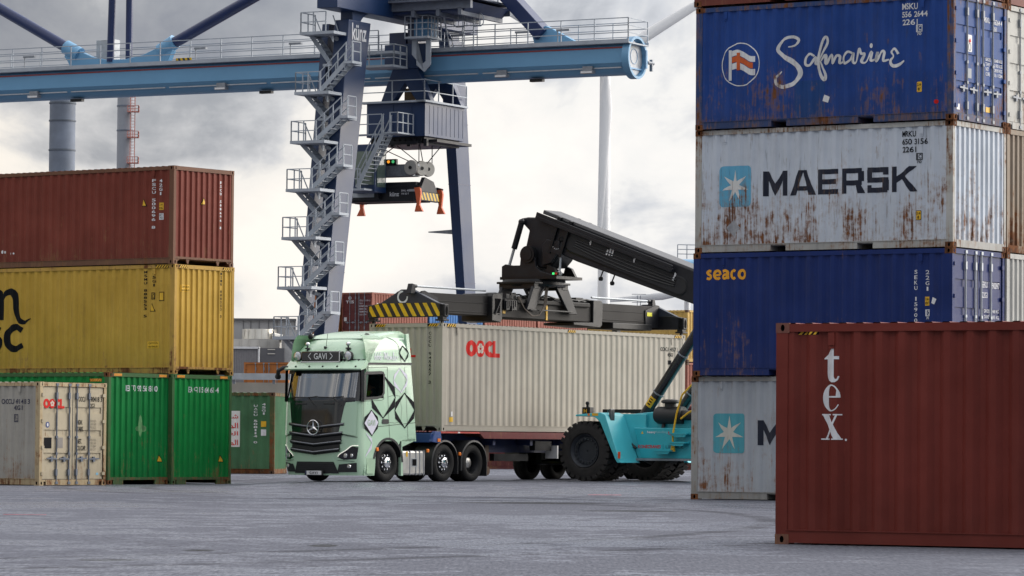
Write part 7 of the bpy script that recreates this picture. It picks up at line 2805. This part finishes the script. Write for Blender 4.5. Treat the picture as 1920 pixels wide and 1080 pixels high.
for X, s in ((-17.6, -1), (-12.75, 1)):
    mb = MB()
    mb.box(X - .15, X + .15, -1.75, .85, 14.75, 15.25)
    mb.prism([(-1.5, 15.25), (.6, 15.25), (.1, 15.9), (-.9, 16.1)], X - .12, X + .12, 'x')
    e_ = mb.build('end_beam', M['charcoal'], cs, bevel=.02)
    mb = MB()
    mb.box(X + s * .16, X + s * .18, -1.5, .65, 14.80, 15.22)
    mb.build('hazard_panel', stripes('crane_hazard', (.72, .46, .02), (.02, .02, .02), (0, 1, .6), .36, .5), e_)
    for y in (-1.7, .80):
        mb = MB()
        mb.prism([(X - .10, 15.45), (X + s * .28, 15.5), (X + s * .34, 15.2), (X + s * .26, 14.5), (X + s * .48, 14.1), (X - s * .05, 14.1), (X + s * .08, 14.6), (X, 15.1)], y - .085, y + .085)
        mb.build('corner_flap', M['orange_red'], e_, bevel=.02)
        mb = MB()
        mb.bar((X - s * .1, y, 15.55), (X + s * .3, y, 15.45), .12, .16)
        mb.build('flap_arm', M['black'], e_)
mb = MB()
mb.box(-17.3, -13.2, -1.3, -.5, 16.15, 16.75)
mb.box(-16.9, -13.0, -1.15, -.65, 16.7, 16.85)
hbk = mb.build('head_block', M['galv_dull'], cs, bevel=.02)
flat('name_lettering', [(text2('k\u00fcnz', -15.9, 16.45, -15.2, 16.72, .02), M['letter_black'])], fn=lambda a, b, d: (a, -1.3 - d, b), parent=hbk, d0=.01)
for x, y in ((-13.25, -1.5), (-13.1, -.62), (-13.1, .12)):
    mb = MB()
    mb.lathe((x, y, 16.62), (0, 1, 0) if y < -1 else (1, -.5, 0), [(0, .08), (0, .40), (.05, .43), (.10, .37), (.15, .43), (.20, .40), (.20, .08)], 24)
    sh_ = mb.build('rope_sheave', plain('pale_sheave', (.42, .41, .38), .5), hbk)
    mb = MB()
    mb.lathe((x, y - .02, 16.62), (0, 1, 0) if y < -1 else (1, -.5, 0), [(-.03, .02), (-.03, .10), (.22, .10)], 14)
    mb.build('sheave_hub', M['charcoal'], sh_)
mb = MB()
mb.box(-15.3, -14.3, -1.3, -1.1, 16.85, 17.15)
sb_ = mb.build('signal_lamps', M['black'], cs)
for x, mt in ((-15.1, emit('red_signal_lamp', (.9, .08, .03), .8)), (-14.8, emit('amber_signal_lamp', (.95, .35, .03), .8)), (-14.5, emit('green_signal_lamp', (.1, .7, .25), .4))):
    mb = MB()
    mb.lathe((x, -1.3, 17.0), (0, -1, 0), [(0, .09), (.03, .08)], 10)
    mb.build('lens', mt, sb_)
for p0, p1 in (((-15.6, -1.2, 17.9), (-13.2, -1.4, 16.9)), ((-14.4, -1.2, 17.9), (-16.4, -1.0, 16.7)), ((-14.3, -1.2, 17.9), (-12.9, -1.2, 16.9)), ((-13.0, -.9, 18.0), (-13.05, -.4, 16.9)), ((-12.6, .9, 18.0), (-13.0, -.1, 16.9)), ((-13.1, -.8, 18.0), (-13.1, -.8, 16.9)), ((-12.9, .35, 18.0), (-12.9, .35, 16.9))):
    mb = MB()
    mb.tube(p0, p1, .028, n=6)
    mb.build('hoist_rope', M['charcoal'], cs)

# ------------------------------------------------------------------ wind turbines
M['turb'] = plain('turbine_white', (0.80, 0.81, 0.82), 0.45, var=0.03, scale=.05)


def blade(mb, hub, ang, L, yaw, c0=4.2):
    """tapered twisted blade, pointing at angle ang in the rotor plane"""
    ax = Vector((math.cos(R(yaw)), math.sin(R(yaw)), 0))
    nr = Vector((-math.sin(R(yaw)), math.cos(R(yaw)), 0))
    d = ax * math.cos(R(ang)) + Vector((0, 0, 1)) * math.sin(R(ang))
    pl = ax * -math.sin(R(ang)) + Vector((0, 0, 1)) * math.cos(R(ang))
    st = [(0.0, 2.2, 2.2, 30), (.05, 2.2, 2.1, 30), (.12, 3.4, 1.4, 24), (.22, 4.0, .9, 16), (.45, 3.0, .55, 8), (.75, 1.9, .3, 3), (.96, 1.0, .14, 0), (1.0, .25, .06, 0)]
    V = []
    n = 10
    for t, cw, th, tw in st:
        c = hub + d * (1.5 + t * L)
        a, b = pl * math.cos(R(tw)) + nr * math.sin(R(tw)), nr * math.cos(R(tw)) - pl * math.sin(R(tw))
        for i in range(n):
            q = 2 * math.pi * i / n
            V.append(c + a * (math.cos(q) * cw / 2 * (c0 / 4.2) + (cw - 2.2) * .22) + b * math.sin(q) * th / 2)
    mb.add(V, [(j * n + i, j * n + (i + 1) % n, (j + 1) * n + (i + 1) % n, (j + 1) * n + i) for j in range(len(st) - 1) for i in range(n)] + [tuple(range(n)), tuple(range(len(V) - n, len(V)))])


def turbine(label, Y, px, pyhub, angs, L, yaw, wb, wt):
    hub = at(px, pyhub, Y)
    base = Vector((hub.x + .0, hub.y, 0))
    rt = empty('wind_turbine', label, 'wind turbine', base, 0, 'wind turbines beyond the yard')
    mb = MB()
    mb.lathe((0, 6, 0), (0, 0, 1), [(0, wb), (hub.z * .5, (wb + wt) / 2), (hub.z - 2, wt)], 24)
    mb.build('tower', M['turb'], rt)
    h = Vector((0, 0, hub.z))
    mb = MB()
    mb.bar(h + Vector((0, 1, 0)), h + Vector((0, 11, .3)), 4, 4.2)
    mb.build('nacelle', M['turb'], rt, bevel=.8, seg=3)
    mb = MB()
    mb.ball(h, 2.0, 14, (1, 1.2, 1))
    mb.build('rotor_hub', M['turb'], rt)
    for a in angs:
        mb = MB()
        blade(mb, h, a, L, yaw, 3.2)
        mb.build('blade', M['turb'], rt)


turbine('white wind turbine standing between crane and tall container stack', 900, 1136, 118, (-91.5, 33, 152), 44, 0, 1.60, 1.25)
turbine('distant wind turbine low on the horizon behind the reach stacker boom', 1500, 1290, 549, (186, 66, 306), 40, 0, 1.7, 1.2)

# ------------------------------------------------------------------ chimneys
M['chim'] = plain('blue_grey_chimney_concrete', (0.17, 0.20, 0.255), 0.7, var=0.22, scale=.25, bump=.1)
M['chim2'] = plain('grey_chimney_concrete', (0.30, 0.32, 0.36), 0.7, var=0.1, scale=.2)
M['ladder_red'] = plain('faded_red_ladder', (0.50, 0.20, 0.16), 0.6, var=.15)
c0 = at(118, 160, 600)
ch1 = empty('chimney', 'broad blue grey chimney with dark bands, left of the two chimneys', 'chimney', (c0.x, 600, 0), 0, 'chimneys behind the yard')
mb = MB()
mb.lathe((0, 0, 0), (0, 0, 1), [(0, 2.12), (c0.z, 2.02)], 40)
s1 = mb.build('shaft', M['chim'], ch1)
for py in (195, 228, 283, 340):
    z = at(118, py, 600).z
    mb = MB()
    mb.lathe((0, 0, z), (0, 0, 1), [(0, 2.06), (0, 2.14), (.22, 2.14), (.22, 2.06)], 40)
    mb.build('band', plain('chimney_band', (.10, .12, .15), .6), s1)
c0 = at(236, 150, 640)
ch2 = empty('chimney', 'slimmer grey chimney with pink red ladder and platforms', 'chimney', (c0.x, 640, 0), 0, 'chimneys behind the yard')
mb = MB()
mb.lathe((0, 0, 0), (0, 0, 1), [(0, 1.42), (c0.z, 1.36)], 36)
s2 = mb.build('shaft', M['chim2'], ch2)
mb = MB()
for x in (1.0, 1.75):
    mb.bar((x, -1.3, 0), (x, -1.3, c0.z), .08, .08)
    mb.bar((x, -1.9, 0), (x, -1.9, c0.z), .06, .06)
for i in range(int(c0.z / .5)):
    mb.bar((1.0, -1.3, i * .5), (1.75, -1.3, i * .5), .06, .06)
    if i % 2:
        mb.bar((1.0, -1.3, i * .5), (1.0, -1.9, i * .5), .05, .05)
        mb.bar((1.75, -1.3, i * .5), (1.75, -1.9, i * .5), .05, .05)
mb.build('ladder', M['ladder_red'], ch2)
for py in (212, 260, 308):
    z = at(236, py, 640).z
    mb = MB()
    mb.box(.6, 2.4, -2.4, -1.0, z, z + .16)
    railing(mb, [(.6, -2.4, z), (2.4, -2.4, z), (2.4, -1.0, z)], 1.1, .9, (.55, 1.1), .05)
    mb.build('platform', M['ladder_red'], ch2)
for py in (246, 200):
    z = at(236, py, 640).z
    mb = MB()
    mb.lathe((0, 0, z), (0, 0, 1), [(0, 1.36), (0, 1.46), (.2, 1.46), (.2, 1.36)], 36)
    mb.build('band', M['chim'], s2)

# ------------------------------------------------------------------ works building at the back
M['bld'] = plain('grey_factory_cladding', (.33, .33, .34), .7, var=.08, scale=.3)
M['bld_dark'] = plain('dark_factory_cladding', (.10, .10, .11), .6, var=.1, scale=.4)
M['duct'] = plain('silver_duct', (.72, .69, .62), .3, .6, var=.15, scale=.6)
bY = 420
p = at(430, 700, bY)
q = at(552, 600, bY)
bl = empty('factory_building', 'grey factory building with silver round duct on its roof', 'building', (p.x, bY, 0), 0)
S = bY / FPX


def bx(px):
    return at(px, 700, bY).x - p.x


def bz(py):
    return at(490, py, bY).z


def bbx(mb, x0, x1, y0, y1, py1, py0):
    mb.box(bx(x0), bx(x1), y0, y1, bz(py0), bz(py1))


mb = MB()
bbx(mb, 330, 548, 6, 40, 596, 900)
mb.build('wall', M['bld'], bl)
mb = MB()
bbx(mb, 330, 549, 5.7, 6, 594, 598)
for x in (350, 375, 400, 425, 448, 462, 478, 496, 512, 530, 545):
    bbx(mb, x, x + .8, 5.9, 6, 598, 640)
mb.build('parapet', M['bld_dark'], bl)
mb = MB()
bbx(mb, 330, 522, 0, 6, 636, 900)
for x in (450, 466, 484, 502, 516):
    bbx(mb, x, x + 1.2, -.15, 0, 638, 653)
mb.build('front_hall', plain('pale_concrete_hall', (.37, .36, .34), .75, var=.1, scale=.5), bl)
mb = MB()
bbx(mb, 330, 485, -2, 0, 653, 900)
n0 = bx(487) - bx(330)
for i in range(50):
    x = bx(330) + n0 * i / 50
    mb.box(x, x + n0 / 110, -2.12, -2, bz(900), bz(655))
mb.build('ribbed_wall', plain('ribbed_grey_wall', (.30, .29, .30), .65, var=.1), bl)
mb = MB()
bbx(mb, 486, 488.5, -2.3, 0, 653, 900)
bbx(mb, 330, 488, -2.3, 0, 651, 655)
mb.build('corner_trim', M['white'], bl)
mb = MB()
bbx(mb, 488, 534, -1.4, 0, 653, 900)
mb.build('dark_annex', M['bld_dark'], bl)
mb = MB()
for py in (655, 663):
    bbx(mb, 503, 517, -1.5, -1.4, py, py + 1.5)
mb.build('lit_louvre', M['duct'], bl)
mb = MB()
bbx(mb, 534, 560, -.5, 2, 618, 900)
mb.build('stair_core', plain('pale_core', (.42, .42, .42), .7, var=.12), bl)
mb = MB()
zt, zb2 = bz(616), bz(635)
mb.lathe((bx(482), 3, zb2), (0, 0, 1), [(0, (bx(513) - bx(450)) / 2), (zt - zb2, (bx(511) - bx(452)) / 2)], 36)
for i in range(14):
    a = 2 * math.pi * i / 14
    r_ = (bx(513) - bx(450)) / 2
    mb.box(bx(482) + r_ * math.cos(a) - .05, bx(482) + r_ * math.cos(a) + .05, 3 + r_ * math.sin(a) - .05, 3 + r_ * math.sin(a) + .05, zb2, zt)
mb.build('round_duct', M['duct'], bl)
mb = MB()
mb.tube((bx(508), 2, bz(630)), (bx(526), 2, bz(634)), (zt - zb2) * .42, n=16)
mb.build('duct_elbow', M['duct'], bl)
# guard rail on a low concrete wall
gw = at(430, 735, 165)
mb = MB()
mb.box(-6, 4.2, 0, .3, at(440, 900, 165).z, at(440, 717, 165).z)
for i in range(8):
    mb.box(-5.5 + i * 1.25, -5.48 + i * 1.25, -.01, 0, 0, at(440, 718, 165).z)
o = mb.build('concrete_wall', plain('pale_barrier_concrete', (.42, .39, .34), .8, var=.12, scale=1.2), None, loc=(gw.x, 165, 0))
tag(o, 'low pale concrete wall beyond the green container', 'wall')
gr_ = empty('guard_rail', 'galvanised guard rail on top of the pale concrete wall', 'guard rail', (gw.x, 164.6, 0))
mb = MB()
for py in (703, 709):
    z = at(440, py, 165).z
    mb.box(-6, 4.2, -.08, 0, z - .07, z + .07)
mb.build('beam', M['galv'], gr_)
for i in range(6):
    mb = MB()
    x = -5 + i * 1.72
    mb.box(x, x + .12, 0.02, .14, at(440, 720, 165).z, at(440, 700, 165).z)
    mb.build('post', M['galv_dull'], gr_)

# ------------------------------------------------------------------ distant container rows
random.seed(11)
BG = {k: paint('far_' + k, c, seed=70 + i, rust=.05, dirt=.3, fade=.2) for i, (k, c) in enumerate(dict(
    oxide=(.13, .034, .034), lit_salmon=(.30, .105, .075), orange=(.42, .15, .04), rust=(.17, .07, .045), blue=(.05, .17, .42), yellow=(.55, .36, .10), cream=(.46, .43, .37), green=(.065, .17, .085), greenf=(.10, .19, .07), brown=(.12, .065, .04)).items())}  # the pinkish red is maroon with sunlight put into its colour


def far(label, px, Y, tier, mat, yaw=RYAW, L=6.058, H=H8, x0='front', xL=None, group='containers stacked far behind', endmat=None, z=None, detail=1, vents=False, frame=None):
    g = at(px, 870, Y)
    zz = tier * H8 if z is None else z
    return container('shipping_container', label, (g.x, Y, zz), yaw, L, H, mat, frame or mat, frame or mat, x0=x0, xL=xL, endmat=endmat, detail=detail, sides=(0,), group=group, base='goose' if x0 == 'front' and L > 7 else 'plain', vents=vents)


c = far('maroon container with closed doors topmost of the far stack right of crane stairs', 695, 245, 3, BG['lit_salmon'], x0='door', z=8.15)
for dd in c['doors0']:
    dd.data.materials[0] = BG['oxide']  # doors keep plain maroon; the side colour is its sunlit copy
dr0 = dict(fn=lambda a, b, d: (0.033 - d, CW - a, b))
flat('code_lettering', [(join2(text2('TES', .30, 1.90, .95, 2.08, .02), disc2(.62, 2.24, .12, .12, 12), *[text2(s, 1.35, 2.02 - i * .18, 1.35 + w_, 2.12 - i * .18) for i, (s, w_) in enumerate((('TEXU 217101 5', .9), ('22G1', .3), ('30480 KG', .7), ('2200 KG', .6), ('28280 KG', .7), ('33.2 CBM', .6)))]), M['letter_white'])], parent=c['doors0'][0], **dr0)
flat('sticker', [(rect2(.16, .75, .38, 1.0), M['white'])], parent=c['doors0'][0], **dr0)
flat('sticker', [(rect2(.50, 1.66, .68, 1.90), M['white'])], fn=lambda a, b, d: (a, .01 - d, b), parent=c['root'])
for t, (mk, lab) in enumerate((('oxide', 'maroon container lowest of the far stack right of crane stairs'), ('lit_salmon', 'maroon container second tier of the far stack right of crane stairs'), ('oxide', 'maroon container third tier under the closed maroon doors'))):
    far(lab, 695, 245, t, BG[mk], endmat=BG['oxide'], z=[0, 2.7, 5.45][t])
u = Vector((math.cos(R(RYAW)), math.sin(R(RYAW)), 0))
v = Vector((-math.sin(R(RYAW)), math.cos(R(RYAW)), 0))
b0 = at(695, 870, 245)


def row(label, k, side_off, tier_z, mat, L=6.058, H=H8, endmat=None):
    q = Vector((b0.x, 245, 0)) + u * k - v * side_off
    return container('shipping_container', label, (q.x, q.y, tier_z), RYAW, L, H, mat, mat, mat, x0='front', endmat=endmat, detail=1, sides=(0,), group='containers stacked far behind', vents=False)


bc = row('bright blue far container with white mark under the spreader end', 6.3, 0, 7.8, BG['blue'])
flat('mark', [(join2(stroke2([(3.2, 1.9), (4.4, 1.4), (4.9, 1.0)], .14, 3), stroke2([(3.2, 1.2), (4.0, 1.7), (5.2, 1.9)], .14, 3), rect2(1.15, 1.2, 1.4, 2.3)), M['letter_white'])], fn=lambda a, b, d: (a, -d, b), parent=bc['side0'], d0=.02)
row('maroon far container behind the bright blue one', 12.6, 0, 7.8, BG['lit_salmon'])
row('maroon far container with thin dark edge above the bright blue one', 13.0, -2.6, 8.15, BG['oxide'], 12.192)
row('rusty red far container second from the bright blue one', 18.9, 0, 7.8, BG['lit_salmon'])
row('maroon far container above the row behind the spreader', 19.6, -2.6, 8.1, BG['lit_salmon'])
row('yellow far container on top beside crane leg', 26.0, -2.6, 8.05, BG['yellow'], 12.192)
row('long yellow far container under the middle of spreader', 25.2, 0, 7.8, BG['yellow'], 12.192, endmat=BG['brown'])
row('cream far container behind the middle of spreader', 37.8, -.2, 7.8, BG['cream'], 12.192, endmat=BG['brown'])
row('long yellow far container behind right half of spreader', 50.4, -.1, 7.8, BG['yellow'], 12.192)
for k, mk in ((6.3, 'oxide'), (12.6, 'lit_salmon'), (18.9, 'oxide'), (25.2, 'yellow'), (37.8, 'lit_salmon'), (50.4, 'yellow')):
    L_ = 6.058 if k < 25 else 12.192
    for z in (0, 2.6, 5.2):
        row('container low in the far row, hidden behind the long beige container', k, 0, z, BG[mk], L_)
# orange stack left of the crane leg
for i, z in enumerate((0, 2.7, 5.4, 8.1)):
    lab = ('maroon container at the bottom of orange stack behind crane stairs', 'maroon container second tier of orange stack behind crane stairs', 'orange brown container third tier behind the crane stairs', 'orange container topmost behind the crane stairs')[i]
    far(lab, 622, 246, i, BG['orange'] if i > 1 else BG['oxide'], x0='door', z=z, endmat=None)
# small orange pair at the far left
for i, px in enumerate((538,)):
    for t, z in enumerate((0.0, 2.6)):
        far(('orange container under the other orange doors beyond green container', 'weathered orange container doors visible above the green container')[t], 539, 196, t, BG['orange'], yaw=RYAW + 18, x0='door', z=z + .0)
# green container beyond the truck's cab
gq = at(514, 889, 121)
gc = container('shipping_container', 'dull green container with rusty post and white poster left of truck cab', (gq.x - 6.058 * math.cos(R(-6)), 121 + 6.058 * math.sin(R(6)), .10), -6, 6.058, H8, BG['green'], BG['greenf'], BG['brown'], xL='front', base='plain', group='shipping containers')
for ch_ in gc['root'].children:
    if ch_.name.startswith('frame'):
        ch_.data.materials[0] = paint('rusty_green_frame', (.07, .09, .04), seed=81, rust=.5, H=H8)
sd_ = on_side(gc)
flat('code_lettering', [(join2(stack2('UACU 508114 0', 5.38, 5.50, 2.2, .95, .02), stack2('45G1', 5.64, 5.76, 2.25, 1.86, .02), rect2(5.62, 1.22, 5.78, 1.42)), M['letter_white']), (rect2(5.62, 1.50, 5.78, 1.68), M['yellow'])], parent=gc['side0'], **sd_)
ar = []
for i, s in enumerate(('\ufe94\ufedb\ufeae\ufeb7', '\ufe94\ufea3\ufefc\ufee4\ufedf\ufe8d', '\ufe94\ufbff\ufe91\ufeae\ufecc\ufedf\ufe8d', '\ufe93\ufeaa\ufea4\ufe98\ufee4\ufedf\ufe8d')):
    ar.append(text2(s, 4.12 if i else 4.35, 1.72 - i * .27, 4.88, 1.90 - i * .27, .01))
flat('poster', [(rect2(3.9, .86, 4.94, 2.0), M['white']), (join2(*ar), M['letter_red'])], parent=gc['side0'], **sd_)
# low row beyond the trailer
for i in range(3):
    q = at(860 + i * 0, 880, 150)
    container('shipping_container', ('dark red container on ground seen under the trailer', 'dark red container on ground seen beneath the turquoise machine', 'dark red container on ground behind the tall stack')[i],
              (q.x + i * 6.2, 152 - i * .2, .08), -2, 6.058, H8, BG['oxide'], BG['oxide'], BG['oxide'], xL='front', base='plain', detail=1, sides=(0,), group='containers stacked far behind', vents=False)
# yellow stack at right, behind the boom
yq = at(1288, 870, 190)
for t, (z, mk) in enumerate(((0, 'lit_salmon'), (2.62, 'lit_salmon'), (5.24, 'yellow'))):
    lab = ('reddish container at the foot of right yellow stack', 'reddish container below the yellow one by the tall stack', 'yellow container with bright side topmost near the tall stack')[t]
    container('shipping_container', lab, (yq.x - 6.058 * math.cos(R(-36)), 190 + 6.058 * math.sin(R(36)), z), -36, 6.058, H8, BG[mk], BG[mk], BG['brown'], xL='front', base='plain', detail=1, sides=(0,), group='containers stacked far behind', vents=False)
# pylon and light blue crane bits on the horizon
pq = at(1198, 560, 700)
mb = MB()
for s in (-.9, .9):
    mb.bar((s * .8, 0, 0), (s * .3, 0, pq.z + .6), .12, .12, (0, 1, 0))
for z in (.5, 2.0):
    mb.bar((-1.3, 0, pq.z + z - 1.2), (1.3, 0, pq.z + z - 1.2), .08, .10)
for i in range(8):
    z0 = pq.z * i / 8
    mb.bar((-.6, 0, z0), (.6, 0, z0 + pq.z / 8), .06, .06, (0, 1, 0))
o = mb.build('pylon', M['galv_dull'], None, loc=(pq.x, 700, 0))
tag(o, 'small distant lattice pylon above the right end of spreader', 'pylon')
dq = at(1289, 486, 330)
dc = empty('distant_crane', 'light blue distant crane end with railing at the edge of tall stack', 'crane', (dq.x, 330, 0))
mb = MB()
mb.tube((-.9, 0, dq.z - 1.1), (12, 3, dq.z - 1.1), 1.1, n=20)
mb.build('girder', M['girder_blue'], dc)
mb = MB()
railing(mb, [(-.9, -1, dq.z), (8, 1, dq.z)], 1.2, .8, (.4, .8, 1.2), .04)
mb.build('railing', M['stair'], dc)
mb = MB()
mb.box(3, 4.6, .2, 1.8, 0, dq.z - 1)
mb.build('leg', M['crane_blue'], dc)

bpy.data.objects.remove(_to)
bpy.data.curves.remove(_tc)
